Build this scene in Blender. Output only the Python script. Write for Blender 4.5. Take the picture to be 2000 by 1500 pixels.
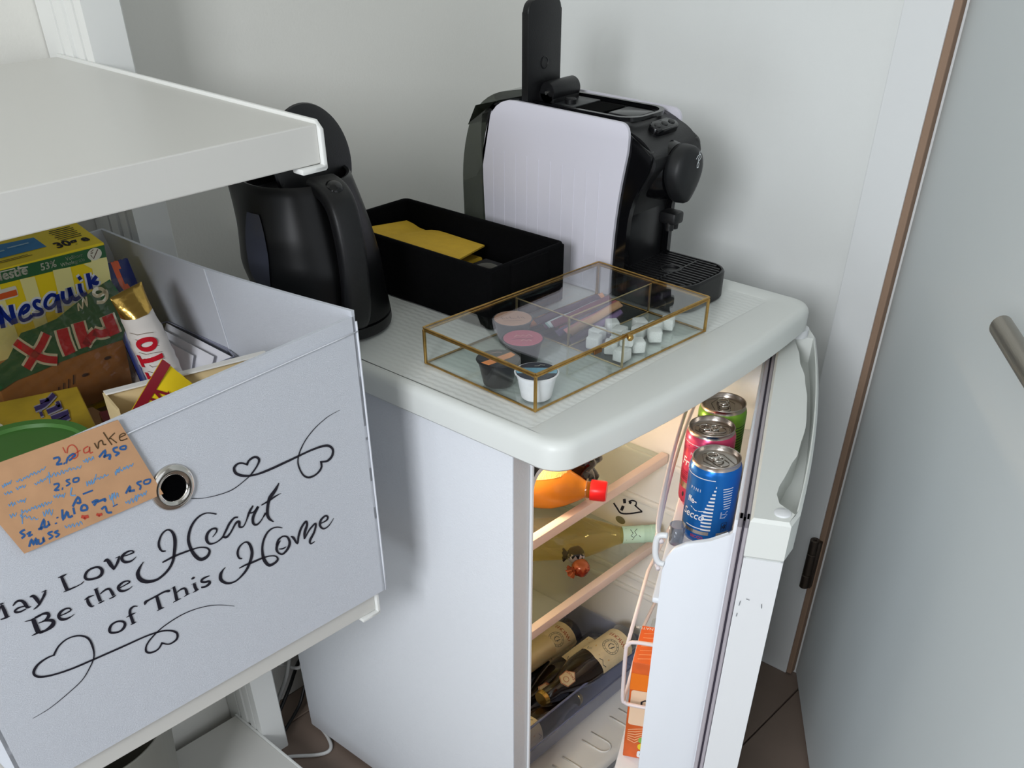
import bpy, bmesh, math, random
from mathutils import Vector, Matrix
random.seed(7)
PI = math.pi
for o in list(bpy.data.objects): bpy.data.objects.remove(o, do_unlink=True)
SC = bpy.context.scene
COL = SC.collection

# ------------------------------------------------------------------ camera
cam_d = bpy.data.cameras.new('camera'); cam = bpy.data.objects.new('camera', cam_d); COL.objects.link(cam)
cam_d.sensor_width = 36.0; cam_d.lens = 33.757; cam_d.shift_y = 0.2915; cam_d.clip_start = .02
R0 = Vector((0.66567334, -0.74623927, -0.00244082)); U0 = Vector((0.50030256, 0.44385698, 0.74343011)); F0 = Vector((0.55369337, 0.49610276, -0.66880918))
cam.matrix_world = Matrix(((R0.x, U0.x, -F0.x, -.758), (R0.y, U0.y, -F0.y, -.677), (R0.z, U0.z, -F0.z, 1.365), (0, 0, 0, 1)))
SC.camera = cam

# ------------------------------------------------------------------ light
W = bpy.data.worlds.new('world'); SC.world = W; W.use_nodes = True
W.node_tree.nodes['Background'].inputs[0].default_value = (.82, .90, 1.0, 1)
W.node_tree.nodes['Background'].inputs[1].default_value = .55
def area(name, loc, target, sx, sy, power, col):
    l = bpy.data.lights.new(name, 'AREA'); l.shape = 'RECTANGLE'; l.size = sx; l.size_y = sy; l.energy = power; l.color = col
    o = bpy.data.objects.new(name, l); COL.objects.link(o); o.location = loc
    o.rotation_euler = (Vector(target) - Vector(loc)).to_track_quat('-Z', 'Y').to_euler(); return o
area('window_daylight', (-2.52, -1.05, 1.92), (.3, -.1, .95), 0.7, .65, 98, (.93, .96, 1.0))
area('front_fill', (-1.0, -2.60, 1.35), (-.2, .3, .7), 1.9, 2.1, 20, (.92, .96, 1.0))  # fill lamp added behind the camera to brighten front-facing surfaces
area('low_daylight', (-2.52, -.50, .62), (.3, .2, .5), 1.1, .8, 22, (.84, .92, 1.0))
SC.view_settings.view_transform = 'Standard'; SC.view_settings.look = 'None'; SC.view_settings.gamma = 1.0
SC.view_settings.use_curve_mapping = False; SC.view_settings.exposure = -0.95

# ------------------------------------------------------------------ helpers
def lin(c):
    return tuple((x/255/12.92 if x/255 <= .04045 else ((x/255+.055)/1.055)**2.4) for x in c)
MATS = {}
def mat(name, rgb, rough=.5, metal=0., bump=0., bscale=200., spec=None, noise=0., nscale=8., coat=0., trans=0., ior=1.45, emit=None, estr=0., aniso=None, sss=0.):
    if name in MATS: return MATS[name]
    m = bpy.data.materials.new(name); m.use_nodes = True; nt = m.node_tree; b = nt.nodes['Principled BSDF']
    c = lin(rgb); b.inputs['Base Color'].default_value = (*c, 1); b.inputs['Roughness'].default_value = rough; b.inputs['Metallic'].default_value = metal
    b.inputs['IOR'].default_value = ior
    if spec is not None: b.inputs['Specular IOR Level'].default_value = spec
    if coat: b.inputs['Coat Weight'].default_value = coat
    if trans: b.inputs['Transmission Weight'].default_value = trans
    if sss: b.inputs['Subsurface Weight'].default_value = sss; b.inputs['Subsurface Radius'].default_value = (.01, .01, .01)
    if emit: b.inputs['Emission Color'].default_value = (*lin(emit), 1); b.inputs['Emission Strength'].default_value = estr
    tc = nt.nodes.new('ShaderNodeTexCoord')
    if noise:
        n = nt.nodes.new('ShaderNodeTexNoise'); n.inputs['Scale'].default_value = nscale; n.inputs['Detail'].default_value = 6
        nt.links.new(tc.outputs['Object'], n.inputs['Vector'])
        r = nt.nodes.new('ShaderNodeValToRGB'); r.color_ramp.elements[0].position = .3; r.color_ramp.elements[1].position = .7
        r.color_ramp.elements[0].color = (*[x*(1-noise) for x in c], 1); r.color_ramp.elements[1].color = (*[min(1, x*(1+noise)) for x in c], 1)
        nt.links.new(n.outputs['Fac'], r.inputs['Fac']); nt.links.new(r.outputs['Color'], b.inputs['Base Color'])
    if bump:
        n2 = nt.nodes.new('ShaderNodeTexNoise'); n2.inputs['Scale'].default_value = bscale; n2.inputs['Detail'].default_value = 3
        if aniso:
            mp = nt.nodes.new('ShaderNodeMapping'); mp.inputs['Scale'].default_value = aniso
            nt.links.new(tc.outputs['Object'], mp.inputs['Vector']); nt.links.new(mp.outputs['Vector'], n2.inputs['Vector'])
        else: nt.links.new(tc.outputs['Object'], n2.inputs['Vector'])
        bp = nt.nodes.new('ShaderNodeBump'); bp.inputs['Strength'].default_value = bump; bp.inputs['Distance'].default_value = .001
        nt.links.new(n2.outputs['Fac'], bp.inputs['Height']); nt.links.new(bp.outputs['Normal'], b.inputs['Normal'])
    MATS[name] = m; return m
def pane(name, tint, rough=.02, dens=0., fres=1.5, gl=1.):
    """thin see-through sheet: transparent body with a reflection by angle"""
    if name in MATS: return MATS[name]
    m = bpy.data.materials.new(name); m.use_nodes = True; nt = m.node_tree; nt.nodes.clear()
    out = nt.nodes.new('ShaderNodeOutputMaterial'); mx = nt.nodes.new('ShaderNodeMixShader'); tr = nt.nodes.new('ShaderNodeBsdfTransparent')
    tr.inputs[0].default_value = (*lin(tint), 1); g = nt.nodes.new('ShaderNodeBsdfGlossy'); g.inputs['Roughness'].default_value = rough
    g.inputs['Color'].default_value = (gl, gl, gl, 1)
    lw_ = nt.nodes.new('ShaderNodeLayerWeight'); lw_.inputs['Blend'].default_value = .5
    pw = nt.nodes.new('ShaderNodeMath'); pw.operation = 'POWER'; pw.inputs[1].default_value = 5; ma = nt.nodes.new('ShaderNodeMath'); ma.operation = 'MULTIPLY_ADD'
    f0 = ((fres-1)/(fres+1))**2; ma.inputs[1].default_value = 1-f0; ma.inputs[2].default_value = f0
    nt.links.new(lw_.outputs['Facing'], pw.inputs[0]); nt.links.new(pw.outputs[0], ma.inputs[0])
    nt.links.new(ma.outputs[0], mx.inputs[0]); nt.links.new(tr.outputs[0], mx.inputs[1]); nt.links.new(g.outputs[0], mx.inputs[2])
    last = mx
    if dens:
        m2 = nt.nodes.new('ShaderNodeMixShader'); d = nt.nodes.new('ShaderNodeBsdfDiffuse'); d.inputs[0].default_value = (*lin(tint), 1)
        m2.inputs[0].default_value = dens; nt.links.new(mx.outputs[0], m2.inputs[1]); nt.links.new(d.outputs[0], m2.inputs[2]); last = m2
    nt.links.new(last.outputs[0], out.inputs[0]); MATS[name] = m; return m

def base_of(p):
    v = Vector((0, 0, 0))
    while p: v += p.location; p = p.parent
    return v
def obj(name, bm, m, parent=None, smooth=False, label=None, autos=None):
    me = bpy.data.meshes.new(name)
    bmesh.ops.recalc_face_normals(bm, faces=bm.faces)
    if parent:
        off = base_of(parent); bmesh.ops.translate(bm, verts=bm.verts, vec=-off)
    bm.to_mesh(me); bm.free()
    if isinstance(m, (list, tuple)):
        for x in m: me.materials.append(x)
    else: me.materials.append(m)
    if smooth or autos:
        for p in me.polygons: p.use_smooth = True
        if autos: me.set_sharp_from_angle(angle=math.radians(autos))
    o = bpy.data.objects.new(name, me); COL.objects.link(o)
    if parent: o.parent = parent
    if label: o['label'] = label
    return o
def tag(o, label, cat, group=None):
    o['label'] = label; o['category'] = cat
    if group: o['group'] = group
    # put the origin of a one-mesh thing at its base
    if o.type == 'MESH' and o.location.length == 0 and not o.children:
        vs = [v.co for v in o.data.vertices]; c = Vector((sum(v.x for v in vs)/len(vs), sum(v.y for v in vs)/len(vs), min(v.z for v in vs)))
        o.data.transform(Matrix.Translation(-c)); o.location = c
    return o
def thing(name, label, cat, loc, group=None):
    o = bpy.data.objects.new(name, None); o.empty_display_size = .05; COL.objects.link(o); o.location = loc
    o['label'] = label; o['category'] = cat
    if group: o['group'] = group
    return o
def struct(name, bm, m, **k):
    o = obj(name, bm, m, **k); o['kind'] = 'structure'; return o
def BM(): return bmesh.new()
def xf(M, p): return M @ Vector(p) if M else Vector(p)
def box(bm, a, b, M=None, bev=0, seg=2):
    x0, y0, z0 = a; x1, y1, z1 = b
    vs = [bm.verts.new(xf(M, p)) for p in ((x0,y0,z0),(x1,y0,z0),(x1,y1,z0),(x0,y1,z0),(x0,y0,z1),(x1,y0,z1),(x1,y1,z1),(x0,y1,z1))]
    fs = [bm.faces.new([vs[i] for i in q]) for q in ((0,3,2,1),(4,5,6,7),(0,1,5,4),(1,2,6,5),(2,3,7,6),(3,0,4,7))]
    if bev:
        es = list({e for f in fs for e in f.edges}); bmesh.ops.bevel(bm, geom=es, offset=bev, segments=seg, affect='EDGES', profile=.5, clamp_overlap=True)
def tube(bm, pts, r, n=10, M=None, closed=False, caps=True):
    P = [xf(M, p) for p in pts]; N = len(P); rings = []; up = None
    rr = r if isinstance(r, (list, tuple)) else [r]*N
    for i in range(N):
        if closed: t = P[(i+1) % N]-P[(i-1) % N]
        else: t = P[min(i+1, N-1)]-P[max(i-1, 0)]
        t.normalize()
        if up is None:
            up = Vector((0, 0, 1)) if abs(t.z) < .9 else Vector((1, 0, 0))
        s = t.cross(up).normalized(); up = s.cross(t).normalized()
        rings.append([bm.verts.new(P[i] + rr[i]*(math.cos(2*PI*k/n)*s + math.sin(2*PI*k/n)*up)) for k in range(n)])
    for i in range(N if closed else N-1):
        a, b = rings[i], rings[(i+1) % N]
        for k in range(n): bm.faces.new((a[k], a[(k+1) % n], b[(k+1) % n], b[k]))
    if caps and not closed: bm.faces.new(rings[0][::-1]); bm.faces.new(rings[-1])
def smoothpts(pts, k=6, closed=False):
    P = [Vector(p) for p in pts]; N = len(P); out = []
    for i in range(N if closed else N-1):
        if closed: a, b, c, d = P[(i-1) % N], P[i], P[(i+1) % N], P[(i+2) % N]
        else: a, b, c, d = P[max(i-1, 0)], P[i], P[i+1], P[min(i+2, N-1)]
        for j in range(k):
            t = j/k; out.append(.5*((2*b)+(-a+c)*t+(2*a-5*b+4*c-d)*t*t+(-a+3*b-3*c+d)*t**3))
    if not closed: out.append(P[-1])
    return out
def lathe(bm, prof, n=32, M=None, caps=True):
    """prof: (radius, height) about local z"""
    rings = []
    for r, z in prof:
        if r < 1e-6: rings.append([bm.verts.new(xf(M, (0, 0, z)))])
        else: rings.append([bm.verts.new(xf(M, (r*math.cos(2*PI*k/n), r*math.sin(2*PI*k/n), z))) for k in range(n)])
    for a, b in zip(rings, rings[1:]):
        for k in range(n):
            k2 = (k+1) % n
            if len(a) == 1 and len(b) == 1: continue
            if len(a) == 1: bm.faces.new((a[0], b[k], b[k2]))
            elif len(b) == 1: bm.faces.new((a[k], a[k2], b[0]))
            else: bm.faces.new((a[k], a[k2], b[k2], b[k]))
    if caps:
        if len(rings[0]) > 1: bm.faces.new(rings[0][::-1])
        if len(rings[-1]) > 1: bm.faces.new(rings[-1])
def prism(bm, poly, h0, h1, M=None, bev=0):
    """poly in local xy, extruded along local z"""
    a = [bm.verts.new(xf(M, (x, y, h0))) for x, y in poly]; b = [bm.verts.new(xf(M, (x, y, h1))) for x, y in poly]
    n = len(poly); f0 = bm.faces.new(a[::-1]); f1 = bm.faces.new(b)
    for k in range(n): bm.faces.new((a[k], a[(k+1) % n], b[(k+1) % n], b[k]))
    if bev:
        bmesh.ops.bevel(bm, geom=list(f0.edges)+list(f1.edges), offset=bev, segments=2, affect='EDGES', profile=.5, clamp_overlap=True)
def rrect(x0, y0, x1, y1, r, k=5):
    rs = r if isinstance(r, (list, tuple)) else [r]*4
    out = []
    for (cx, cy, a0), q in zip(((x1, y0, -90), (x1, y1, 0), (x0, y1, 90), (x0, y0, 180)), rs):
        sx = -1 if cx == x1 else 1; sy = -1 if cy == y1 else 1
        if q <= 0: out.append((cx, cy)); continue
        for j in range(k+1):
            a = math.radians(a0+90*j/k); out.append((cx+sx*q+q*math.cos(a), cy+sy*q+q*math.sin(a)))
    return out
def rot_basis(o, x, y, z):
    x, y, z = Vector(x).normalized(), Vector(y).normalized(), Vector(z).normalized()
    return Matrix(((x.x, y.x, z.x, o[0]), (x.y, y.y, z.y, o[1]), (x.z, y.z, z.z, o[2]), (0, 0, 0, 1)))
def axis(o, d, up=(0, 0, 1)):
    """matrix with local z along d"""
    z = Vector(d).normalized(); u = Vector(up)
    if abs(z.dot(u)) > .98: u = Vector((0, 1, 0))
    x = u.cross(z).normalized(); y = z.cross(x); return rot_basis(o, x, y, z)
# three frames of the place: shelving (S) and the open fridge door (D)
DS = -.031
MS = rot_basis((-.122, .13, 0), (math.cos(DS), math.sin(DS), 0), (-math.sin(DS), math.cos(DS), 0), (0, 0, 1))
DA = math.radians(26.7)
MD = rot_basis((.081, -.274, 0), (math.cos(DA), math.sin(DA), 0), (-math.sin(DA), math.cos(DA), 0), (0, 0, 1))
# prints: flat ink laid on a face
def flat(o, u, v, lift=.0004):
    o = Vector(o); u = Vector(u).normalized(); v = Vector(v).normalized(); n = u.cross(v)
    return lambda a, b, h=0: o+u*a+v*b+n*(lift+h)
def cyl(M, r, th0, lift=.0003):
    """wrap on a cylinder about local z of M; a = arc length, b = height"""
    return lambda a, b, h=0: M @ Vector(((r+lift+h)*math.cos(th0+a/r), (r+lift+h)*math.sin(th0+a/r), b))
def ink(bm, codes, f, h=0):
    for s in codes:
        v = list(map(int, s.split())); x = y = 0; pts = []
        for i in range(0, len(v), 2):
            x += v[i]; y += v[i+1]; pts.append(bm.verts.new(f(x/1e4, y/1e4, h)))
        for i in range(0, len(pts)-2, 2):
            try: bm.faces.new((pts[i], pts[i+1], pts[i+3], pts[i+2]))
            except ValueError: pass
def poly(bm, pts, f, h=0):
    bm.faces.new([bm.verts.new(f(a, b, h)) for a, b in pts])
def patch(bm, a0, b0, a1, b1, f, h=0, n=1):
    for i in range(n):
        x0 = a0+(a1-a0)*i/n; x1 = a0+(a1-a0)*(i+1)/n
        poly(bm, ((x0, b0), (x1, b0), (x1, b1), (x0, b1)), f, h)
def line(bm, pts, w, f, h=0, closed=False):
    n = len(pts)
    L = []
    for i, (x, y) in enumerate(pts):
        a = pts[i-1] if (closed or i) else pts[i]; b = pts[(i+1) % n] if (closed or i < n-1) else pts[i]
        tx, ty = b[0]-a[0], b[1]-a[1]; d = math.hypot(tx, ty) or 1; nx, ny = -ty/d*w/2, tx/d*w/2
        L.append((bm.verts.new(f(x+nx, y+ny, h)), bm.verts.new(f(x-nx, y-ny, h))))
    for i in range(n if closed else n-1):
        a, b = L[i], L[(i+1) % n]; bm.faces.new((a[0], a[1], b[1], b[0]))
def oval(cx, cy, rx, ry, n=20): return [(cx+rx*math.cos(2*PI*k/n), cy+ry*math.sin(2*PI*k/n)) for k in range(n)]
_tx = {}
def text(bm, s, f, x, y, size, rot=0, align='LEFT', bold=0., shear=0., sx=1., h=0):
    key = (s, align, bold, shear)
    if key not in _tx:
        c = bpy.data.curves.new('t', 'FONT'); c.body = s; c.align_x = align; c.offset = bold; c.shear = shear; c.resolution_u = 2; c.fill_mode = 'FRONT'
        o = bpy.data.objects.new('t', c); COL.objects.link(o); bpy.context.view_layer.update()
        me = bpy.data.meshes.new_from_object(o.evaluated_get(bpy.context.evaluated_depsgraph_get()))
        _tx[key] = ([tuple(v.co) for v in me.vertices], [tuple(p.vertices) for p in me.polygons])
        bpy.data.objects.remove(o); bpy.data.curves.remove(c); bpy.data.meshes.remove(me)
    V, Fc = _tx[key]; ca, sa = math.cos(rot), math.sin(rot)
    vs = []
    for q in V:
        a, b = q[0]*size*sx, q[1]*size; vs.append(bm.verts.new(f(x+a*ca-b*sa, y+a*sa+b*ca, h)))
    for p in Fc:
        try: bm.faces.new([vs[i] for i in p])
        except ValueError: pass
def print_obj(name, bm, m, parent, label=None):
    # ink keeps the winding it was laid with
    me = bpy.data.meshes.new(name); off = base_of(parent) if parent else Vector((0, 0, 0))
    bmesh.ops.translate(bm, verts=bm.verts, vec=-off); bm.to_mesh(me); bm.free(); me.materials.append(m)
    o = bpy.data.objects.new(name, me); COL.objects.link(o); o.parent = parent
    if label: o['label'] = label
    return o
INK = {'B': ['-4281 8362 26 0 -27 -12 28 0 -28 -17 29 0 -30 -19 31 0 -32 -18 33 -1 -33 -16 33 -2 -34 -17 33 -2 -34 -14 33 -3 -33 -9 33 -3',
'-4328 8225 1 10 6 -12 1 12 10 -15 1 15 11 -18 1 18 10 -20 1 20 11 -20 1 18 12 -17 0 14 11 -12 0 9 7 -8 0 6',
'-4278 8366 1 20 31 -17 0 9',
'-4273 8369 8 -13 -16 6 8 -13 -19 3 8 -13 -21 1 9 -12 -21 -2 10 -11 -21 -6 9 -9 -20 -11 7 -6 -17 -12 6 -5 -13 -8 5 -4',
'-4344 8258 -19 -3 19 15 -22 -3 21 21 -24 -4 24 24 -27 -5 25 23 -28 -7 25 22 -28 -8 25 23 -27 -9 24 20 -26 -8 23 17 -24 -9',
'-4370 8370 10 -3 -13 -12 10 -3 -13 -19 10 -2 -14 -22 10 -2 -13 -18 11 -2 -12 -16 10 -2 -12 -16 11 -1 -11 -13 10 -1 -11 -9 10 -1',
'-4182 8302 -4 9 12 -5 -6 11 16 -5 -7 13 17 -8 -6 17 16 -14 -5 20 13 -20 -1 22 10 -22 1 22 7 -25 4 23 2 -26 9 21 -4 -27 14 21 -9 -28 18 19 -15 -28 23 18 -20 -26 27 13 -26 -22 31 8 -30 -20 33 5 -32 -19 33 6 -30 -20 31 13 -25 -24 26 21 -18 -27 17 22 -10 -25 11 21 -4 -23 6 18 1 -18 2 15 4 -13 0 11 5 -9 0 8 4 -7 -1 6',
'-4086 8257 -2 -13 -9 16 -2 -13 -13 18 -3 -15 -15 19 -1 -16 -14 19 0 -18 -14 17 3 -19 -16 16 5 -19 -16 15 7 -19 -15 14 10 -17 -16 8 16 -8 -16 -5 17 8 -13 -16 14 15 -8 -22 10 19 -3 -23 8 19 2 -24 5 20 5 -23 4 19 9 -21 1 18 14 -18 0 17 18 -15 -1 15 17 -13 -1 13 13 -11 -1 11',
'-4019 8313 0 8 6 -10 0 12 8 -16 1 20 5 -24 7 26 -5 -30 18 24 -16 -31 26 18 -23 -30 31 15 -28 -28 33 12 -30 -25 34 9 -31 -21 33 5 -29 -19 28 2 -25 -15 24 1 -21 -10 20 1',
'-3869 8316 6 -5 -10 0 8 -7 -15 1 13 -11 -21 3 16 -15 -23 8 17 -20 -24 13 16 -22 -24 13 15 -22 -23 13 14 -21 -23 11 13 -19 -23 9 13 -19 -24 8 12 -18 -22 8 11 -19 -21 10 10 -18 -19 12 8 -19 -17 14 6 -18 -15 13 5 -17 -14 13 5 -16 -13 12 4 -14 -11 11 2 -12 -9 9 1 -10 -6 8 1 -8',
'-3906 8307 0 7 46 -9 -1 12',
'-3702 8370 28 -1 -29 -13 29 -1 -29 -21 31 -1 -31 -22 32 -1 -32 -21 34 0 -34 -20 35 0 -34 -19 35 -1 -35 -17 36 0 -35 -12 36 0',
'-3723 8377 0 5 7 -8 1 9 11 -13 0 14 13 -17 0 19 13 -21 -1 21 13 -20 -2 20 15 -16 -2 14 12 -10 -1 9 9 -6 -1 5',
'-3725 8211 0 5 10 -6 0 8 16 -11 -1 12 18 -14 0 16 19 -18 -1 19 20 -19 -1 18 21 -18 0 17 21 -16 -1 14 19 -13 -1 12 15 -11 -1 11 14 -10 -1 10 13 -9 -2 10 12 -9 -3 10 12 -6 -4 9 11 -5 -4 9 9 -5 -4 8 8 -5 -4 8',
'-3471 8261 -27 14 30 -6 -23 19 29 -8 -19 21 27 -11 -15 23 25 -15 -11 23 22 -17 -6 23 21 -19 -4 21 19 -20 -2 21 17 -21 -1 21 14 -23 2 21 12 -25 4 21 8 -27 7 21 2 -27 11 20 -6 -29 18 19 -14 -28 25 15 -23 -24 30 9 -30 -15 34 -2 -35 -4 33 -13 -35 5 29 -20 -33 12 25 -25 -29 18 19 -28 -25 23 13 -30 -21 25 8 -29 -18 26 5 -28 -16 26 2 -26 -14 26 -1 -25 -13 27 -2 -24 -13 27 -3 -23 -10 27 -4 -23 -8 28 -5 -24 -7 29 -7 -24 -2 30 -10 -24 4 29 -15 -21 12 26 -21 -16 20 20 -26 -7 26 10 -29 4 30 1 -27 14',
'-3270 8329 -2 8 10 -10 -3 14 14 -17 -4 24 12 -28 2 33 -3 -35 22 28 -22 -33 34 14 -32 -27 39 8 -35 -26 39 7 -35 -25 38 9 -32 -25 35 9 -28 -25 31 8 -25 -21 26 6 -22 -16 24 6',
'-3110 8319 6 -5 -11 1 9 -8 -16 2 14 -12 -22 5 18 -16 -26 9 20 -20 -27 10 20 -21 -29 10 20 -21 -28 10 18 -21 -27 10 16 -20 -26 9 14 -20 -26 8 12 -18 -23 8 10 -16 -18 8 9 -14',
'-3151 8312 -1 6 50 -10 -1 12',
'-3081 8293 0 11 10 -13 1 11 15 -14 0 12 17 -16 0 13 17 -15 -1 14 18 -16 -1 15 19 -16 -1 16 17 -16 -1 16 13 -17 -2 18',
'-2951 8287 -17 -4 15 9 -17 -3 14 12 -15 -5 10 15 -11 -9 2 17 -6 -13 -4 18 -3 -14 -10 19 -2 -16 -12 19 0 -18 -13 19 2 -19 -16 19 4 -21 -18 20 7 -23 -21 20 10 -25 -22 21 14 -27 -25 20 18 -26 -28 18 22 -25 -31 14 28 -20 -33 6 31 -11 -31 -5 31 -1 -28 -16 30 8 -23 -23 25 15 -14 -29 17 23 -3 -33 10 27 5 -33 6 26 10 -30 3 24 12 -27 0 23 14 -22 -2 20 16 -17 -4 17 16 -13 -4 14 14 -10 -4 12 14 -7 -5 9 12 -4 -4 7 10 -2 -3 6 8 -2 -3 4',
'-4088 8081 41 -4 -42 -11 42 -5 -44 -18 43 -4 -44 -21 44 -4 -45 -19 45 -3 -46 -18 46 -3 -46 -19 46 -2 -45 -17 45 -2 -45 -11 45 -2',
'-4146 8099 1 4 10 -8 1 7 14 -13 2 10 15 -16 1 13 12 -17 2 15 8 -16 -1 16 7 -16 -1 17 7 -16 -1 17 11 -17 -1 17 16 -17 0 16 20 -15 0 14 19 -14 0 13 13 -13 0 12',
'-4048 8090 -1 11 16 -13 0 14 23 -15 0 16 24 -19 0 20 19 -24 1 24 11 -29 5 27 4 -32 9 29 -3 -35 15 29 -14 -31 24 21 -25 -21 31 6 -31 -7 31 -10 -32 6 28 -21 -30 17 20 -29 -25 23 13 -30 -23 22 9 -26 -21 18 5 -21 -17 16 2 -17 -16 15 1 -15 -17 15 0 -13 -14 14 -1 -11 -10 11 0 -10',
'-4000 8015 3 12 9 -17 2 14 14 -22 4 19 13 -28 6 24 7 -32 9 26 0 -34 13 28 -6 -36 18 29 -15 -34 26 23 -28 -22 35 3 -36 -1 35 -18 -37 15 30 -31 -35 25 24 -39 -31 33 18 -42 -28 36 11 -42 -26 35 7 -38 -24 31 5 -32 -22 27 3 -27 -21 25 2 -25 -21 23 0 -21 -18 21 0 -19 -12 19 0 -17',
'-4138 7924 0 5 8 -7 -1 8 12 -9 -1 12 14 -14 -1 16 15 -17 0 19 16 -21 1 20 19 -22 0 19 18 -20 0 18 12 -19 1 17',
'-3843 7987 0 10 12 -11 0 11 17 -13 0 12 19 -14 0 13 18 -14 -1 14 18 -13 -1 14 19 -13 -2 15 18 -13 -3 15 13 -14 -2 15',
'-3707 7995 -19 -2 17 7 -17 -2 16 10 -16 -3 12 14 -13 -8 6 18 -9 -14 -1 20 -5 -16 -7 22 -3 -18 -10 22 -2 -19 -11 21 0 -20 -14 20 3 -22 -17 21 5 -24 -19 21 8 -26 -20 21 11 -27 -22 21 15 -27 -25 18 19 -25 -28 15 24 -21 -30 8 29 -13 -31 -3 30 -1 -28 -14 29 7 -23 -23 25 17 -16 -30 18 25 -7 -34 13 28 1 -35 8 28 6 -32 5 26 10 -29 2 24 13 -24 -1 21 16 -19 -2 17 17 -14 -2 14 14 -11 -1 10 12 -7 -2 8 11 -4 -1 6 9 -3 -2 5 7 -3 -1 5',
'-3532 8052 9 -6 -13 0 13 -8 -20 0 18 -12 -25 1 25 -12 -30 -2 30 -8 -32 -7 33 -2 -32 -13 33 1 -31 -15 33 4 -30 -17 31 8 -26 -19 27 11 -21 -21 22 15 -15 -23 15 17 -6 -22 7 18 2 -20 0 17 8 -14 -2 12 8 -9 -1 8 6 -6 -1 6',
'-3567 8030 -1 7 10 -6 -3 10 15 -9 -3 14 16 -14 -3 19 16 -18 -2 21 16 -21 0 19 16 -19 0 15 15 -15 0 11 10 -11 0 7',
'-3445 8099 32 -4 -32 -8 32 -5 -33 -14 33 -5 -33 -17 32 -4 -32 -17 32 -3 -32 -19 33 -2 -32 -22 33 -2 -33 -19 34 -2 -33 -13 34 -2',
'-3453 8089 0 5 50 -4 -1 9',
'-3456 7925 -1 5 7 -6 -1 8 10 -10 -2 13 12 -14 -2 16 11 -16 -2 17 11 -16 -1 16 11 -15 -1 13 10 -11 -1 9 7 -7 -1 5',
'-3405 8014 -4 10 14 -8 -4 12 19 -7 -5 14 21 -11 -5 17 18 -15 -3 19 15 -19 -3 22 14 -23 -1 23 9 -25 4 24 1 -27 12 21 -10 -26 20 14 -18 -21 25 7 -24 -18 28 5 -26 -17 29 4 -28 -16 31 2 -29 -16 31 0 -30 -12 31 -1 -31 -9 32 0',
'-3340 7920 0 5 8 -7 0 9 12 -11 -1 12 14 -14 -2 16 14 -16 -3 18 13 -16 -4 16 14 -12 -4 13 11 -9 -2 9 8 -6 -2 7',
'-3214 7979 -2 11 13 -10 -1 11 18 -11 -1 12 20 -11 -2 12 19 -11 -2 13 19 -12 -2 14 20 -13 -2 15 18 -14 -3 16 14 -15 -3 16',
'-3081 7997 -17 -6 15 10 -16 -5 13 11 -14 -6 9 15 -10 -10 2 17 -6 -14 -4 19 -3 -15 -9 20 -2 -16 -11 20 -1 -18 -13 20 2 -20 -16 20 4 -22 -20 20 7 -24 -21 20 9 -25 -22 21 12 -26 -22 21 16 -26 -25 19 21 -25 -28 15 26 -19 -30 6 30 -8 -29 -7 30 3 -26 -18 27 10 -20 -25 23 17 -13 -29 16 23 -4 -31 10 26 4 -32 5 26 8 -29 3 24 11 -25 0 21 13 -22 -1 19 16 -17 -3 16 16 -14 -2 13 14 -10 -3 11 13 -7 -3 8 11 -4 -2 7 9 -3 -2 5 7 -2 -2 4',
'-3424 7584 -25 21 30 -11 -22 23 28 -13 -18 24 26 -14 -14 24 23 -16 -9 23 20 -18 -5 22 19 -20 -3 22 18 -21 -1 21 15 -23 1 21 12 -25 4 20 10 -27 6 20 6 -29 8 21 0 -29 13 20 -7 -27 17 16 -14 -24 22 12 -21 -17 26 2 -27 -6 28 -10 -30 4 26 -19 -30 11 22 -24 -29 15 19 -26 -26 19 16 -28 -24 22 12 -28 -22 22 9 -26 -20 22 6 -25 -17 22 3 -22 -15 23 0 -22 -14 25 -2 -22 -12 26 -3 -22 -9 28 -5 -24 -6 29 -6 -23 -4 30 -8 -24 2 30 -14 -22 11 27 -20 -15 19 18 -25 -4 26 9 -28 6 30 -1 -28 15 30 -8 -25 21',
'-3091 7698 -2 -7 -5 12 -3 -9 -6 16 -3 -11 -8 19 -3 -15 -9 20 0 -19 -13 20 4 -21 -16 19 7 -23 -20 20 11 -24 -22 18 16 -24 -25 14 21 -20 -28 9 25 -17 -30 5 27 -15 -31 1 29 -12 -31 -4 31 -7 -31 -9 31 -4 -31 -12 32 -3 -32 -12 33 -5 -33 -12 33 -5 -33 -13 33 -6 -33 -11 33 -6 -33 -6 33 -6',
'-3237 7630 -1 5 10 -6 -2 9 15 -10 -2 14 17 -16 -3 19 17 -19 -3 21 17 -20 -2 19 17 -18 -1 15 14 -13 0 9 10 -8 -1 6',
'-3221 7525 -1 5 7 -6 -1 9 10 -11 -2 14 12 -15 -3 18 12 -18 -3 19 11 -19 -1 18 10 -16 -1 13 9 -12 -1 9 6 -8 0 6',
'-3016 7666 -4 3 8 1 -9 6 15 -1 -16 11 22 -8 -21 21 26 -20 -19 31 22 -29 -11 34 17 -30 -7 30 17 -26 -5 24 19 -22 -4 22 22 -20 -3 20 26 -19 -3 20 27 -20 -3 21 27 -20 -3 21 27 -20 -4 21 28 -19 -4 21 27 -20 -4 21 23 -22 -2 22 17 -26 1 24 11 -30 3 27 8 -33 4 31 8 -35 -1 33 11 -31 -8 31 14 -27 -13 25 15 -20 -12 19 13 -16 -10 16',
'-2888 7707 32 -6 -33 -7 34 -7 -35 -13 35 -8 -37 -15 38 -8 -39 -13 39 -9 -40 -13 40 -9 -41 -15 42 -9 -43 -12 42 -10 -43 -5 43 -10',
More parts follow.
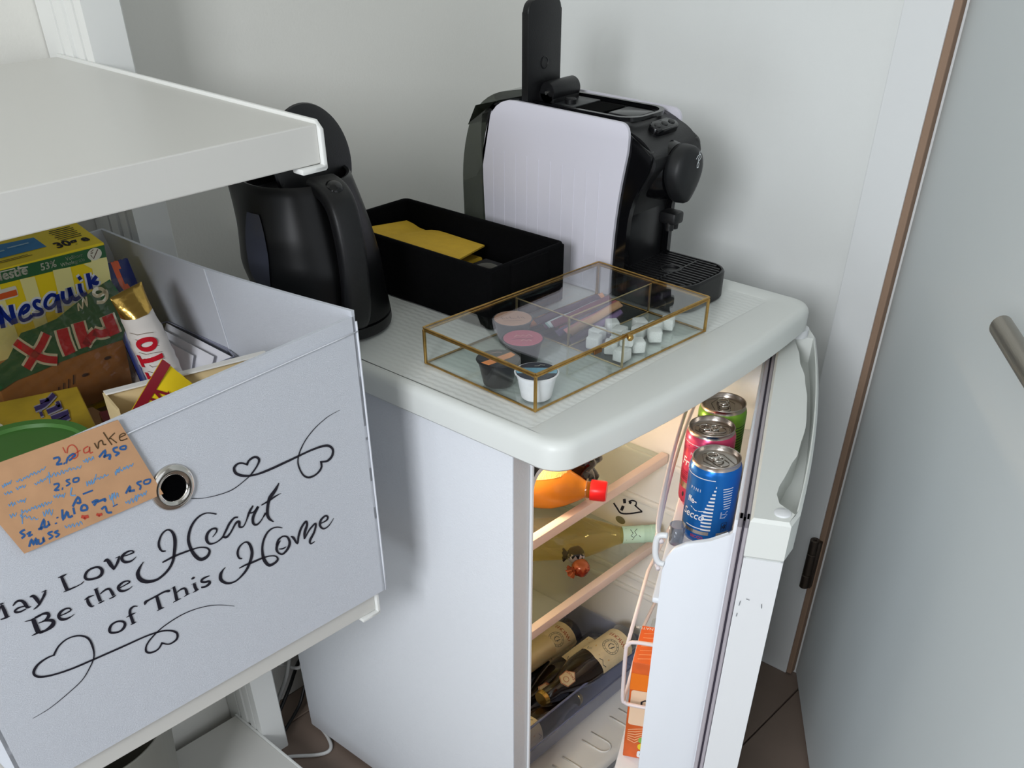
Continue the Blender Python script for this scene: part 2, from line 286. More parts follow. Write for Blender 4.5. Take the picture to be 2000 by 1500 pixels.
'-2918 7532 -1 4 10 -5 -2 8 14 -9 -3 13 16 -13 -3 17 15 -18 -3 20 14 -19 -1 17 14 -17 -1 14 12 -13 -1 9 9 -8 -1 5',
'-2685 7713 31 -7 -31 -6 31 -7 -32 -12 32 -7 -33 -14 33 -8 -34 -13 34 -9 -36 -13 35 -10 -37 -15 36 -11 -38 -12 37 -11 -38 -5 37 -11',
'-2707 7705 -1 4 56 -1 -2 9',
'-2725 7535 -1 4 10 -4 -2 7 15 -8 -3 12 17 -12 -4 16 17 -16 -3 18 16 -17 -1 16 16 -16 -1 12 15 -11 0 8 10 -7 -1 4',
'-2659 7625 -3 8 13 -6 -4 10 18 -7 -5 13 21 -10 -5 16 19 -15 -5 19 17 -20 -3 22 15 -24 -1 24 11 -28 3 25 1 -28 12 22 -11 -24 22 11 -22 -17 28 3 -28 -12 31 -2 -31 -7 33 -5 -33 -5 34 -8 -34 -3 33 -10 -34 -1 32 -11 -32 3 32 -10',
'-2591 7538 -2 4 9 -3 -3 6 13 -6 -4 11 15 -10 -5 14 14 -13 -3 15 12 -15 -1 15 12 -14 -1 11 10 -11 -1 8 7 -7 0 5',
'-2458 7693 -4 13 8 -14 -4 17 11 -19 -6 22 13 -23 -7 26 13 -27 -7 29 12 -27 -6 26 11 -23 -5 22 9 -19 -4 16 7 -14 -3 13',
'-2459 7640 34 -10 -35 3 34 -11 -35 0 35 -10 -36 -3 35 -9 -35 -5 36 -5 -34 -9 35 -1 -33 -13 36 1 -34 -12 36 1 -35 -9 37 1',
'-2479 7637 0 4 62 -5 -1 6',
'-2484 7535 -1 4 10 -5 -2 8 15 -9 -3 13 18 -14 -5 18 16 -18 -4 20 13 -18 -4 18 11 -16 -2 13 8 -11 -1 8 6 -6 -1 4',
'-2253 7640 1 -9 -9 12 1 -11 -12 14 1 -14 -14 17 2 -17 -14 20 3 -20 -15 21 3 -22 -16 23 5 -24 -18 23 7 -24 -18 22 11 -25 -21 20 15 -24 -24 17 19 -22 -25 12 24 -15 -24 -3 23 7 -13 -20 14 20 -2 -29 9 24 3 -31 7 24 6 -30 4 25 11 -30 -1 27 15 -29 -1 27 13 -30 1 28 3 -30 10 24 -12 -22 23 8 -24 -7 28 -8 -29 6 26 -19 -28 17 22 -27 -27 24 16 -31 -25 26 12 -30 -23 26 10 -28 -19 25 6 -27 -15 26 4 -25 -12 27 1 -25 -9 26 -1 -24 -7 26 -1 -23 -7 25 -2 -22 -5 24 -3 -21 -3 23 -3 -20 -2 21 -2 -18',
'-2003 8297 -6 -13 -8 22 -6 -13 -13 26 -5 -13 -17 27 -5 -13 -18 26 -4 -13 -17 22 -2 -13 -18 19 0 -15 -19 18 2 -16 -21 18 3 -18 -21 17 4 -18 -23 16 7 -20 -25 15 8 -20 -26 14 10 -20 -28 12 12 -21 -29 12 14 -22 -30 11 16 -21 -31 9 17 -21 -32 8 19 -22 -33 7 21 -21 -34 5 23 -20 -34 4 24 -20 -35 3 26 -20 -36 1 28 -18 -37 -1 30 -18 -37 -3 31 -15 -37 -6 33 -13 -36 -11 34 -9 -35 -15 35 -7 -34 -18 35 -4 -34 -20 36 -3 -33 -21 36 0 -33 -23 37 2 -32 -24 38 5 -32 -28 38 8 -31 -29 38 12 -30 -31 37 15 -28 -33 35 19 -25 -36 32 22 -20 -38 27 28 -12 -41 19 33 -3 -44 10 38 9 -44 0 40 19 -41 -6 39 24 -38 -9 38 27 -34 -13 36 28 -30 -17 32 30 -24 -20 29 31 -18 -22 26 32 -13 -24 22 31 -9 -25 17 29 -3 -26 10 25 5 -24 1 19 13 -21 -6 14 19 -17 -11 8 22 -14 -13 3 24 -10 -15 -3 24 -7 -15 -7 24 -6 -15 -10 23 -4 -15 -13 23 -3 -15 -15 21 -2 -14 -15 20 -1 -15 -16 19 0 -16 -18 20 1 -17 -22 21 1 -19 -26 23 1 -20 -33 24 2 -21 -39 26 1 -23 -41 27 2 -23 -39 26 2 -23 -33 25 2 -24 -26 25 3 -24 -23 24 4 -24 -21 23 4 -23 -19 21 4 -22 -19 21 4 -22 -20 21 4 -21 -20 20 4 -21 -18 20 3 -20 -15 18 3 -18 -12 18 3 -19',
'-2641 8153 -2 -12 -4 14 -2 -13 -6 17 -2 -15 -6 19 -4 -17 -3 21 -8 -16 4 21 -14 -13 11 20 -18 -9 16 17 -22 -5 20 16 -24 -4 23 14 -26 0 25 10 -27 3 27 7 -27 6 28 4 -27 8 28 2 -25 11 28 0 -23 14 27 -3 -21 16 28 -3 -19 16 28 -1 -17 16 27 -2 -15 16 26 -3 -13 16 24 -6 -11 17 23 -9 -9 17 22 -11 -7 17 20 -13 -5 17 17 -15 -3 17 13 -19 1 18 7 -22 7 17 1 -24 11 16 -5 -25 17 14 -12 -25 23 12 -19 -23 27 6 -25 -20 31 2 -29 -18 33 -2 -33 -17 35 -6 -37 -13 37 -10 -40 -10 37 -15 -42 -8 36 -17 -43 -8 34 -20 -43 -7 33 -20 -43 -6 32 -20 -41 -5 30 -19 -38 -3 29 -19 -37 -2 28 -19 -37 0 27 -20 -36 2 25 -21 -36 5 22 -23 -35 7 20 -24 -35 8 18 -24 -35 10 16 -25 -34 13 15 -26 -34 14 13 -25 -34 15 12 -26 -34 17 10 -26 -34 18 9 -26 -32 21 7 -27 -29 25 4 -28 -25 30 1 -30 -23 35 -1 -32 -19 40 -5 -35 -14 43 -8 -37 -8 46 -12 -38 -2 48 -16 -38 5 49 -23 -36 14 47 -29 -34 22 46 -35 -30 29 40 -39 -24 35 33 -43 -14 40 24 -45 -5 43 15 -44 4 43 7 -42 11 43 -1 -40 18 41 -9 -34 24 38 -14 -28 27 34 -15 -24 25 31 -14 -20 24 28 -12 -17 21 26 -10 -13 19 24 -6 -10 15 22 -3 -7 11 17 -1 -5 8 13 -1 -4 6',
'-2107 8055 -6 8 14 -3 -5 9 18 -2 -6 9 20 -1 -7 10 21 -2 -9 12 19 -4 -11 12 18 -4 -15 11 19 -2 -18 8 21 2 -21 4 20 7 -22 -4 16 15 -17 -15 8 24 -11 -21 0 27 -6 -23 -7 27 -2 -23 -11 25 2 -22 -14 23 5 -23 -18 21 8 -23 -22 20 11 -24 -25 20 14 -26 -27 20 17 -26 -29 17 22 -25 -32 15 25 -24 -35 11 29 -22 -36 7 31 -19 -37 4 33 -16 -36 0 35 -10 -34 -7 33 -3 -29 -14 31 3 -25 -19 27 8 -18 -23 22 14 -10 -27 14 20 1 -29 6 23 9 -28 2 22 15 -24 -1 19 17 -21 -2 17 18 -17 -3 16 19 -15 -3 15 21 -13 -5 16 22 -12 -6 16 23 -11 -8 17 25 -11 -11 18 25 -9 -12 17 26 -6 -15 17 27 -5 -16 18 28 -6 -17 19 30 -7 -18 20 31 -7 -19 20 31 -6 -19 20 32 -6 -19 20 32 -7 -19 21 31 -11 -17 23 30 -13 -16 23 29 -14 -15 23 28 -15 -13 22 25 -16 -11 22 21 -19 -8 23 17 -22 -3 22 11 -23 2 20 7 -23 4 18 4 -22 4 18 2 -20 3 18',
'-2008 8006 12 18 -7 -23 13 17 -5 -26 14 19 -4 -29 12 22 2 -31 5 27 12 -31 -6 29 21 -25 -12 26 25 -19 -13 23 27 -13 -13 20 27 -10 -13 18 27 -6 -13 16 28 -3 -14 16 30 0 -14 16 31 0 -16 17 31 -3 -16 19 28 -11 -15 22 25 -18 -12 25 21 -24 -8 28 13 -30 0 30 2 -31 11 26 -15 -21 28 7 -28 -7 30 -11 -33 1 30 -15 -34 0 29 -14 -31 -2 28 -9 -26 -8 25 5 -14 -18 14 18 -1 -25 6 20 7 -24 0 20 13 -20 -4 17 16 -14 -8 15 18 -8 -9 13 20 -3 -10 11 21 2 -11 10 21 2 -11 11 22 2 -12 11 23 2 -14 12 25 2 -17 14 29 0 -20 17 31 -3 -22 19 33 -7 -22 22 34 -8 -21 22 34 -8 -19 21 32 -8 -16 19 27 -7 -14 17 22 -9 -13 16',
'-1637 8126 4 20 5 -23 3 18 10 -23 2 17 14 -21 -1 16 19 -15 -6 15 25 -8 -9 15 30 -3 -12 16 32 -5 -14 19 27 -11 -15 20',
'-1521 8172 20 -22 -37 7 21 -23 -46 1 23 -25 -49 0 25 -25 -45 1 29 -23 -41 0 32 -20 -38 -4 32 -15 -35 -8 33 -9 -30 -12 30 1 -21 -21 23 14 -7 -29 12 22 5 -30 3 24 15 -27 -5 24 23 -19 -10 20 27 -11 -10 16 28 -4 -10 13 27 -1 -10 12 26 4 -9 10 26 8 -10 10 25 6 -10 11 20 1 -10 10',
'-1214 8323 9 -9 -22 -1 14 -13 -32 0 19 -19 -40 5 25 -27 -45 13 27 -32 -47 19 27 -36 -50 23 28 -38 -51 23 30 -37 -50 19 33 -33 -47 13 35 -28 -46 7 35 -24 -43 3 33 -21 -41 -1 33 -19 -41 -5 33 -18 -42 -7 35 -18 -41 -8 36 -16 -40 -7 37 -13 -38 -8 38 -8 -35 -11 37 -2 -32 -16 35 5 -26 -23 29 10 -16 -28 23 13 -7 -30 16 13 -1 -26 11 9 0 -19 8 7',
'-1471 8152 -5 13 24 -12 -5 15 32 -13 -5 17 36 -15 -7 20 34 -17 -8 21 31 -18 -9 22 30 -17 -9 21 29 -17 -8 21 28 -17 -7 19 28 -15 -5 16 27 -12 -3 11 23 -8 -2 7 16 -5 -1 4',
'-1476 8007 -7 10 61 22 -10 14',
'-1269 7782 -4 -10 -5 16 -5 -10 -8 20 -5 -11 -10 22 -5 -12 -12 22 -4 -13 -13 21 -1 -15 -16 20 1 -16 -18 20 2 -17 -19 19 3 -18 -21 19 6 -19 -22 18 7 -20 -23 16 10 -21 -26 16 12 -21 -27 14 15 -22 -29 12 16 -21 -30 10 18 -21 -32 8 20 -21 -33 5 21 -20 -34 3 22 -20 -33 1 23 -18 -34 -1 25 -18 -33 -3 26 -16 -34 -6 27 -15 -33 -7 28 -15 -33 -8 30 -14 -34 -9 32 -12 -36 -9 35 -12 -37 -10 38 -11 -39 -12 40 -8 -39 -14 43 -5 -39 -18 42 0 -36 -22 42 5 -33 -28 39 9 -28 -31 35 14 -22 -35 29 22 -12 -39 18 31 1 -42 5 37 15 -41 -5 38 22 -38 -8 36 24 -34 -10 34 24 -32 -11 32 25 -29 -13 31 27 -26 -15 30 28 -24 -18 28 29 -20 -21 26 29 -16 -25 20 27 -6 -26 9 24 6 -24 0 19 13 -21 -5 13 18 -16 -9 6 21 -12 -13 1 22 -8 -15 -5 24 -6 -16 -9 23 -3 -15 -12 22 -3 -15 -14 22 -1 -16 -16 22 -1 -16 -18 22 0 -18 -20 24 1 -20 -23 25 2 -22 -25 26 3 -23 -30 27 4 -24 -35 26 5 -25 -36 27 5 -26 -34 28 5 -27 -29 29 4 -27 -23 29 3 -27 -19 28 3 -25 -17 27 3 -25 -17 26 3 -23 -19 24 4 -23 -23 23 4 -21 -24 20 4 -19 -24 17 4 -17 -21 16 3 -16 -15 15 3 -14',
'-1832 7653 -4 -12 -2 16 -3 -14 -4 19 -4 -16 -3 22 -8 -18 3 23 -14 -14 12 19 -21 -6 20 14 -25 0 24 13 -27 3 26 10 -27 8 29 6 -28 11 30 1 -26 15 30 -3 -24 17 30 -4 -22 18 29 -6 -19 19 27 -8 -16 19 26 -10 -13 19 25 -11 -11 19 25 -13 -8 18 23 -13 -6 17 21 -15 -5 17 16 -18 0 17 9 -22 4 19 3 -25 11 18 -6 -26 19 15 -15 -25 26 11 -22 -22 31 4 -27 -21 34 0 -31 -21 36 -3 -34 -20 37 -7 -37 -16 37 -12 -39 -9 36 -17 -42 -2 35 -22 -43 1 33 -25 -43 4 30 -25 -42 5 28 -26 -41 6 27 -25 -40 6 26 -25 -39 8 24 -26 -38 9 22 -25 -38 10 20 -26 -38 11 17 -26 -40 12 15 -25 -41 10 12 -23 -40 10 11 -21 -38 11 9 -20 -33 15 6 -21 -29 20 4 -21 -25 25 2 -23 -22 29 -1 -25 -16 33 -5 -26 -11 36 -9 -27 -4 38 -14 -26 2 40 -20 -24 10 39 -26 -22 19 36 -32 -18 27 29 -37 -10 36 18 -42 3 41 6 -41 13 42 -2 -38 20 41 -8 -36 22 38 -11 -32 24 36 -15 -28 26 33 -17 -23 26 29 -17 -18 24 25 -15 -15 20 22 -12 -12 17 19 -10 -9 15 17 -9 -7 12 15 -7 -5 10 12 -5 -4 7 9 -4 -3 5',
'-1329 7640 7 -9 -17 5 8 -13 -24 8 13 -18 -30 11 18 -23 -32 14 24 -25 -34 13 28 -23 -36 9 31 -21 -36 5 32 -17 -35 1 33 -12 -31 -5 31 -5 -27 -12 28 1 -21 -18 24 7 -15 -22 20 12 -8 -26 16 14 -2 -29 12 18 5 -31 5 23 15 -29 -5 26 27 -23 -12 26 34 -18 -15 27 37 -16 -19 27 38 -14 -22 27 37 -13 -25 26 39 -10 -29 25 39 -6 -32 21 38 0 -34 15 34 9 -32 7 28 17 -30 2 22 22 -26 -4 15 25 -20 -11 5 27 -13 -16 -4 29 -7 -19 -11 27 -2 -20 -16 25 3 -21 -22 21 7 -21 -27 18 11 -22 -30 16 14 -23 -31 14 19 -23 -32 9 23 -20 -33 3 25 -19 -33 3 27 -19 -32 9 27 -20',
'-1366 7537 1 9 8 -14 1 12 11 -20 2 16 13 -23 1 19 14 -24 -2 21 16 -21 -4 19 18 -16 -4 15 16 -12 -3 12 12 -9 -3 8',
'-1188 7620 7 8 -2 -15 8 12 -3 -21 13 16 -9 -25 22 15 -17 -25 30 8 -21 -29 30 2 -19 -33 26 1 -14 -30 20 4 -1 -25 0 21 18 -10 -20 15 28 8 -22 13 31 14 -25 15 35 9 -26 18 38 3 -27 20 39 3 -25 21 39 1 -25 22 40 -3 -23 23 41 -6 -21 24 41 -7 -19 24 38 -12 -17 25 27 -21 -8 27 1 -24 21 12 -21 -15 28 -5 -29 -8 29 -12 -32 -2 29 -18 -38 2 29 -22 -43 3 30 -25 -45 4 32 -26 -43 3 32 -22 -39 -2 31 -17 -34 -8 26 -13 -27 -9 20 -9 -21 -6 16 -8',
'-1005 7504 -12 12 27 3 -12 13 35 10 -14 14 39 9 -14 17 39 2 -15 19 41 -4 -15 21 43 -7 -13 22 37 -14 -11 24 13 -21 15 15 -20 -16 25 -12 -34 -11 25 -17 -39 -12 24 -18 -39 -7 23 -21 -41 1 23 -24 -45 4 23 -26 -45 7 25 -27 -40 8 27 -23 -34 4 28 -16 -28 -3 26 -6 -20 -12 20 6 -6 -20 5 19 12 -22 -4 19 23 -16 -5 15 23 -11 -4 11 16 -8 -3 9',
'-756 7592 -4 13 20 -14 -4 15 27 -16 -5 17 30 -17 -8 19 28 -16 -13 21 27 -14 -18 20 27 -9 -22 18 28 -5 -26 13 27 1 -27 3 20 12 -21 -10 9 23 -13 -19 -3 28 -2 -24 -15 28 7 -26 -25 24 12 -26 -32 20 16 -26 -36 18 19 -27 -35 15 23 -24 -35 10 27 -22 -36 4 30 -18 -35 -1 32 -14 -32 -7 31 -5 -24 -16 27 4 -16 -25 23 10 -7 -28 15 16 5 -30 4 22 17 -27 -4 22 25 -21 -6 19 29 -15 -9 17 30 -9 -9 15 32 1 -9 11 33 9 -8 9 29 12 -6 6 21 8 -5 5',
'-293 8837 2 -4 -24 2 1 -4 -33 2 2 -5 -40 2 2 -5 -41 1 3 -6 -40 0 3 -7 -39 -2 4 -7 -40 -4 4 -7 -41 -5 5 -7 -41 -6 5 -8 -39 -6 6 -8 -39 -8 7 -8 -39 -9 7 -9 -37 -9 7 -9 -36 -10 8 -9 -34 -10 9 -9 -32 -10 9 -9 -31 -11 10 -9 -29 -11 11 -10 -29 -10 12 -10 -27 -10 12 -9 -25 -9 13 -10 -24 -9 14 -9 -23 -9 14 -9 -22 -9 16 -8 -21 -11 16 -7 -20 -11 17 -6 -19 -12 18 -5 -19 -13 20 -4 -18 -15 20 -2 -18 -17 21 -2 -16 -19 20 -1 -15 -22 21 0 -13 -24 21 2 -12 -24 20 4 -10 -24 19 7 -7 -25 18 11 -5 -27 16 15 -1 -29 13 19 5 -30 7 22 12 -31 2 25 19 -31 -3 27 25 -29 -5 26 28 -25 -8 24 30 -22 -9 24 30 -19 -12 22 31 -16 -14 22 33 -13 -16 21 34 -10 -18 21 33 -9 -20 20 32 -5 -23 16 31 1 -26 12 28 8 -27 8 28 11 -28 7 27 9 -28 7 28 4 -28 7',
'-647 8336 2 18 10 -23 3 19 16 -27 2 21 20 -29 1 22 22 -30 -2 26 24 -29 -8 27 27 -25 -13 27 32 -23 -17 28 34 -21 -20 27 35 -17 -22 25 35 -14 -25 22 35 -9 -27 20 35 -4 -29 17 35 0 -30 14 33 4 -31 9 30 8 -31 4 26 14 -29 -4 20 21 -27 -10 15 26 -23 -16 9 31 -19 -21 4 33 -15 -25 -2 35 -9 -28 -8 35 -4 -29 -14 34 -1 -29 -20 34 2 -29 -25 32 3 -28 -30 32 4 -28 -35 30 6 -26 -38 28 5 -26 -39 27 6 -25 -39 26 6 -24 -38 24 6 -24 -38 23 7 -23 -40 23 7 -24 -41 23 7 -24 -43 23 7 -24 -46 23 7 -25 -48 24 7 -25 -49 25 7 -27 -50 26 7 -27 -49 27 7 -28 -51 27 7 -28 -51 27 7 -28 -51 28 7 -28 -49 28 6 -28 -44 29 5 -28 -40 29 5 -27 -36 28 3 -26 -33 28 3 -24 -31 27 2 -23 -29 28 0 -23 -27 30 -1 -23 -24 30 -3 -23 -22 32 -4 -24 -18 34 -6 -25 -14 35 -9 -25 -9 36 -12 -25 -5 37 -14 -25 0 37 -18 -23 7 34 -22 -20 13 30 -26 -15 21 24 -30 -8 27 18 -32 -1 30 11 -32 5 32 5 -31 9 32 -2 -29 15 31 -9 -24 20 29 -13 -19 22 27 -16 -16 22 24 -18 -12 23 21 -19 -9 22 17 -21 -5 22 15 -22 -2 21 13 -23 1 21 10 -24 3 20 8 -24 5 18 6 -24 8 16 5 -26 10 16 4 -26 10 15 2 -25 10 16 -2 -22 11 15',
'-1535 8661 -22 19 27 -12 -22 18 28 -9 -21 18 28 -8 -19 18 27 -9 -16 19 25 -14 -13 21 25 -17 -11 23 25 -20 -8 24 24 -22 -7 25 20 -25 -3 25 13 -27 3 25 5 -29 11 22 -3 -29 17 19 -10 -27 22 14 -18 -21 27 7 -25 -12 29 -4 -29 -2 27 -12 -30 3 24 -15 -29 4 20 -16 -28 5 17 -15 -26 4 15 -15 -27 3 14 -15 -28 4 13 -16 -28 4 12 -15 -28 4 12 -16 -28 6 12 -16 -25 7 10 -15 -22 6 8 -13 -22 5 7 -11 -23 3 6 -10 -28 2 5 -9 -34 -1 5 -9 -39 -2 4 -9 -41 -2 4 -9 -41 0 3 -10 -38 4 3 -10 -35 7 2 -10 -33 10 2 -10 -33 11 1 -9 -32 12 1 -9 -33 13 0 -9 -36 14 1 -9 -38 15 0 -8 -37 15 0 -8 -35 15 -1 -6 -32 14 0 -6 -28 15 -1 -6 -26 16 -2 -6 -23 16 -2 -6 -20 16 -2 -7 -17 16 -2 -7 -14 14 -2 -6 -11 13 -2 -5 -8 12 -3 -5 -5 10 -3 -4 -3 8 -3 -4',
'-4435 7047 0 5 23 -4 0 5 32 -4 0 5 38 -3 -1 5 41 -3 -1 7 40 -2 -1 7 39 1 -2 7 41 2 -2 7 42 3 -2 8 42 4 -2 8 42 4 -2 8 42 5 -2 8 43 5 -2 9 43 5 -2 9 40 6 -3 9 37 7 -3 9 32 8 -4 9 30 9 -5 10 27 9 -5 10 26 9 -6 10 26 9 -7 10 26 9 -7 11 26 8 -8 11 25 9 -9 11 24 9 -10 11 23 11 -11 10 21 13 -13 9 21 15 -16 8 22 16 -18 7 22 18 -20 6 23 18 -22 5 23 20 -23 3 23 22 -23 2 21 24 -22 -2 18 27 -22 -6 14 29 -19 -11 8 31 -17 -14 2 33 -12 -16 -4 32 -10 -17 -7 31 -8 -17 -11 29 -5 -17 -15 27 -4 -17 -18 24 -3 -16 -21 22 -1 -16 -22 20 0 -16 -22 17 1 -16 -24 15 3 -16 -25 11 4 -16 -26 10 5 -16 -25 8 5 -17 -25 8 7 -17 -26 4 9 -17 -27 2 10 -17 -27 1 11 -18 -25 4 12 -18 -22 8 12 -19',
'-4011 7621 0 -16 -11 18 -1 -16 -14 19 -1 -17 -18 20 0 -17 -20 19 1 -18 -20 18 1 -19 -21 17 2 -19 -24 17 3 -21 -25 17 5 -23 -26 17 6 -23 -25 16 9 -24 -26 15 11 -25 -28 13 14 -26 -29 12 17 -24 -29 9 21 -21 -29 4 25 -14 -27 -6 25 -1 -22 -18 23 9 -16 -27 19 16 -7 -32 14 20 0 -34 11 23 8 -35 7 23 15 -35 5 23 20 -34 4 22 24 -32 3 22 27 -31 3 21 30 -30 2 21 34 -30 1 21 37 -29 1 22 39 -29 1 22 41 -29 1 22 42 -27 0 22 45 -27 0 23 47 -27 0 23 49 -26 0 22 53 -27 -1 23 58 -27 -1 22 64 -27 -1 23 65 -28 -1 23 64 -28 -1 23 61 -27 -2 23 57 -26 -1 22 56 -25 -2 22 53 -25 -2 22 50 -24 -1 20 46 -24 -1 20 40 -25 -1 20 36 -25 0 20 32 -25 0 20 29 -27 1 20 27 -27 1 20 25 -28 1 20 21 -28 3 19 18 -28 4 18 15 -28 5 17 13 -29 6 18 11 -31 8 19 7 -34 11 20 3 -35 14 20 -5 -33 19 16 -14 -27 25 8 -23 -18 27 -3 -28 -9 27 -12 -30 -2 24 -17 -29 5 19 -21 -27 11 15 -24 -27 16 10 -24 -27 18 7 -23 -27 19 4 -21 -24 20 2 -20 -19 22 -1 -18 -14 25 -4 -16 -12 28 -7 -14 -8 29 -8 -14 -4 28 -10 -15 0 25 -9 -16',
'-2969 7149 14 -21 -23 12 14 -19 -26 7 13 -19 -27 5 12 -18 -26 7 10 -20 -24 12 7 -20 -22 17 5 -21 -21 20 3 -22 -19 23 1 -23 -16 26 -1 -23 -12 27 -3 -23 -9 28 -5 -23 -5 31 -9 -23 0 31 -13 -20 9 27 -19 -14 17 20 -24 -2 23 10 -23 8 25 5 -21 12 25 3 -17 15 24 1 -14 15 24 -1 -12 16 26 -2 -10 16 27 -3 -9 17 28 -4 -8 17 30 -5 -7 17 31 -5 -7 17 32 -5 -7 16 33 -5 -5 15 34 -4 -5 14 36 -4 -4 13 39 -5 -3 13 43 -6 -3 13 47 -6 -2 13 49 -8 -2 13 49 -9 -2 12 48 -11 -2 12 45 -14 -1 12 45 -16 -1 12 44 -18 0 11 43 -18 -1 10 42 -20 0 10 41 -21 0 10 39 -23 1 10 37 -25 2 9 37 -26 1 9 37 -27 2 8 40 -31 2 8 42 -35 2 6 41 -34 2 5 35 -30 1 5 25 -22 1 4'], 'NT': {'red': ['-3296 9570 8 1 -1 -60 8 1',
'-3270 9501 -8 4 14 10 -9 5 18 15 -9 5 19 9 -6 8 19 -1 -3 9 18 -8 1 10 12 -13 5 8 4 -19 8 5 0 -23 9 3 -5 -21 10 0 -11 -20 10 -2 -15 -19 9 -4 -17 -12 8 -6 -19 -2 4 -9 -18 6 1 -10 -11 10 -3 -9 -2 14 -8 -4 6 13 -9 2 13 5 -5 9 29 0 -3 9 37 -1 -2 10 28 -4 -3 9',
'-3077 9501 2 -11 -16 9 2 -11 -20 8 3 -11 -19 4 7 -8 -14 -6 10 -4 -11 -13 10 1 -4 -15 6 8 9 -13 0 11 18 -10 -3 11 19 -5 -7 9 16 6 -9 5 15 12 -10 4 3 6 10 -3 -14 -11 10 -3 -17 -21 10 -3 -13 -18 10 2 2 -11 1 11 12 -9 -2 11 11 -9 -3 10',
'-3347 8874 16 26 -9 -32 16 26 -4 -35 14 28 0 -36 9 31 6 -35 3 33 11 -35 1 33 8 -34 1 33',
'-3329 8860 16 11 -5 -32 17 11',
'-3208 8837 14 21 -8 -26 14 21 -5 -29 13 22 -1 -29 7 25 6 -28 1 27 11 -27 -1 27 9 -27 -2 26',
'-3193 8823 13 10 -3 -25 12 10'], 'brown': ['-3019 9503 12 2 -8 -23 12 2 -6 -30 12 3 -1 -22 3 12 11 2 -12 5 19 19 -12 5 19 12 -10 8 19 -3 -4 12 15 -11 0 13 5 -13 9 8 -8 -15 12 0 -14 -15 13 -1 -11 -15 11 5 0 -14 5 12 7 -15 1 13 6 -14 2 12',
'-2911 9565 12 3 -6 -24 12 2 -4 -32 12 2 -4 -30 12 3 -4 -27 11 3 -4 -25 11 4 -6 -19 11 4',
'-2808 9529 5 -10 -25 1 5 -10 -33 -3 5 -10 -24 0 6 -9 -5 -3 2 10 6 -9 2 10 6 -14 7 8 5 -25 8 6 7 -29 9 6 2 -23 9 6',
'-2779 9461 -1 11 20 -10 -1 11 28 -10 -2 11 22 -8 -5 10 10 3 -11 -3 2 14 -6 -9 -5 15 -2 -11 -13 12 1 -11 -18 8 4 -11 -18 3 8 -8 -16 -8 10 -4 -13 -16 11 0 -4 -18 6 8 16 -15 1 11 27 -11 -1 11 21 -12 -1 12'], 'navy': ['-3403 9493 0 20 14 -20 0 19 18 -20 2 19 8 -21 10 16 -10 -18 18 2 -19 -10 18 -6 -21 -1 14 -14 -24 7 9 -17 -25 9 10 -17 -20 -3 16 9 2 -19 4 19 19 -23 2 20 14 -22 2 19',
'-3324 9437 8 -10 -22 -4 8 -9',
'-3304 9414 -14 10 22 2 -14 10 24 6 -13 12 25 1 -10 15 26 -7 -7 17 24 -11 -4 17 17 -15 1 18 6 -21 9 15 -6 -18 16 5 -15 -4 11 -14 -28 7 7 -17 -34 7 5 -17 -26 11 6 -17',
'-3007 9352 -11 18 34 -3 -10 18 41 2 -9 18 21 -11 7 18 -16 -20 18 -9 -32 -19 17 -10 -29 -10 17 -11',
'-2973 9338 -1 24 21 -24 -1 24 27 -25 2 23 8 -24 17 16 -21 -15 21 -11 -31 -3 19 -15 -28 4 19 -16',
'-2818 9396 -2 -20 -11 22 -1 -20 -18 22 2 -20 -19 16 12 -17 -20 1 20 -3 -18 -14 19 4 -11 -21 14 13 1 -24 9 17 7 -25 9 17 -7 -12 20 -6 -23 7 7 -19 -25 15 5 -20 -19 18 5 -21',
'-2790 9367 -6 18 18 -17 -1 18 19 -19 2 18 7 -20 11 14 -12 -16 18 -2 -21 -7 16 -10 -19 7 6 -19 -15 21 -4 -18 -12 24 -7 -16 -3 22 -11 -13 11 13 -18 0 18 0 -14 13 17 -11 -6 18',
'-3477 9269 2 18 11 -20 2 18 15 -20 3 18 5 -21 10 14 -11 -13 17 -2 -19 -3 14 -10 -19 4 9 -16 -23 9 7 -17 -25 10 7 -17 -22 3 17 -1 -2 -13 5 17 14 -22 3 18 11 -21 3 18',
'-3415 9224 10 -7 -21 -13 10 -7',
'-3325 9275 -1 -16 -11 18 -1 -16 -15 18 1 -17 -17 8 15 -4 -8 -14 12 9 0 -24 12 9 -8 -15 15 -5 -19 6 4 -16 -20 14 2 -16 -14 15 1 -16',
'-3289 9250 -6 16 17 -16 0 17 16 -20 4 16 4 -19 11 11 -13 -12 15 -5 -19 -4 12 -11 -18 6 6 -16 -16 15 0 -16 -14 19 -3 -16 -3 18 -12 -10 12 13 -15 3 18 6 -13 9 17 -4 -6 16',
'-2869 8918 -13 15 32 3 -13 16 39 9 -13 16 24 -6 -1 20 -10 -19 17 -8 -28 -16 16 -10 -25 -9 17 -10',
'-2844 8925 4 23 57 -39 3 23',
'-2693 8991 0 -20 -16 22 0 -20 -23 22 3 -20 -22 12 16 -11 -10 -11 14 11 0 -27 14 11 -8 -22 19 2 -21 -8 16 -11 -25 0 15 -14 -21 6 14 -14',
'-2661 8966 -7 17 23 -17 -1 18 24 -21 2 17 8 -21 12 12 -14 -13 17 -8 -23 -3 13 -13 -22 7 7 -18 -20 17 1 -18 -18 22 -4 -17 -5 21 -12 -12 12 16 -17 2 19 7 -15 10 20 -5 -7 17',
'-3260 9078 0 17 99 -19 -1 17',
'-3376 9003 -14 17 36 5 -14 17 43 12 -13 18 30 -5 -2 23 -2 -27 20 4 -20 -28 20 -4 -23 -11 17 -14 -15 18 -5 -22 -6 29 -10 -20 0 26 -10 -19',
'-3380 8931 -19 4 27 64 -19 3',
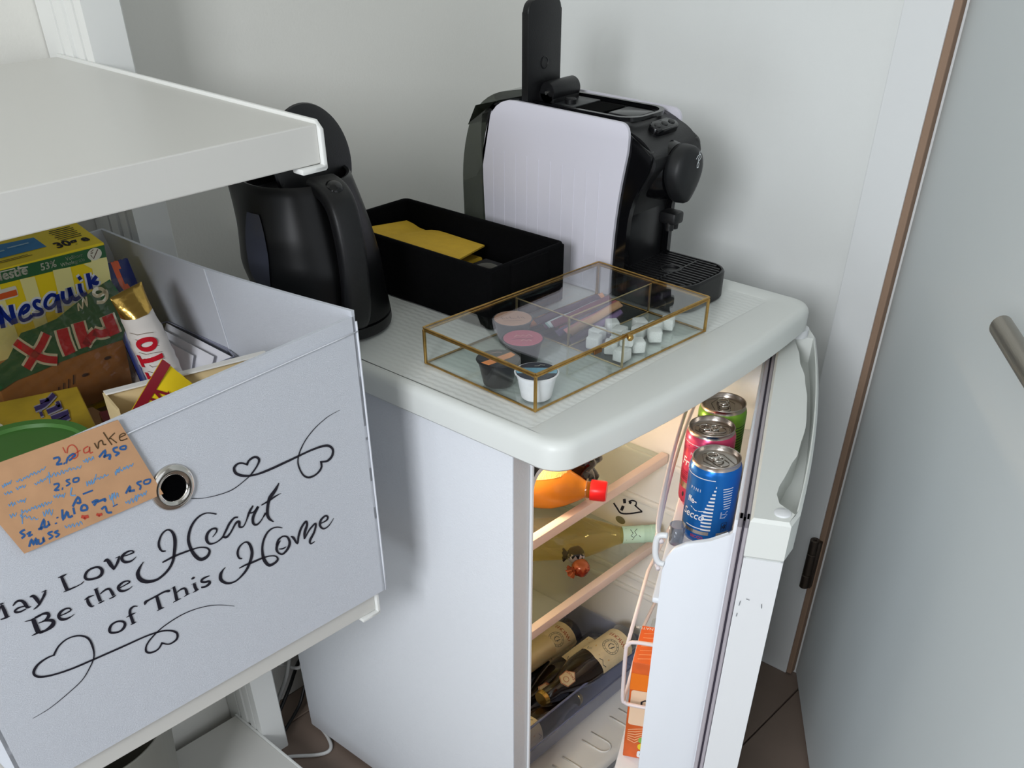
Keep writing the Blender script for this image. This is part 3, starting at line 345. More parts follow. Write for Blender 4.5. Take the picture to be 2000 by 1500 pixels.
'-3490 9028 20 -7 -29 -24 19 -8 -31 -36 19 -6 -19 -31 13 18 17 -3 -15 16 40 16 -16 16 29 -1 -6 22 -5 -23 21 -2 -25 -24 21 -3 -20 -23 19 9 1 -21 1 23 16 -22 -3 23 14 -21 -4 23',
'-3303 8994 9 -21 -23 8 16 -16 -28 -4 19 -10 -20 -14 18 11 2 -24 6 21 18 -27 1 23 21 -22 -9 21 21 -4 -21 7 22 13 -21 -1 16 19 -18 -11 5 24 -10 -19 -6 27 -3 -23 -15 22 9 -21',
'-3205 8961 -4 25 24 -22 -5 24 30 -21 -3 25 4 -17 22 5 -29 -3 15 -21 -37 5 13 -21 -30 10 13 -22',
'-3153 8948 -1 23 24 -23 -1 23 33 -23 -1 23 18 -25 7 22 -12 -12 19 -13 -27 7 15 -19 -22 12 14 -19',
'-3138 8863 -9 20 21 -14 -8 20 24 -14 -5 21 8 -18 14 13 -15 -22 20 -2 -23 -23 20 -2 -17 -24 17 9 0 -25 8 20 12 -26 3 21 10 -25 3 22',
'-3030 8848 -2 12 52 -8 -1 11',
'-3846 8993 1 -20 -16 19 1 -20 -22 18 3 -20 -21 8 16 -6 -9 -16 14 12 1 -29 14 13 -9 -20 18 -1 -20 3 6 -19 -20 16 3 -21 -15 18 3 -20',
'-3843 8925 -5 16 18 -11 -5 16 21 -11 -3 17 4 -10 14 4 -20 -6 11 -12 -26 -3 11 -12 -21 -5 15 1 1 -11 0 17 17 -14 -2 16 15 -14 -3 16',
'-3737 8922 -3 21 18 -18 -3 21 24 -17 -3 20 6 -14 15 11 -21 -3 9 -18 -24 9 5 -20 -1 7 -16 9 32 15 -14 13 42 22 -13 15 25 1 0 20 -12 -26 18 -6 -30 -30 18 -7 -22 -26 17 7 8 -15 -5 21 28 -10 -8 19 24 -11 -8 19',
'-3641 8974 14 0 -13 -50 14 0',
'-3554 8961 -1 13 20 -11 -1 13',
'-3583 8914 -2 14 21 -12 -2 13',
'-3859 8805 -15 12 28 8 -15 13 33 13 -14 14 19 -4 1 21 -9 -24 18 -3 -22 -26 18 -2 -10 -25 3 20 17 -4 -13 14 31 12 -14 14 16 -5 4 21 -12 -23 18 -5 -25 -23 17 -6 -23 -15 18 -7',
'-3777 8849 16 -6 -20 -9 16 -5 -20 -15 16 -3 -14 -18 13 10 3 -19 1 19 16 -17 -4 18 20 -10 -11 14 21 4 -16 8 21 12 -16 6 7 -1 8 16 -12 -19 16 -2 -18 -19 16 -3 -18 -14 17 -2',
'-3627 8870 -1 -19 -14 21 -1 -19 -19 21 1 -19 -20 9 16 -6 -7 -16 13 12 2 -30 13 12 -7 -19 17 -2 -21 3 5 -18 -22 16 3 -19 -15 17 2 -19',
'-3577 8856 0 -19 -13 20 1 -20 -18 20 2 -19 -18 6 17 -1 -6 -17 11 14 6 -28 11 14 -6 -18 17 -2 -20 4 5 -18 -22 15 3 -19 -16 17 3 -19'], 'sky': ['-3766 9434 7 4 -4 -9 6 4 -1 -12 5 6 3 -10 -2 8 11 0 -6 5 13 5 -5 5 9 -2 1 8 1 -13 6 3 -3 -16 6 3 1 -12 1 8 10 -1 -5 6 14 7 -5 5 11 1 -2 8 1 -9 7 3 -5 -12 7 3 0 -10 -1 8 9 -1 -5 5 13 4 -5 6 8 -2 2 7 -2 -11 7 2 -5 -14 7 3 1 -11 -2 8 13 2 -5 6 18 9 -5 5 13 3 -2 7 1 -10 7 2 -5 -13 7 2 -1 -12 0 8 9 1 -5 5 13 7 -5 5 9 -1 1 8 -1 -13 7 2 -5 -16 7 2 0 -12 1 7 10 -1 -5 6 15 6 -5 6 11 0 -1 8 0 -10 7 2 -6 -12 7 3 0 -11 -1 8 11 0 -5 5 14 6 -5 6 11 0 -2 8 2 -10 6 4 -3 -12 6 5 2 -10 -2 8 12 -1 -4 6 16 4 -5 6 13 2 -5 6',
'-3887 9444 7 1 -7 -9 7 0 -6 -12 7 2 0 -10 -2 8 11 3 -6 4 15 11 -6 4 10 3 -1 8 -3 -10 7 -1 -9 -13 7 -1 -4 -11 1 8 8 0 -5 5 13 7 -5 5 10 1 -2 7 -2 -8 7 0 -9 -10 8 -1 -4 -9 1 8 8 -3 -4 6 13 3 -4 6 8 -2 1 8 -4 -9 7 -1 -9 -9 7 -1 -2 -7 -3 7 11 1 -5 5 14 8 -5 5 12 4 -5 5',
'-3630 9353 7 3 -4 -10 7 3 -3 -13 6 5 2 -11 -1 8 10 -1 -6 6 12 5 -5 5 9 0 -1 8 0 -11 7 3 -4 -13 6 4 2 -10 -2 8 11 2 -6 5 15 9 -6 5 10 1 0 8 -2 -12 8 1 -8 -14 8 0 -3 -12 2 8 10 -2 -5 6 16 5 -5 6 11 1 -2 7 0 -8 7 1 -8 -9 7 2 0 -8 -2 7 12 1 -5 6 16 6 -5 6 12 -1 -1 8 0 -10 7 2 -7 -11 7 0 -7 -8 7 0',
'-3483 9380 8 0 -7 -11 8 1 -6 -15 7 2 2 -12 -2 8 14 2 -5 6 19 10 -5 6 13 0 1 8 -2 -15 8 1 -8 -19 7 0 -3 -15 2 8 9 1 -6 5 15 10 -6 5 11 2 0 8 1 -14 7 3 -3 -19 7 3 3 -13 -1 8 12 3 -6 5 16 13 -6 5 11 3 0 8 0 -15 7 1 -7 -19 8 1 -2 -16 3 8 8 -1 -5 6 15 7 -6 6 12 1 -1 8 2 -11 6 4 -3 -14 7 3 2 -11 -2 8 13 1 -6 6 16 7 -5 6 11 0 0 8 0 -12 7 2 -5 -15 7 1 -2 -13 3 8 8 -3 -5 6 13 2 -5 7 9 -3 1 7 2 -12 6 3 -1 -15 6 4 2 -13 1 8 9 -2 -5 6 13 5 -5 6 9 -2 1 8 2 -13 7 4 -2 -16 6 4 2 -12 1 8 9 -3 -5 6 14 5 -7 5 12 2 -6 5',
'-3482 9403 8 -2 -34 -101 8 -2',
'-3164 9389 8 2 -5 -11 7 3 -3 -14 7 3 2 -11 -2 8 11 2 -7 5 14 9 -6 5 6 1 5 6 -5 -14 7 -1 -8 -19 8 0 -2 -14 0 8 11 4 -6 4 17 15 -7 5 13 5 -2 8 1 -13 7 1 -6 -18 8 2 -1 -14 1 8 11 0 -6 6 16 9 -6 6 11 1 -1 8 -2 -10 8 0 -9 -13 8 -1 -9 -9 8 -1',
'-3787 9382 7 1 -6 -10 7 1 -5 -13 7 2 0 -11 0 7 10 -1 -4 6 15 5 -5 6 11 0 -1 8 -1 -9 7 1 -8 -10 7 0 -3 -9 1 8 8 -3 -4 6 12 1 -4 7 7 -4 3 8 -2 -12 7 2 -7 -13 7 2 -1 -11 1 8 8 -3 -4 6 13 3 -5 6 11 1 -5 6',
'-3894 9373 7 2 -5 -9 7 1 -5 -12 6 3 1 -10 0 7 10 -1 -5 6 13 5 -4 6 8 -2 1 8 -1 -11 7 1 -7 -14 7 2 -2 -12 1 8 8 -2 -5 5 13 5 -5 5 9 -1 0 8 0 -10 7 2 -6 -11 7 1 -6 -8 7 1',
'-3195 9189 7 -2 -10 -14 7 -2 -11 -19 7 -1 -3 -14 -1 8 12 4 -6 6 19 16 -6 5 13 5 -2 8 -2 -14 8 -1 -10 -19 8 -1 -3 -14 -1 8 12 6 -7 4 17 17 -6 5 10 4 1 9 -6 -16 8 -2 -12 -21 8 -1 -7 -16 4 7 10 1 -6 6 19 12 -7 5 16 8 -7 6',
'-3118 9192 8 1 -6 -9 7 2 -5 -13 7 3 0 -11 2 8 8 -5 -4 7 13 0 -4 7 9 -5 1 8 0 -12 7 3 -4 -13 7 3 1 -12 -1 9 10 -1 -7 5 13 6 -6 6 9 -1 0 8 1 -12 7 3 -2 -15 6 4 3 -12 -1 9 13 0 -6 6 16 7 -6 6 12 0 -2 8 0 -10 8 2 -7 -12 8 1 -2 -11 3 7 8 -6 -3 8 14 -3 -4 7 11 -4 -3 8',
'-3130 9140 -7 5 55 73 -6 5',
'-2914 9175 8 -2 -10 -12 8 -2 -11 -16 8 -2 -1 -10 -5 7 14 9 -8 4 18 21 -7 4 14 10 -6 6 -1 -11 8 -1 -11 -17 8 -2 -4 -13 -1 8 10 4 -8 5 16 14 -8 4 7 4 4 7 -7 -15 9 -1 -12 -21 8 -1 -2 -14 -4 8 12 7 -7 4 16 20 -7 4 14 15 -8 3',
'-2861 9174 7 3 -5 -11 8 3 -3 -15 7 5 4 -11 -3 8 14 1 -7 6 17 9 -6 5 12 1 -2 9 -2 -11 9 0 -10 -12 9 -1 -2 -11 -1 9 12 -1 -6 7 18 7 -6 6 11 -1 1 9 -4 -12 9 -1 -11 -14 9 -1 -3 -12 0 8 12 -1 -6 7 18 6 -6 7 14 0 -3 8 1 -10 8 2 -7 -12 8 1 0 -10 -1 9 11 -2 -6 7 17 4 -7 7 14 2 -6 6',
'-3514 9183 8 1 -6 -11 8 2 -5 -16 8 3 0 -12 0 8 8 1 -6 4 12 9 -6 4 6 0 4 7 -3 -14 7 1 -6 -19 7 1 -1 -14 1 8 9 2 -6 5 15 12 -7 5 11 2 -1 8 -1 -12 7 1 -7 -17 8 1 -4 -14 4 7 7 -3 -5 7 13 3 -5 6 6 -2 5 5 -7 -12 8 -1 -10 -14 8 -1 -3 -11 -1 8 11 1 -5 6 17 11 -7 5 15 7 -7 5',
'-3813 9163 7 0 -6 -9 7 1 -6 -13 7 3 0 -12 1 8 9 -3 -5 7 14 2 -5 7 8 -3 3 7 -3 -12 8 1 -7 -14 7 1 -2 -12 2 8 9 -2 -5 6 14 5 -5 6 11 0 -1 8 -1 -10 7 1 -7 -11 8 2 0 -10 -2 8 11 1 -5 5 15 7 -5 6 11 0 -1 8 0 -11 7 2 -6 -13 7 2 0 -11 -1 8 10 0 -5 5 14 6 -6 6 8 -1 3 8 -3 -13 7 0 -8 -16 8 1 -2 -14 1 8 11 0 -5 6 17 7 -5 7 11 0 0 8 -1 -12 7 1 -8 -14 7 0 -1 -11 -1 8 11 2 -6 5 15 10 -6 5 10 2 1 8 -3 -14 8 0 -8 -18 8 1 -2 -14 0 8 11 2 -6 6 16 11 -6 5 12 3 -1 8 0 -13 7 1 -6 -17 8 2 -3 -14 3 7 8 -1 -6 5 14 6 -6 6 10 -1 -1 8 1 -11 7 4 -4 -14 6 3 1 -11 0 8 9 -3 -4 6 13 3 -5 6 11 0 -5 6',
'-3812 9173 8 -2 -46 -127 8 -3',
'-3339 9191 11 -7 -21 -11 10 -7 -25 -20 11 -6 -17 -18 11 1 2 -16 5 11 14 -17 2 13 11 -16 2 13',
'-3821 9262 7 3 -4 -10 6 2 -3 -13 6 4 1 -11 1 8 9 -2 -5 6 13 3 -5 6 7 -2 2 8 -3 -11 7 0 -8 -12 7 1 -3 -11 2 8 7 -3 -5 6 13 4 -5 6 7 -3 3 7 -4 -12 7 0 -8 -14 7 0 -2 -11 -1 8 10 2 -5 5 15 9 -6 5 13 6 -6 5',
'-3896 9263 7 0 -7 -7 7 0 -7 -10 6 2 1 -9 -2 7 12 2 -5 6 16 7 -4 6 8 0 4 7 -5 -14 7 -1 -11 -18 7 -1 -5 -14 3 7 8 1 -6 5 16 10 -5 5 11 3 -2 8 -1 -10 7 1 -8 -12 7 0 -8 -8 8 -1',
'-3919 9173 7 0 -7 -12 7 0 -7 -17 8 1 -2 -14 1 8 9 2 -6 5 15 11 -6 4 10 3 0 8 -1 -14 7 2 -6 -17 7 1 -1 -13 1 8 10 -1 -5 6 16 8 -6 5 13 5 -5 5',
'-3840 9135 8 0 -7 -13 8 1 -6 -18 7 2 -1 -15 4 7 9 -5 -3 7 14 1 -3 7 9 -4 3 7 -3 -13 8 1 -7 -15 7 1 -4 -13 4 7 7 -5 -3 7 13 0 -3 7 7 -6 4 7 -1 -17 7 2 -5 -20 7 2 -1 -16 4 7 7 -4 -4 7 12 3 -4 6 8 -3 3 8 0 -14 7 3 -4 -17 7 3 -1 -14 5 6 5 -8 -2 8 10 -5 -3 8 9 -5 -3 8',
'-3649 9078 7 -1 -8 -17 7 -1 -9 -23 8 0 0 -15 -2 8 14 9 -7 4 20 23 -6 4 13 9 -2 9 -1 -17 7 0 -10 -24 8 -1 -3 -18 0 9 11 7 -6 4 18 20 -7 5 9 6 5 6 -6 -22 8 -1 -11 -31 8 -1 -6 -21 5 6 9 4 -6 5 18 19 -6 4 15 14 -6 4',
'-3034 8979 8 -2 -11 -17 9 -2 -11 -23 8 -1 -1 -16 -3 9 16 8 -7 6 22 23 -7 5 16 10 -4 8 -3 -15 8 -2 -14 -22 8 -2 -5 -17 -1 9 12 7 -7 5 20 20 -7 5 9 6 5 6 -8 -20 8 -2 -14 -29 8 -2 -8 -21 5 7 10 6 -7 6 21 20 -7 5 15 8 -3 9 0 -15 8 0 -9 -21 8 -1 -9 -15 8 -1',
'-3016 8949 9 -1 -16 -83 10 -2',
'-2906 8852 8 0 -7 -7 8 0 -7 -11 8 2 0 -11 -1 9 11 -3 -6 8 15 2 -5 8 7 -3 5 6 -5 -15 8 0 -9 -18 8 -1 0 -12 -3 8 15 6 -7 6 20 17 -7 6 13 5 0 9 -1 -17 8 -1 -9 -23 9 0 -2 -18 0 9 13 5 -7 5 19 17 -8 6 13 4 0 9 -2 -17 8 0 -9 -24 9 0 -4 -17 3 8 10 2 -7 6 18 13 -8 5 16 10 -8 5',
'-2797 8875 8 -1 -8 -10 8 0 -7 -14 8 1 0 -13 -1 9 12 -1 -7 7 17 7 -6 6 11 0 0 9 -3 -12 8 -1 -10 -13 9 -1 -3 -12 0 9 12 -2 -6 7 17 4 -5 8 10 -3 2 8 -4 -13 9 -1 -10 -16 8 -1 -2 -13 -1 9 13 1 -7 7 19 9 -7 7 13 1 -1 9 -2 -13 9 0 -10 -16 9 0 -1 -12 -3 9 12 2 -7 6 18 12 -8 6 15 8 -8 5',
'-3512 8869 8 0 -7 -11 8 1 -5 -17 7 3 1 -14 0 9 12 -2 -4 7 17 5 -5 7 11 -2 2 9 -3 -14 8 0 -9 -16 8 -1 -3 -13 1 9 11 0 -5 6 17 9 -5 6 11 0 2 8 -3 -14 8 0 -9 -18 8 0 -2 -15 1 9 13 0 -5 7 19 9 -5 7 13 0 1 8 -2 -15 8 0 -8 -19 8 0 -2 -15 0 9 12 3 -7 5 17 14 -6 5 13 3 -2 9 2 -14 8 2 -5 -19 8 1 -6 -14 7 0']}, 'NF': ['-1402 -396 54 0 -54 -22 54 0 -55 -32 55 0 -55 -35 54 -1 -55 -32 54 -2 -56 -30 55 -4 -58 -30 55 -4 -57 -26 55 -5 -57 -16 55 -5',
'-1394 -392 45 16 -38 -36 44 16 -34 -46 44 17 -32 -51 44 19 -30 -52 43 21 -26 -56 42 24 -21 -61 41 26 -22 -59 41 26 -28 -49 42 26',
'-1264 -400 55 -4 -56 -12 55 -5 -57 -19 55 -4 -57 -24 55 -3 -56 -28 55 0 -54 -34 55 2 -54 -41 56 3 -54 -39 56 3 -54 -27 56 2',
'-1134 -559 -11 41 25 -37 -11 41 31 -36 -12 41 34 -34 -15 40 35 -30 -23 35 38 -21 -31 28 42 -11 -36 20 43 -3 -40 11 40 9 -40 -11 28 29 -25 -34 8 42 -11 -40 -7 43 1 -42 -20 39 13 -40 -30 32 20 -37 -38 25 24 -34 -41 20 27 -32 -42 17 31 -28 -43 11 34 -24 -44 6 37 -19 -45 0 39 -13 -43 -6 41 -5 -40 -15 40 6 -36 -25 39 15 -29 -33 33 25 -17 -40 20 37 1 -45 6 43 15 -44 -1 43 23 -41 -6 42 26 -39 -12 42 30 -35 -18 39 35 -29 -23 37 36 -28 -24 36 32 -30 -23 36',
'-886 -443 -21 -37 12 42 -20 -37 7 45 -19 -37 3 45 -14 -40 -5 44 1 -43 -19 39 16 -40 -31 32 25 -35 -37 23 33 -26 -42 10 41 -12 -42 -7 42 3 -39 -21 41 11 -34 -28 38 17 -29 -34 33 25 -20 -39 27 32 -12 -43 24 34 -12 -43 26 33 -20 -39 33 26 -31 -30 39 14 -38 -19 42 4 -42 -5 42 -12 -40 14 31 -30 -32 29 18 -39 -25 37 10 -42 -20 41 4 -43 -15 43 -3 -43 -13 46 -8 -42 -12 47 -10 -41 -9 47 -11 -41 -3 45 -11 -41',
'-699 -422 -19 -38 9 43 -19 -38 4 46 -17 -39 -4 47 -8 -42 -15 43 7 -42 -30 35 18 -39 -39 28 23 -37 -43 22 28 -33 -44 18 32 -29 -45 11 37 -23 -46 4 39 -17 -45 -4 41 -9 -42 -12 42 4 -36 -25 38 18 -26 -35 31 28 -15 -43 22 37 -1 -45 6 42 17 -42 -8 43 31 -37 -15 41 37 -32 -20 39 40 -27 -27 35 45 -18 -33 29 47 -9 -36 25 47 -7 -36 24 44 -13 -36 25',
'-721 -431 55 -3 -55 -17 54 -3 -55 -26 55 -4 -56 -28 55 -5 -56 -25 54 -6 -57 -23 55 -8 -58 -23 55 -8 -58 -19 55 -9 -57 -11 55 -8',
'-641 -409 46 -11 -49 -2 46 -11 -50 -8 46 -10 -50 -12 47 -7 -48 -14 47 -3 -46 -17 47 3 -44 -23 46 8 -40 -28 43 17 -31 -36 33 32 -14 -45 17 44 4 -50 4 48 18 -47 -11 47 33 -38 -31 38 45 -20 -42 25 51 -5 -45 18 51 4 -47 13 51 9 -47 10 50 15 -48 6 49 22 -48 3 48 22 -48 2 48 14 -47 3',
'-557 -395 47 2 -45 -24 47 2 -45 -34 47 2 -43 -36 47 4 -41 -33 46 9 -38 -31 43 18 -33 -36 38 27 -23 -42 27 39 -6 -48 6 47 18 -47 -13 47 34 -39 -20 44 37 -37 -22 44 33 -39 -22 44',
'-425 -380 48 -5 -49 -11 48 -6 -50 -18 48 -5 -48 -22 48 -2 -47 -22 48 2 -44 -23 47 8 -42 -28 46 14 -37 -33 41 23 -25 -41 25 39 -1 -47 0 48 20 -45 -13 47 27 -43 -16 46 25 -44 -15 47',
'-393 -352 -20 43 60 -28 -20 44',
'-302 -289 50 -3 -50 -15 51 -3 -51 -23 51 -3 -51 -26 51 -3 -51 -24 51 -3 -50 -24 50 -3 -50 -25 51 -3 -51 -22 51 -3 -50 -14 50 -3',
'-191 -334 29 -36 -42 26 28 -36 -49 21 30 -35 -50 17 33 -31 -48 9 43 -12 -35 -18 35 25 -17 -41 24 35 -5 -45 16 39 6 -45 -4 44 26 -32 -36 28 44 -13 -43 17 46 -6 -43 15 45 -8 -43 16'], 'NFO': ['-1424 -396 98 0 -98 -22 98 0 -98 -31 98 -1 -99 -35 98 -1 -99 -31 98 -4 -100 -27 99 -7 -102 -27 99 -8 -101 -22 99 -9 -101 -12 99 -9',
'-1415 -400 86 32 -79 -52 86 32 -76 -62 86 33 -74 -67 86 36 -71 -71 83 41 -65 -77 81 46 -60 -84 80 49 -61 -82 80 50 -67 -73 80 50',
'-1286 -398 99 -8 -100 -8 99 -9 -101 -15 99 -8 -101 -21 99 -5 -100 -27 100 0 -99 -35 100 3 -99 -42 100 5 -98 -41 101 5 -100 -29 101 4',
'-1128 -582 -23 88 37 -85 -23 88 44 -82 -25 87 49 -80 -33 85 58 -72 -50 75 70 -57 -68 60 81 -39 -78 44 87 -22 -86 24 86 9 -85 -23 64 54 -53 -72 29 84 -25 -86 0 90 1 -90 -27 86 27 -86 -49 75 44 -78 -64 65 52 -73 -71 57 59 -67 -75 50 66 -59 -80 41 73 -51 -85 30 79 -41 -88 19 84 -29 -89 5 87 -10 -87 -16 88 12 -82 -36 83 31 -70 -56 70 54 -47 -76 43 80 -14 -90 13 91 13 -92 -2 91 26 -90 -12 91 35 -87 -24 89 47 -80 -40 83 59 -72 -49 78 62 -69 -51 77 60 -71 -51 77',
'-875 -422 -43 -78 35 82 -44 -77 30 86 -41 -80 22 89 -29 -85 2 90 1 -90 -27 85 32 -84 -52 74 52 -75 -70 58 71 -57 -83 32 86 -25 -88 -1 88 5 -84 -28 85 23 -78 -43 81 36 -69 -58 71 53 -54 -71 58 68 -41 -81 51 74 -41 -81 56 69 -54 -71 71 54 -72 -52 84 31 -85 -30 90 8 -89 -1 88 -24 -81 36 67 -63 -61 69 40 -84 -41 83 21 -90 -28 89 8 -92 -16 92 -6 -91 -6 94 -17 -90 -2 95 -22 -89 3 95 -24 -88 10 92 -23 -88',
'-689 -401 -39 -81 30 86 -41 -80 24 89 -35 -83 10 92 -18 -88 -14 90 15 -90 -44 81 39 -83 -63 70 50 -77 -72 61 58 -71 -77 53 68 -61 -83 40 77 -49 -89 26 84 -36 -91 11 89 -19 -90 -9 90 8 -82 -37 81 39 -65 -62 67 60 -45 -80 46 78 -16 -90 12 91 18 -91 -16 92 43 -85 -31 88 56 -78 -42 84 67 -69 -58 74 79 -54 -71 62 87 -40 -77 54 88 -35 -78 51 86 -39 -78 51',
'-744 -429 102 -7 -103 -13 102 -7 -102 -22 101 -7 -102 -25 102 -9 -104 -21 102 -11 -104 -17 102 -14 -105 -16 102 -16 -105 -12 102 -16 -104 -3 102 -16',
'-665 -403 94 -22 -97 9 94 -23 -98 4 94 -21 -97 -3 94 -15 -96 -9 96 -5 -95 -17 95 5 -92 -28 94 15 -87 -39 89 33 -71 -61 67 66 -40 -84 35 88 -7 -96 8 96 22 -96 -23 96 55 -82 -62 78 82 -53 -85 51 95 -27 -92 35 99 -11 -94 27 98 -3 -95 20 98 8 -96 11 97 17 -96 7 96 18 -96 6 96 11 -96 5',
'-582 -396 96 4 -94 -26 96 4 -93 -36 96 4 -92 -40 95 9 -89 -40 94 20 -84 -46 87 36 -74 -59 76 56 -55 -76 53 77 -22 -92 12 96 21 -95 -25 95 50 -87 -41 91 59 -82 -44 89 55 -85 -44 90',
'-450 -378 97 -10 -98 -6 97 -11 -98 -13 97 -9 -98 -19 97 -4 -96 -22 97 5 -92 -29 95 16 -89 -39 92 28 -81 -51 83 45 -60 -72 53 79 -15 -91 -1 97 28 -95 -27 96 43 -91 -33 94 41 -92 -31 94',
'-383 -375 -40 89 80 -73 -40 88',
'-326 -288 99 -5 -99 -13 99 -5 -99 -21 99 -5 -99 -24 100 -5 -100 -22 100 -5 -100 -22 100 -5 -100 -23 101 -5 -101 -20 101 -5 -100 -12 101 -6',
'-207 -315 61 -75 -74 66 61 -76 -82 60 62 -74 -85 55 71 -66 -92 33 93 -26 -80 -24 75 51 -50 -74 51 75 -28 -88 34 85 -1 -93 -9 94 50 -74 -78 61 89 -39 -91 37 95 -24 -93 32 95 -26 -92 33'], 'MX': ['-1445 -676 64 52 -51 -71 65 52 -43 -81 63 54 -36 -89 62 55 -26 -99 61 57 -19 -108 61 59 -20 -105 59 62 -25 -97 56 65 -22 -97 50 71 -9 -100 39 79 12 -106 31 84 23 -106 26 86 11 -100 25 86',
'-1079 -641 66 -58 -91 26 65 -58 -102 13 65 -60 -100 21 61 -65 -90 38 55 -71 -86 46 53 -72 -90 41 56 -69 -101 26 57 -68 -105 22 57 -68 -91 35 57 -68',
'-928 -662 133 -6 -133 -36 134 -6 -133 -56 134 -4 -131 -60 134 3 -127 -68 135 11 -125 -73 134 14 -128 -57 135 14',
'-717 -647 126 -3 -124 -38 126 -2 -123 -56 126 -1 -122 -59 127 2 -121 -63 127 4 -120 -64 127 4 -123 -47 128 5',
'-595 -984 -72 73 89 -54 -72 73 96 -48 -69 75 93 -54 -61 82 90 -64 -53 88 88 -69 -51 89 76 -76 -50 89',
'-526 -853 51 79 -27 -96 49 80 -13 -105 43 85 2 -107 20 95 27 -102 -5 100 45 -99 -15 100 40 -98 -17 100',
'-363 -673 139 12 -132 -50 139 11 -130 -66 140 12 -131 -64 141 12 -132 -58 141 12 -133 -55 141 13 -136 -43 142 13'], 'MXO': ['-1466 -693 105 86 -91 -105 105 86 -84 -115 104 88 -76 -124 102 91 -66 -136 101 94 -58 -145 99 97 -58 -144 96 102 -61 -139 92 108 -56 -141 82 117 -38 -149 64 130 -9 -158 49 138 5 -161 44 142 -7 -156 43 142',
'-1100 -622 109 -96 -134 64 108 -96 -144 51 106 -99 -140 61 100 -106 -127 81 90 -115 -121 91 87 -118 -124 86 91 -114 -137 71 94 -112 -142 66 94 -112 -128 79 94 -112',
'-956 -661 189 -8 -189 -34 190 -8 -189 -54 190 -5 -187 -61 191 5 -183 -71 190 16 -181 -79 190 20 -183 -63 191 20',
'-745 -647 182 -3 -180 -37 183 -3 -180 -55 183 -3 -179 -58 183 2 -178 -63 185 5 -178 -67 185 8 -180 -50 185 7',
'-574 -1006 -115 116 133 -97 -115 116 138 -92 -110 121 131 -102 -97 132 124 -115 -85 140 119 -122 -80 142 105 -129 -80 143',
'-541 -877 81 127 -57 -144 79 128 -41 -155 69 136 -17 -161 32 153 23 -162 -9 161 51 -159 -24 160 50 -158 -27 160',
'-392 -675 197 16 -190 -55 197 17 -188 -71 199 16 -190 -69 199 17 -190 -63 199 18 -191 -61 200 18 -195 -48 201 18'], 'M9': ['-237 -386 -36 -21 30 32 -37 -20 26 37 -36 -22 22 41 -32 -27 13 43 -21 -35 -1 44 -10 -40 -13 46 -3 -42 -19 43 4 -42 -26 39 17 -40 -35 28 31 -31 -44 15 38 -23 -45 5 41 -14 -43 -5 43 1 -37 -20 38 18 -26 -34 30 29 -14 -42 21 36 -1 -45 8 42 14 -45 -2 43 25 -42 -8 43 30 -39 -11 42 31 -38 -18 41 36 -31 -28 35 40 -24 -32 32 36 -27 -24 38 1 -32 34 26 -35 -26 43 4 -42 -20 44 -3 -45 -15 44 -10 -47 -3 40 -20 -47 10 35 -29 -46 18 30 -34 -43 25 24 -38 -35 34 12 -43 -25 42 -1 -43 -19 47 -7 -42 -14 48 -8 -42 -7 46 -8 -42',
'-606 -522 -19 3 21 27 -19 3 23 37 -19 5 17 10 -2 18 2 -33 17 5 -4 -46 17 6 9 -29 -11 16 27 23 -18 6 31 50 -18 6 21 18 -2 19 3 -40 18 3 -9 -58 19 3 -3 -40 2 19 13 16 -18 3 21 51 -19 2 21 37 -19 2'], 'LB': ['426 1345 35 106 -7 -105 35 106 9 -102 30 105 26 -83 20 101 54 -46 11 96 69 -26 10 95 48 -44 9 95',
'403 1183 34 103 0 -102 34 104',
'487 1182 32 104 2 -99 33 104 17 -98 33 104 9 -98 32 105 -5 -99 31 104 -11 -99 29 104 -17 -100 30 104',
'445 1004 34 101 -5 -100 34 102 8 -100 34 102 5 -100 35 102 0 -101 36 102 -2 -102 36 102 -13 -102 37 102',
'419 895 32 83 -13 -87 32 83 -3 -88 30 83 2 -83 27 83 13 -74 23 83 18 -70 23 83 7 -73 22 83',
'689 1400 33 2 -85 -152 33 1',
'676 1535 -28 -71 -69 97 -28 -72'], 'LBO': ['414 1311 58 175 -29 -175 57 176 -12 -171 50 175 10 -152 32 168 44 -112 19 160 62 -89 16 157 41 -107 16 159',
'392 1149 57 172 -23 -171 57 173',
'476 1148 54 173 -19 -169 54 174 -5 -167 55 173 -13 -167 54 174 -26 -169 51 174 -31 -168 50 173 -38 -169 50 173',
'434 970 56 169 -27 -167 57 169 -16 -167 58 170 -18 -169 58 171 -23 -170 59 170 -26 -170 60 171 -37 -171 61 171',
'407 862 57 150 -38 -154 57 150 -29 -155 55 150 -20 -151 48 151 -8 -141 42 149 0 -136 41 149 -11 -139 40 149',
'673 1399 65 4 -117 -154 65 3',
'690 1571 -56 -143 -41 169 -56 -143'], 'WR': ['-2076 4275 27 29 -5 -49 27 29 5 -57 27 29 6 -57 27 29 0 -56 27 28 2 -57 24 32 21 -45 12 35 48 -24 1 33 66 -8 -3 31 78 4 -6 29 100 21 -8 29 110 31 -9 28 80 14 -9 27',
'-1416 4380 -16 -27 -19 39 -16 -27 -34 44 -16 -27 -25 42 -16 -27 -8 38 -17 -27 2 35 -19 -27 8 32 -18 -26',
'-1731 4438 -12 21 33 -4 -12 20 40 1 -9 23 35 -9 -2 27 30 -20 5 28 24 -27 11 28 5 -33 23 22 -21 -40 28 9 -32 -39 28 4 -32 -28 27 4',
'-1867 4450 60 31 -40 -115 61 32',
'-1908 4203 32 112 30 -109 32 111',
'-1734 4416 19 53 31 -56 19 53',
'-2209 4409 3 33 54 -20 3 33']}
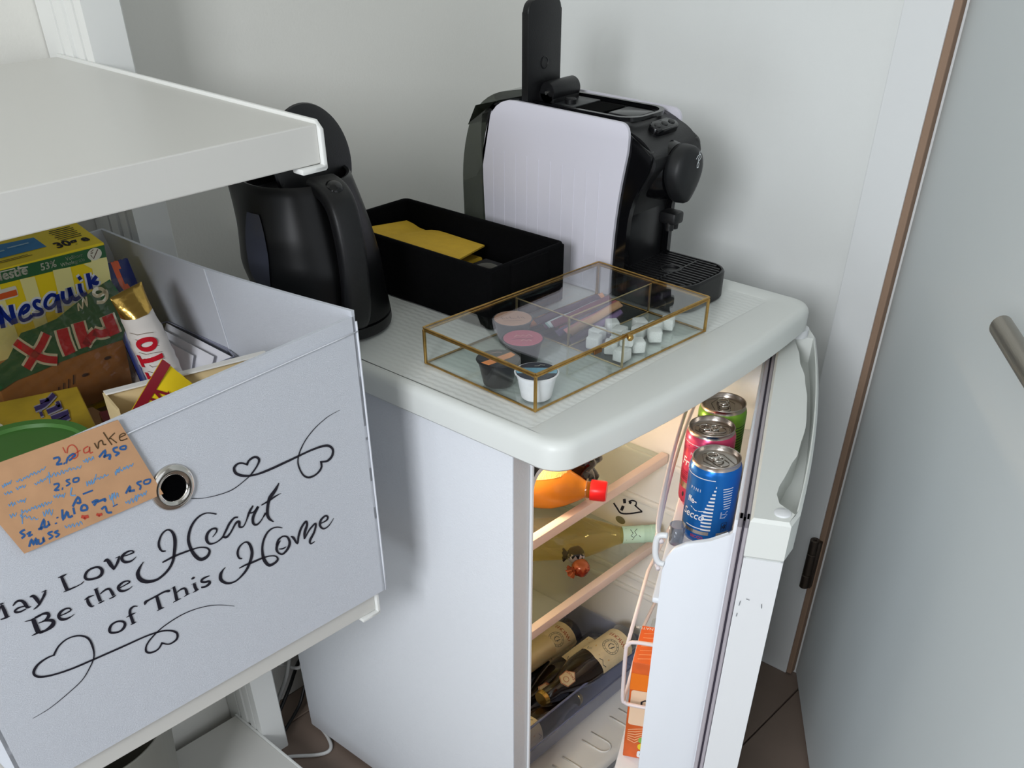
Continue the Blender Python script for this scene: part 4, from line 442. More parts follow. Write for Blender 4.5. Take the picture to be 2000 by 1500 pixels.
# ------------------------------------------------------------------ materials
wallm = mat('wall_paint', (226, 225, 219), .9, bump=.25, bscale=260)
wallm2 = mat('wall_paint_cool', (230, 232, 230), .9, bump=.25, bscale=260)
farw = mat('wall_bounce_dimmed', (176, 174, 168), .9)  # unseen walls darkened to cut the light they bounce back
doorm = mat('door_lacquer', (214, 220, 221), .45, bump=.08, bscale=120)
framem = mat('door_frame_lacquer', (228, 230, 230), .5)
sealm = mat('door_seal', (150, 124, 104), .8)
white = mat('white_laminate', (208, 207, 202), .38, bump=.05, bscale=90)
whitep = mat('white_plastic', (226, 228, 230), .32)
fridgem = mat('fridge_lacquer', (222, 225, 230), .35, bump=.55, bscale=420)
slabm = mat('fridge_top_plastic', (224, 227, 223), .38)
matm = mat('ribbed_top_panel', (208, 212, 206), .5, bump=1., bscale=150, aniso=(1, 1, 1))
frontm = mat('fridge_front_grey', (200, 198, 198), .45, bump=.4, bscale=300)
linerm = mat('fridge_liner', (232, 228, 222), .35)
gasket = mat('door_gasket', (176, 170, 176), .6)
gaskdk = mat('gasket_groove', (60, 54, 66), .7)
black = mat('black_plastic', (15, 15, 17), .42, bump=.15, bscale=500)
blackg = mat('black_gloss', (11, 11, 13), .16)
feltb = mat('black_felt', (7, 7, 8), .95, spec=.1, bump=.4, bscale=300)
gold = mat('gold_brass', (190, 152, 88), .3, 1., noise=.18, nscale=90)
steel = mat('brushed_steel', (158, 152, 142), .36, 1., bump=.2, bscale=60, aniso=(1, 1, 30))
chrome = mat('chrome', (210, 206, 200), .14, 1.)
alu = mat('can_aluminium', (190, 182, 174), .25, 1.)
inkb = mat('black_ink', (20, 18, 32), .6)
glass = pane('clear_glass', (254, 255, 255), .01)
glassb = pane('clear_glass_floor', (251, 254, 253), .02)
fabric = mat('white_fabric', (212, 216, 224), .95, bump=.7, bscale=700, aniso=(1, 1, 6), spec=.2)
paperw = mat('white_paper', (226, 226, 232), .8)

# ------------------------------------------------------------------ the room
H = 2.5
bm = BM(); box(bm, (-2.7, .66, 0), (.92, .78, H)); struct('wall_back', bm, wallm)
bm = BM(); box(bm, (.80, -.0835, 0), (.92, .66, H)); box(bm, (.80, -3.0, 2.08), (.92, -.0835, H)); box(bm, (.80, -3.0, 0), (.92, -1.06, 2.08)); struct('wall_right', bm, wallm2)
bm = BM()
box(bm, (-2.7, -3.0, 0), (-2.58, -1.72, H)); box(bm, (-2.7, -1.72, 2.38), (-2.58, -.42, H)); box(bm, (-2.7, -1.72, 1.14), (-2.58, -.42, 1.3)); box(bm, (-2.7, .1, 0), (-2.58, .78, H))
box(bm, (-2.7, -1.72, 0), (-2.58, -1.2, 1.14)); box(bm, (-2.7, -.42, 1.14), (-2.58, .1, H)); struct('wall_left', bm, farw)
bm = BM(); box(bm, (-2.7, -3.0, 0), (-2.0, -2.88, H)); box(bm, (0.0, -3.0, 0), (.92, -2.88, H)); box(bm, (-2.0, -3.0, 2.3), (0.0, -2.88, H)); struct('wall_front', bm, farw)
bm = BM(); box(bm, (-2.7, -3.0, H), (.92, .78, H+.1)); struct('ceiling', bm, wallm)
# floor of separate boards on a screed
fl_t = [mat('floor_board_%d' % i, c, .55, noise=.14, nscale=5, bump=.3, bscale=60) for i, c in enumerate(((122, 106, 95), (114, 99, 88), (130, 113, 101)))]
bm = BM(); box(bm, (-2.7, -3.0, -.08), (2.3, .78, -.012)); floor = struct('floor', bm, mat('floor_joint', (52, 44, 40), .9))
bw, bl = .24, 1.38; j0 = -.129
fdir = Vector((.122, -.011, 0)).normalized()
for row in range(-5, 4):
    y0 = j0+row*bw; off = (row*.47) % 1.0*bl
    x = -1.7-off
    while x < 1.4:
        a, b = max(x, -1.7), min(x+bl, 1.4)
        if b-a > .05:
            bm = BM(); box(bm, (a+.0015, max(y0+.0015, -1.3), -.012), (b-.0015, min(y0+bw-.0015, .66), 0), bev=.0012, seg=1)
            obj('floor_board', bm, fl_t[(row*3+int(x*2)) % 3], floor)
        x += bl
# door frame, room door
bm = BM(); box(bm, (.784, -.0835, 0), (.802, -.0145, 2.1), bev=.002); box(bm, (.784, -1.13, 0), (.802, -1.06, 2.1), bev=.002); box(bm, (.784, -1.13, 2.06), (.802, -.0145, 2.13), bev=.002)
box(bm, (.80, -.0995, 0), (.92, -.0835, 2.08)); box(bm, (.80, -1.06, 0), (.92, -1.044, 2.08)); trim = struct('trim_1', bm, framem)
bm = BM(); box(bm, (.7835, -.0955, .004), (.8005, -.0838, 2.06), bev=.002); obj('seal', bm, sealm, trim, label='brown rubber door seal')
LD = Vector((-.824, -.566, 0)).normalized(); LN = Vector((-.566, .824, 0)).normalized()
ML = rot_basis((.7975, -.0975, 0), LD, LN, (0, 0, 1))   # x along leaf, y towards the camera's left
bm = BM(); box(bm, (.002, -.042, .008), (.945, -.001, 2.04), M=ML, bev=.0015)
door = struct('door_1', bm, doorm)
# hinge
bm = BM(); Mh = Matrix.Translation((.776, -.0800, 0))
for z0, z1 in ((.232, .262), (.263, .311), (.312, .342)): lathe(bm, [(.0082, z0), (.0092, z0+.001), (.0092, z1-.001), (.0082, z1)], 20, Mh)
lathe(bm, [(.003, .342), (.003, .344), (.0, .3445)], 12, Mh, caps=False); box(bm, (.774, -.0930, .234), (.7995, -.0800, .34), bev=.001)
obj('hinge', bm, mat('hinge_bronze', (92, 82, 74), .4, .9), door, autos=35, label='bronze-grey steel door hinge')
bm = BM()
hz = 1.0
tube(bm, [(.80, .001, hz), (.80, .012, hz)], .026, 28, ML)
tube(bm, smoothpts([(.80, .010, hz), (.80, .038, hz), (.790, .050, hz), (.77, .052, hz), (.64, .052, hz)], 5), .0105, 22, ML)
obj('door_handle', bm, steel, door, autos=50, label='brushed steel lever handle')

# ------------------------------------------------------------------ shelving unit
sh = thing('shelving_unit', 'white shelving unit with grooved wall post and deep shelves left of the fridge', 'shelving', MS @ Vector((-.4, .3, 0)))
postm = mat('post_lacquer', (226, 227, 224), .42)
for px in (0., -.85):
    bm = BM(); s = 1 if px == 0 else -1
    P = [(0, .415), (0, .432), (.0035, .4325), (.0035, .437), (0, .4375), (0, .452), (.004, .4525), (.004, .464), (0, .4645), (0, .484), (.003, .4845), (.003, .489), (0, .4895), (0, .528), (.05, .528), (.05, .418), (.047, .415)]
    pp = [(px+.0+(x if px == 0 else .0-x), y) for x, y in P]
    prism(bm, pp, 0, 2.3, MS); obj('post', bm, postm, sh, autos=30)
for zt, th, nm in ((1.155, .033, 'shelf_board'), (.617, .029, 'shelf_board'), (.062, .026, 'shelf_board')):
    bm = BM(); box(bm, (-.80, 0.0, zt-th), (-.0045, .50, zt), M=MS, bev=.0012); obj(nm, bm, white, sh)
    for sx in (0, -1):
        bm = BM(); X0, X1 = (-.0045, .0) if sx == 0 else (-.8045, -.80)
        prof = [(-.0045, zt-th-.004), (-.0045, zt-.004), (0.004, zt+.003), (.50, zt+.003), (.50, zt-th-.05), (.30, zt-th-.014), (.012, zt-th-.006), (.010, zt-th-.004)]
        My = MS @ rot_basis((X0, 0, 0), (0, 1, 0), (0, 0, 1), (1, 0, 0))
        prism(bm, prof, 0, X1-X0, My, bev=.0012)
        # rim around the board's front corner, with a lug below
        if sx == 0:
            box(bm, (-.014, -.0045, zt-th-.0045), (-.001, -.001, zt-th-.001), M=MS); box(bm, (-.030, -.0045, zt-th-.006), (-.001, .012, zt-th-.0006), M=MS, bev=.0016)
        obj('end_bracket', bm, postm, sh, autos=35)

# ------------------------------------------------------------------ fridge
FR = thing('fridge', 'white under-counter fridge with its door ajar and bottles inside', 'fridge', (.2775, .27, 0))
# cabinet: outer shell (left, right, back, bottom, top) with real wall thickness
bm = BM()
box(bm, (0, 0, .012), (.030, .545, .812), bev=.004); obj('side_panel', bm, fridgem, FR, autos=40)
bm = BM(); box(bm, (.525, 0, .012), (.555, .545, .812), bev=.004); obj('side_panel', bm, fridgem, FR, autos=40)
bm = BM(); box(bm, (.030, .50, .012), (.525, .545, .812)); obj('back_panel', bm, fridgem, FR)
bm = BM(); box(bm, (.030, 0, .012), (.525, .50, .030)); obj('base_panel', bm, frontm, FR)
for x in (.05, .505):
    for y in (.05, .49): bm = BM(); lathe(bm, [(.016, 0), (.016, .012)], 16, Matrix.Translation((x, y, 0))); obj('foot', bm, black, FR)
# front flange + inner tub
bm = BM()
def ring(x0, x1, z0, z1, y, r=.0): return [bm.verts.new((x, y, z)) for x, z in ((x0, z0), (x1, z0), (x1, z1), (x0, z1))]
R = [ring(.0005, .5545, .030, .8115, -.0012), ring(.0295, .5255, .052, .783, -.0012)]
for A, B_ in zip(R, R[1:]):
    for k in range(4): bm.faces.new((A[k], A[(k+1) % 4], B_[(k+1) % 4], B_[k]))
obj('front_flange', bm, frontm, FR)
bm = BM()
for a, b in (((.0305, -.005, .048), (.0335, 0, .787)), ((.5215, -.005, .048), (.5245, 0, .787)), ((.0305, -.005, .045), (.5245, 0, .048)), ((.0305, -.005, .787), (.5245, 0, .790))): box(bm, a, b)
obj('bead', bm, whitep, FR)
# liner tub: rounded rectangle sections going back
bm = BM(); secs = []
IX0, IX1, IZ0, IZ1 = .046, .510, .080, .760
for (m_, y) in ((-.0125, -.001), (-.006, .0005), (-.001, .006), (0, .014), (0, .455), (.012, .47)):
    secs.append([bm.verts.new((x, y, z)) for x, z in rrect(IX0+m_, IZ0+m_, IX1-m_, IZ1-m_, .022, 5)])
for A, B_ in zip(secs, secs[1:]):
    n = len(A)
    for k in range(n): bm.faces.new((A[k], A[(k+1) % n], B_[(k+1) % n], B_[k]))
bm.faces.new(secs[-1])
liner = obj('liner', bm, linerm, FR, autos=40)
for z in (.553, .468, .377, .300, .268):   # ribs that carry the shelves on both inner walls
    for xa, xb in ((.5035, .5105), (.0455, .0525)):
        bm = BM(); box(bm, (xa, .02, z-.012), (xb, .44, z-.001), bev=.002); obj('shelf_rib', bm, linerm, liner, autos=35)
bm = BM(); box(bm, (.045, .445, .30), (.511, .462, .335), bev=.004); obj('evaporator_ledge', bm, linerm, liner)
# bottom step, drain hump
bm = BM(); box(bm, (.046, .30, .080), (.510, .462, .145), bev=.01); obj('compressor_step', bm, linerm, liner, autos=40)
# lamp housing
bm = BM(); box(bm, (.12, .26, .738), (.24, .36, .7585), bev=.006); lamp = obj('lamp_cover', bm, mat('lamp_cover', (255, 236, 200), .4, emit=(255, 222, 170), estr=3.5), FR, autos=40)
pl = bpy.data.lights.new('fridge_lamp', 'POINT'); pl.energy = 4.8; pl.color = (1, .76, .50); pl.shadow_soft_size = .03
po = bpy.data.objects.new('fridge_lamp', pl); COL.objects.link(po); po.location = (.175, .215, .715)
# thermostat wheel at the upper right of the ceiling
bm = BM(); box(bm, (.40, .03, .728), (.47, .11, .7585), bev=.006); obj('thermostat', bm, whitep, FR, autos=40)
# top slab with bowed front, rounded corners, recessed ribbed panel
bm = BM()
def slab_outline(m_):
    x0, x1, y0, y1 = -.012+m_, .567-m_, -.082+m_, .560-m_
    pts = []
    r = .034-m_*.5; N = 16
    for k in range(7):
        a = math.radians(180+90*k/6); pts.append((x0+r+r*math.cos(a), y0+r+r*math.sin(a)))
    for k in range(1, N):
        t = k/N; pts.append((x0+r+(x1-x0-2*r)*t, y0-.016*4*t*(1-t)))
    for k in range(7):
        a = math.radians(270+90*k/6); pts.append((x1-r+r*math.cos(a), y0+r+r*math.sin(a)))
    for k in range(5):
        a = math.radians(90*k/4); pts.append((x1-.01+.01*math.cos(a), y1-.01+.01*math.sin(a)))
    for k in range(5):
        a = math.radians(90+90*k/4); pts.append((x0+.01+.01*math.cos(a), y1-.01+.01*math.sin(a)))
    return pts
secs = []
for m_, z in ((.014, .812), (.004, .8130), (0, .817), (0, .8385), (.0012, .8435), (.0042, .8475), (.0085, .8495), (.014, .850)):
    secs.append([bm.verts.new((x, y, z)) for x, y in slab_outline(m_)])
for A, B_ in zip(secs, secs[1:]):
    n = len(A)
    for k in range(n): bm.faces.new((A[k], A[(k+1) % n], B_[(k+1) % n], B_[k]))
bm.faces.new(secs[0][::-1])
# inner opening for the recess
rec = rrect(.0, -.026, .530, .520, .010, 3)
inner = [bm.verts.new((x, y, .850)) for x, y in rec]
es = []
for L in (secs[-1], inner):
    n = len(L)
    for k in range(n):
        e = bm.edges.get((L[k], L[(k+1) % n])) or bm.edges.new((L[k], L[(k+1) % n])); es.append(e)
bmesh.ops.triangle_fill(bm, use_beauty=True, use_dissolve=False, edges=es)
low = [bm.verts.new((x*.985+.004, (y-.25)*.985+.25, .8485)) for x, y in rec]
n = len(rec)
for k in range(n): bm.faces.new((inner[k], inner[(k+1) % n], low[(k+1) % n], low[k]))
worktop = obj('worktop', bm, slabm, FR, autos=40)
# recessed panel with a relief of small wavy lozenges
bm = BM(); NX, NY = 260, 150; gx0, gx1, gy0, gy1 = .0034, .5266, -.0226, .5166
G = []
for j in range(NY+1):
    row = []
    for i in range(NX+1):
        x = gx0+(gx1-gx0)*i/NX; y = gy0+(gy1-gy0)*j/NY
        h = .5+.5*math.sin(x*2*PI/.0095+1.1*math.sin(y*2*PI/.019))
        row.append(bm.verts.new((x, y, .8484+.00042*h)))
    G.append(row)
for j in range(NY):
    for i in range(NX): bm.faces.new((G[j][i], G[j][i+1], G[j+1][i+1], G[j+1][i]))
obj('ribbed_panel', bm, slabm, FR, smooth=True)
# shelves in the fridge
shg = pane('shelf_glass', (240, 245, 242), .04, dens=.03)
trimw = mat('shelf_trim', (236, 214, 204), .4)
for z in (.562, .388):
    bm = BM(); box(bm, (.053, .112, z-.002), (.5035, .43, z+.002)); g = obj('glass_shelf', bm, shg, FR)
    bm = BM(); box(bm, (.0525, .098, z-.010), (.5045, .113, z+.0075), bev=.002); obj('shelf_trim', bm, trimw, g, autos=35)
# crisper drawer of clear bluish plastic, pulled slightly forward
drw = pane('drawer_plastic', (234, 237, 247), .05, dens=.05, fres=1.6)
bm = BM()
dz0, dz1 = .100, .176
def wallq(a, b, c, d, t):
    # a thin slab from four corners, pushed back by t
    A = [bm.verts.new(p) for p in (a, b, c, d)]; T = [bm.verts.new(Vector(p)+Vector(t)) for p in (a, b, c, d)]
    bm.faces.new(A); bm.faces.new(T[::-1])
    for k in range(4): bm.faces.new((A[k], A[(k+1) % 4], T[(k+1) % 4], T[k]))
wallq((.062, .102, dz1), (.494, .102, dz1), (.490, .082, .150), (.066, .082, .150), (0, .002, 0))
wallq((.066, .082, .150), (.490, .082, .150), (.486, .090, dz0), (.070, .090, dz0), (0, .002, 0))
wallq((.062, .102, dz1), (.066, .082, .150), (.070, .090, dz0), (.070, .290, dz0), (.002, 0, 0))
wallq((.062, .102, dz1), (.070, .290, dz0), (.070, .290, dz1), (.062, .290, dz1), (.002, 0, 0))
wallq((.494, .102, dz1), (.490, .082, .150), (.486, .090, dz0), (.486, .290, dz0), (-.002, 0, 0))
wallq((.494, .102, dz1), (.486, .290, dz0), (.486, .290, dz1), (.494, .290, dz1), (-.002, 0, 0))
wallq((.070, .090, dz0), (.486, .090, dz0), (.486, .290, dz0), (.070, .290, dz0), (0, 0, .002))
wallq((.070, .290, dz0), (.486, .290, dz0), (.486, .290, dz1), (.070, .290, dz1), (0, -.002, 0))
dr = obj('crisper_drawer', bm, drw, FR, label='clear bluish vegetable drawer')
bm = BM(); tube(bm, [(.062, .101, dz1), (.494, .101, dz1)], .0022, 8); tube(bm, [(.066, .081, .150), (.490, .081, .150)], .0012, 8)
obj('rim', bm, mat('drawer_rim', (120, 126, 160), .2), dr, smooth=True)
# embossed drain ribs on the tub floor
for x in (.20, .285, .370, .455):
    bm = BM()
    pts = [(x-.014, .070), (x-.014, .030)]+[(x+.014*math.cos(math.radians(a)), .030+.014*math.sin(math.radians(a))) for a in range(180, 361, 30)]+[(x+.014, .070)]
    tube(bm, [(a, b, .0812) for a, b in pts], .0016, 6)
    obj('embossed_slot', bm, linerm, liner, smooth=True)
# prints on the inner right wall
bm = BM(); f = flat((.5098, 0, 0), (0, -1, 0), (0, 0, 1)); ink(bm, INK['WR'], f)
print_obj('printed_mark', bm, inkb, FR, 'black printed food symbol')
bm = BM(); poly(bm, oval(-.188, .400, .011, .0075), f); print_obj('round_sticker', bm, mat('olive_sticker', (122, 118, 92), .7), FR, 'small grey-olive round sticker')

# ---- fridge door (frame D: x from free edge to hinge, y towards the cans)
fd = bpy.data.objects.new('door', None); COL.objects.link(fd); fd.parent = FR
fd.location = Vector((.33, -.15, 0))-Vector((.2775, .27, 0)); fd['label'] = 'open fridge door seen along its edge'
DL = .552; DZ0, DZ1 = .045, .800
bm = BM()   # door body: front face gently bowed outwards
def dplan(m_, yo=0):
    pts = [(0+m_, -.0005-m_)]
    pts.append((DL-m_, -.0005-m_)); N = 14
    for k in range(N+1):
        t = 1-k/N; e = .044+.012*4*t*(1-t)*.9
        pts.append((m_+(DL-2*m_)*t, -(e-m_)))
    return pts
secs = []
for m_, z in ((.003, DZ0), (0, DZ0+.003), (0, .748)): secs.append([bm.verts.new(MD @ Vector((x, y, z))) for x, y in dplan(m_)])
for A, B_ in zip(secs, secs[1:]):
    n = len(A)
    for k in range(n): bm.faces.new((A[k], A[(k+1) % n], B_[(k+1) % n], B_[k]))
bm.faces.new(secs[0][::-1]); bm.faces.new(secs[-1]); obj('door_body', bm, whitep, fd, autos=35)
# top cap, a touch wider, with the hollow grip scooped out behind the front rim
bm = BM()
def cplan(m_):
    pts = [(-.0015+m_, .0+0-m_), (DL+.0015-m_, 0-m_)]; N = 20
    for k in range(N+1):
        t = 1-k/N; e = .050+.013*4*t*(1-t)
        r = min(t, 1-t)*DL; e -= max(0, (.012-r))*.5
        pts.append((-.0015+m_+(DL+.003-2*m_)*t, -(e-m_)))
    return pts
O_ = cplan(0)
def scoop(t):   # inner edge of the hollow
    if t < .05 or t > .93: return None
    return .020+.026*(abs(2*((t-.05)/.88)-1)**2.2)
secs = []
for m_, z in ((.003, .748), (0, .752), (0, .796), (.003, .800)): secs.append([bm.verts.new(MD @ Vector((x, y, z))) for x, y in cplan(m_)])
for A, B_ in zip(secs, secs[1:]):
    n = len(A)
    for k in range(n): bm.faces.new((A[k], A[(k+1) % n], B_[(k+1) % n], B_[k]))
bm.faces.new(secs[0][::-1])
def itp(t, T):
    for (a, p), (b, q) in zip(T, T[1:]):
        if t <= b: return p+(q-p)*(.5-.5*math.cos(PI*min(1, max(0, (t-a)/(b-a)))))
    return T[-1][1]
# scoop outline
N = 26; inn = []; out_ = []
for k in range(N+1):
    t = .035+.895*k/N; x = t*DL
    yi = itp(t, ((.035, -.052), (.056, -.030), (.094, -.024), (.136, -.026), (.205, -.034), (.30, -.044), (.43, -.0495), (.56, -.048), (.67, -.043), (.79, -.033), (.93, -.023)))
    yo = -(.050+.013*4*t*(1-t))+.0045
    if yi < yo+.001: yi = yo+.001
    inn.append((x, yi)); out_.append((x, yo))
hole = inn+out_[::-1]
hv = [bm.verts.new(MD @ Vector((x, y, .800))) for x, y in hole]
es = []
for L in (secs[-1], hv):
    n = len(L)
    for k in range(n):
        e = bm.edges.get((L[k], L[(k+1) % n])) or bm.edges.new((L[k], L[(k+1) % n])); es.append(e)
bmesh.ops.triangle_fill(bm, use_beauty=True, use_dissolve=False, edges=es)
hl = [bm.verts.new(MD @ Vector((x, y-.0+(.004 if i <= N else 0)*0, .764))) for i, (x, y) in enumerate(hole)]
n = len(hole)
for k in range(n): bm.faces.new((hv[k], hv[(k+1) % n], hl[(k+1) % n], hl[k]))
for k in range(N): bm.faces.new((hl[k], hl[k+1], hl[n-2-k], hl[n-1-k]))
cap = obj('top_cap', bm, slabm, fd, autos=35)
bm = BM(); lathe(bm, [(.0095, 0), (.0095, .0012), (.0085, .002), (0, .0022)], 24, MD @ Matrix.Translation((.018, -.033, .800)), caps=False); obj('plug', bm, whitep, cap, smooth=True)
# hinge pin shroud at the top, by the worktop
bm = BM(); lathe(bm, [(.016, .800), (.016, .811)], 20, MD @ Matrix.Translation((.520, -.025, 0))); obj('hinge_shroud', bm, whitep, fd, autos=35)
# gasket: magnet strips with dark grooves
bm = BM()
for y0, y1 in ((.0, .0045), (.0072, .0125)):
    for a, b in (((.012, y0, .060), (.026, y1, .790)), ((.526, y0, .060), (.540, y1, .790)), ((.012, y0, .060), (.54, y1, .072)), ((.012, y0, .778), (.54, y1, .790))): box(bm, a, b, M=MD, bev=.0012, seg=1)
gk = obj('gasket', bm, gasket, fd)
bm = BM()
for a, b in (((.0155, .0045, .064), (.0235, .0072, .786)), ((.5295, .0045, .064), (.5365, .0072, .786)), ((.0155, .0045, .064), (.5365, .0072, .070)), ((.0155, .0045, .780), (.5365, .0072, .786))): box(bm, a, b, M=MD)
obj('groove', bm, gaskdk, gk)
# inner liner of the door: back plate, end walls with sloping tops
lw = mat('door_liner', (232, 236, 242), .35)
bm = BM(); box(bm, (.020, .0115, .072), (.505, .0165, .783), M=MD, bev=.002)
dl = obj('door_liner', bm, lw, fd, autos=35)
for xs in ((.020, .027), (.498, .505)):
    bm = BM()
    prof = [(.0125, .075)]+[(.060, .075), (.084, .080), (.088, .100), (.0895, .60), (.0895, .700), (.087, .719), (.079, .733), (.066, .742), (.040, .750), (.020, .760), (.0125, .772)]
    prism(bm, prof, xs[0], xs[1], MD @ rot_basis((0, 0, 0), (0, 1, 0), (0, 0, 1), (1, 0, 0)), bev=.0018); obj('end_wall', bm, lw, dl, autos=35)
for z, yw in ((.655, .098), (.258, .132)):
    bm = BM(); box(bm, (.026, .014, z-.009), (.499, yw, z), M=MD, bev=.003); obj('door_tray', bm, lw, dl, autos=35)
# wire rails and their clips
wirem = mat('coated_wire', (226, 216, 218), .35)
def rail(z0, z1, yb):
    bm = BM()
    for z, k in ((z1, 0), (z0, 1)):
        tube(bm, smoothpts([(.020, yb-.006, z), (.06, yb+.004, z), (.20, yb+.010, z), (.35, yb+.010, z), (.47, yb+.004, z), (.502, yb-.006, z)], 5), .0028, 10, MD)
    for x in (.030, .495): tube(bm, [(x, yb-.001, z0), (x, yb-.001, z1)], .0028, 10, MD)
    return obj('wire_rail', bm, wirem, fd, smooth=True)
w1 = rail(.702, .740, .100)
bm = BM(); tube(bm, smoothpts([(.020, .088, .750), (.020, .098, .748), (.020, .1005, .738), (.020, .0995, .722), (.020, .095, .712), (.020, .088, .710)], 4), .0036, 10, MD)
obj('clip', bm, whitep, w1, smooth=True)
bm = BM()
tube(bm, smoothpts([(.118, .060, .505), (.118, .120, .505), (.118, .131, .498), (.118, .1335, .485), (.118, .1315, .400), (.118, .127, .388), (.118, .115, .385), (.118, .060, .385)], 4), .0030, 10, MD)
tube(bm, [(.118, .1320, .500), (.30, .132, .500), (.47, .112, .500), (.502, .09, .500)], .0028, 10, MD)
tube(bm, [(.118, .1290, .388), (.30, .130, .388), (.47, .110, .388), (.502, .088, .388)], .0028, 10, MD)
tube(bm, [(.118, .060, .385), (.028, .060, .385)], .0028, 10, MD); tube(bm, [(.118, .060, .505), (.028, .060, .505)], .0028, 10, MD)
obj('wire_rail', bm, wirem, fd, smooth=True)
# scuffs on the free edge
bm = BM(); f = flat(MD @ Vector((-.0016, 0, 0)), MD.to_3x3() @ Vector((0, -1, 0)), (0, 0, 1))
for pts in (((.006, .690), (.0055, .683)), ((.005, .672), (.0048, .667)), ((.012, .694), (.016, .693)), ((.030, .690), (.031, .684))): line(bm, pts, .0009, f)
print_obj('scuff_mark', bm, mat('scuff', (120, 124, 130), .8), fd)
# ------------------------------------------------------------------ fabric basket with snacks, on the shelf
BZ0, BZ1 = .621, .968
bk = thing('fabric_basket', 'white fabric storage basket printed with a love saying, on the middle shelf', 'basket', MS @ Vector((-.235, .22, BZ0)))
def wall_grid(fn, nu, nv, t):
    """double-sided cloth wall: fn(s, h) -> S-frame point on the outside; t = offset inwards (vector)"""
    bm = BM(); T = Vector(t); L = []
    for side in (0, 1):
        g = [[bm.verts.new(MS @ (Vector(fn(i/nu, j/nv))+T*side)) for i in range(nu+1)] for j in range(nv+1)]; L.append(g)
        for j in range(nv):
            for i in range(nu):
                q = (g[j][i], g[j][i+1], g[j+1][i+1], g[j+1][i]); bm.faces.new(q if side == 0 else q[::-1])
    A, B_ = L
    for i in range(nu): bm.faces.new((A[nv][i], A[nv][i+1], B_[nv][i+1], B_[nv][i])); bm.faces.new((A[0][i+1], A[0][i], B_[0][i], B_[0][i+1]))
    for j in range(nv): bm.faces.new((A[j][0], A[j+1][0], B_[j+1][0], B_[j][0])); bm.faces.new((A[j+1][nu], A[j][nu], B_[j][nu], B_[j+1][nu]))
    return bm
def front_top(s): return .951+.026*s
def ffront(s, h):
    x = -.478+.484*s; top = front_top(s)
    return (x, -.0115, BZ0+(top-BZ0)*h)
bm = wall_grid(ffront, 24, 20, (0, .004, 0))
front = obj('front_panel', bm, fabric, bk)
GX, GZ = -.2388, .8768
def fright(s, h):   # s: front -> back, folds inwards at mid depth
    y = -.0115+.449*s; mid = .5-abs(s-.5)
    inw = .012*math.sin(PI*s)+(.040*s*(h**1.3)); return (.006-inw*(.3+.7*h), y, BZ0+(.983-BZ0-.002*s)*h)
bm = wall_grid(fright, 18, 10, (-.004, 0, 0)); obj('side_panel', bm, fabric, bk, autos=60)
def fleft(s, h):
    y = -.0115+.449*s; return (-.478+.010*math.sin(PI*s)*h, y, BZ0+(.962-BZ0)*h)
bm = wall_grid(fleft, 12, 6, (.004, 0, 0)); obj('side_panel', bm, fabric, bk, autos=60)
def fback(s, h): return (-.478+(.474-.030*h)*s, .4375, BZ0+(.962+.019*s-BZ0)*h)
bm = wall_grid(fback, 12, 6, (0, -.004, 0)); obj('back_panel', bm, fabric, bk, autos=60)
bm = BM(); box(bm, (-.476, -.009, BZ0+.0005), (.003, .435, BZ0+.006), M=MS); obj('bottom_panel', bm, fabric, bk)
# seams: top hem and edge piping
hem = mat('fabric_hem', (214, 217, 224), .95, spec=.2)
bm = BM(); tube(bm, [(-.478+.484*i/16, -.0135, front_top(i/16)-.016) for i in range(17)], .0007, 5, MS); tube(bm, [(.0066, -.012, BZ0+.35*i/8) for i in range(9)], .0012, 6, MS)
tube(bm, [tuple(Vector(fright(.5, h/8))+Vector((-.0046, 0, 0))) for h in range(9)], .0010, 5, MS); obj('stitched_seam', bm, hem, bk, smooth=True)
# grommet; a black disc is painted as the shade in its hole
MG = MS @ rot_basis((GX, -.0115, GZ), (1, 0, 0), (0, 0, 1), (0, -1, 0))
bm = BM(); prof = [(.0135, -.0055), (.0135, .001), (.0145, .0032), (.0185, .0042), (.0228, .0028), (.0243, .0004), (.0243, -.0002)]
lathe(bm, prof, 40, MG, caps=False); gr = obj('grommet', bm, chrome, bk, smooth=True, label='round chrome eyelet')
bm = BM(); lathe(bm, [(.0134, .0006), (0, .0006)], 32, MG, caps=False); obj('eyelet_shade', bm, mat('hole_shade_black', (6, 6, 7), 1., spec=0.), gr)
fB = flat(MS @ Vector((0, -.012, 0)), MS.to_3x3() @ Vector((1, 0, 0)), (0, 0, 1), lift=.0003)
bm = BM(); ink(bm, INK['B'], fB); print_obj('printed_lettering', bm, inkb, bk, 'black calligraphic lettering and heart flourishes')

# price note pinned over the basket front
cardm = mat('kraft_card', (196, 152, 114), .85, noise=.07, nscale=40)
bm = BM(); Q = [(-.4165, .9640), (-.2740, .9625), (-.2515, .8766), (-.3925, .8766)]
fN = flat(MS @ Vector((0, -.0145, 0)), MS.to_3x3() @ Vector((1, 0, 0)), (0, 0, 1), lift=0)
for h0, h1 in ((.0, .0008),):
    a = [bm.verts.new(fN(u, v, h0)) for u, v in Q]; b = [bm.verts.new(fN(u, v, h1)) for u, v in Q]
    bm.faces.new(a[::-1]); bm.faces.new(b)
    for k in range(4): bm.faces.new((a[k], a[(k+1) % 4], b[(k+1) % 4], b[k]))
note = obj('price_note', bm, cardm)
for k, c in (('red', (190, 70, 52)), ('brown', (84, 62, 36)), ('navy', (44, 92, 150)), ('sky', (104, 158, 208))):
    bm = BM(); ink(bm, INK['NT'][k], fN, .0011); print_obj('handwriting', bm, mat('pen_'+k, c, .7), note, {'red': 'red felt-pen letters and hearts', 'brown': 'brown felt-pen letters', 'navy': 'dark blue prices', 'sky': 'light blue handwriting'}[k])
note['label'] = 'brown kraft card price note with coloured handwriting on the basket front'; note['category'] = 'note'

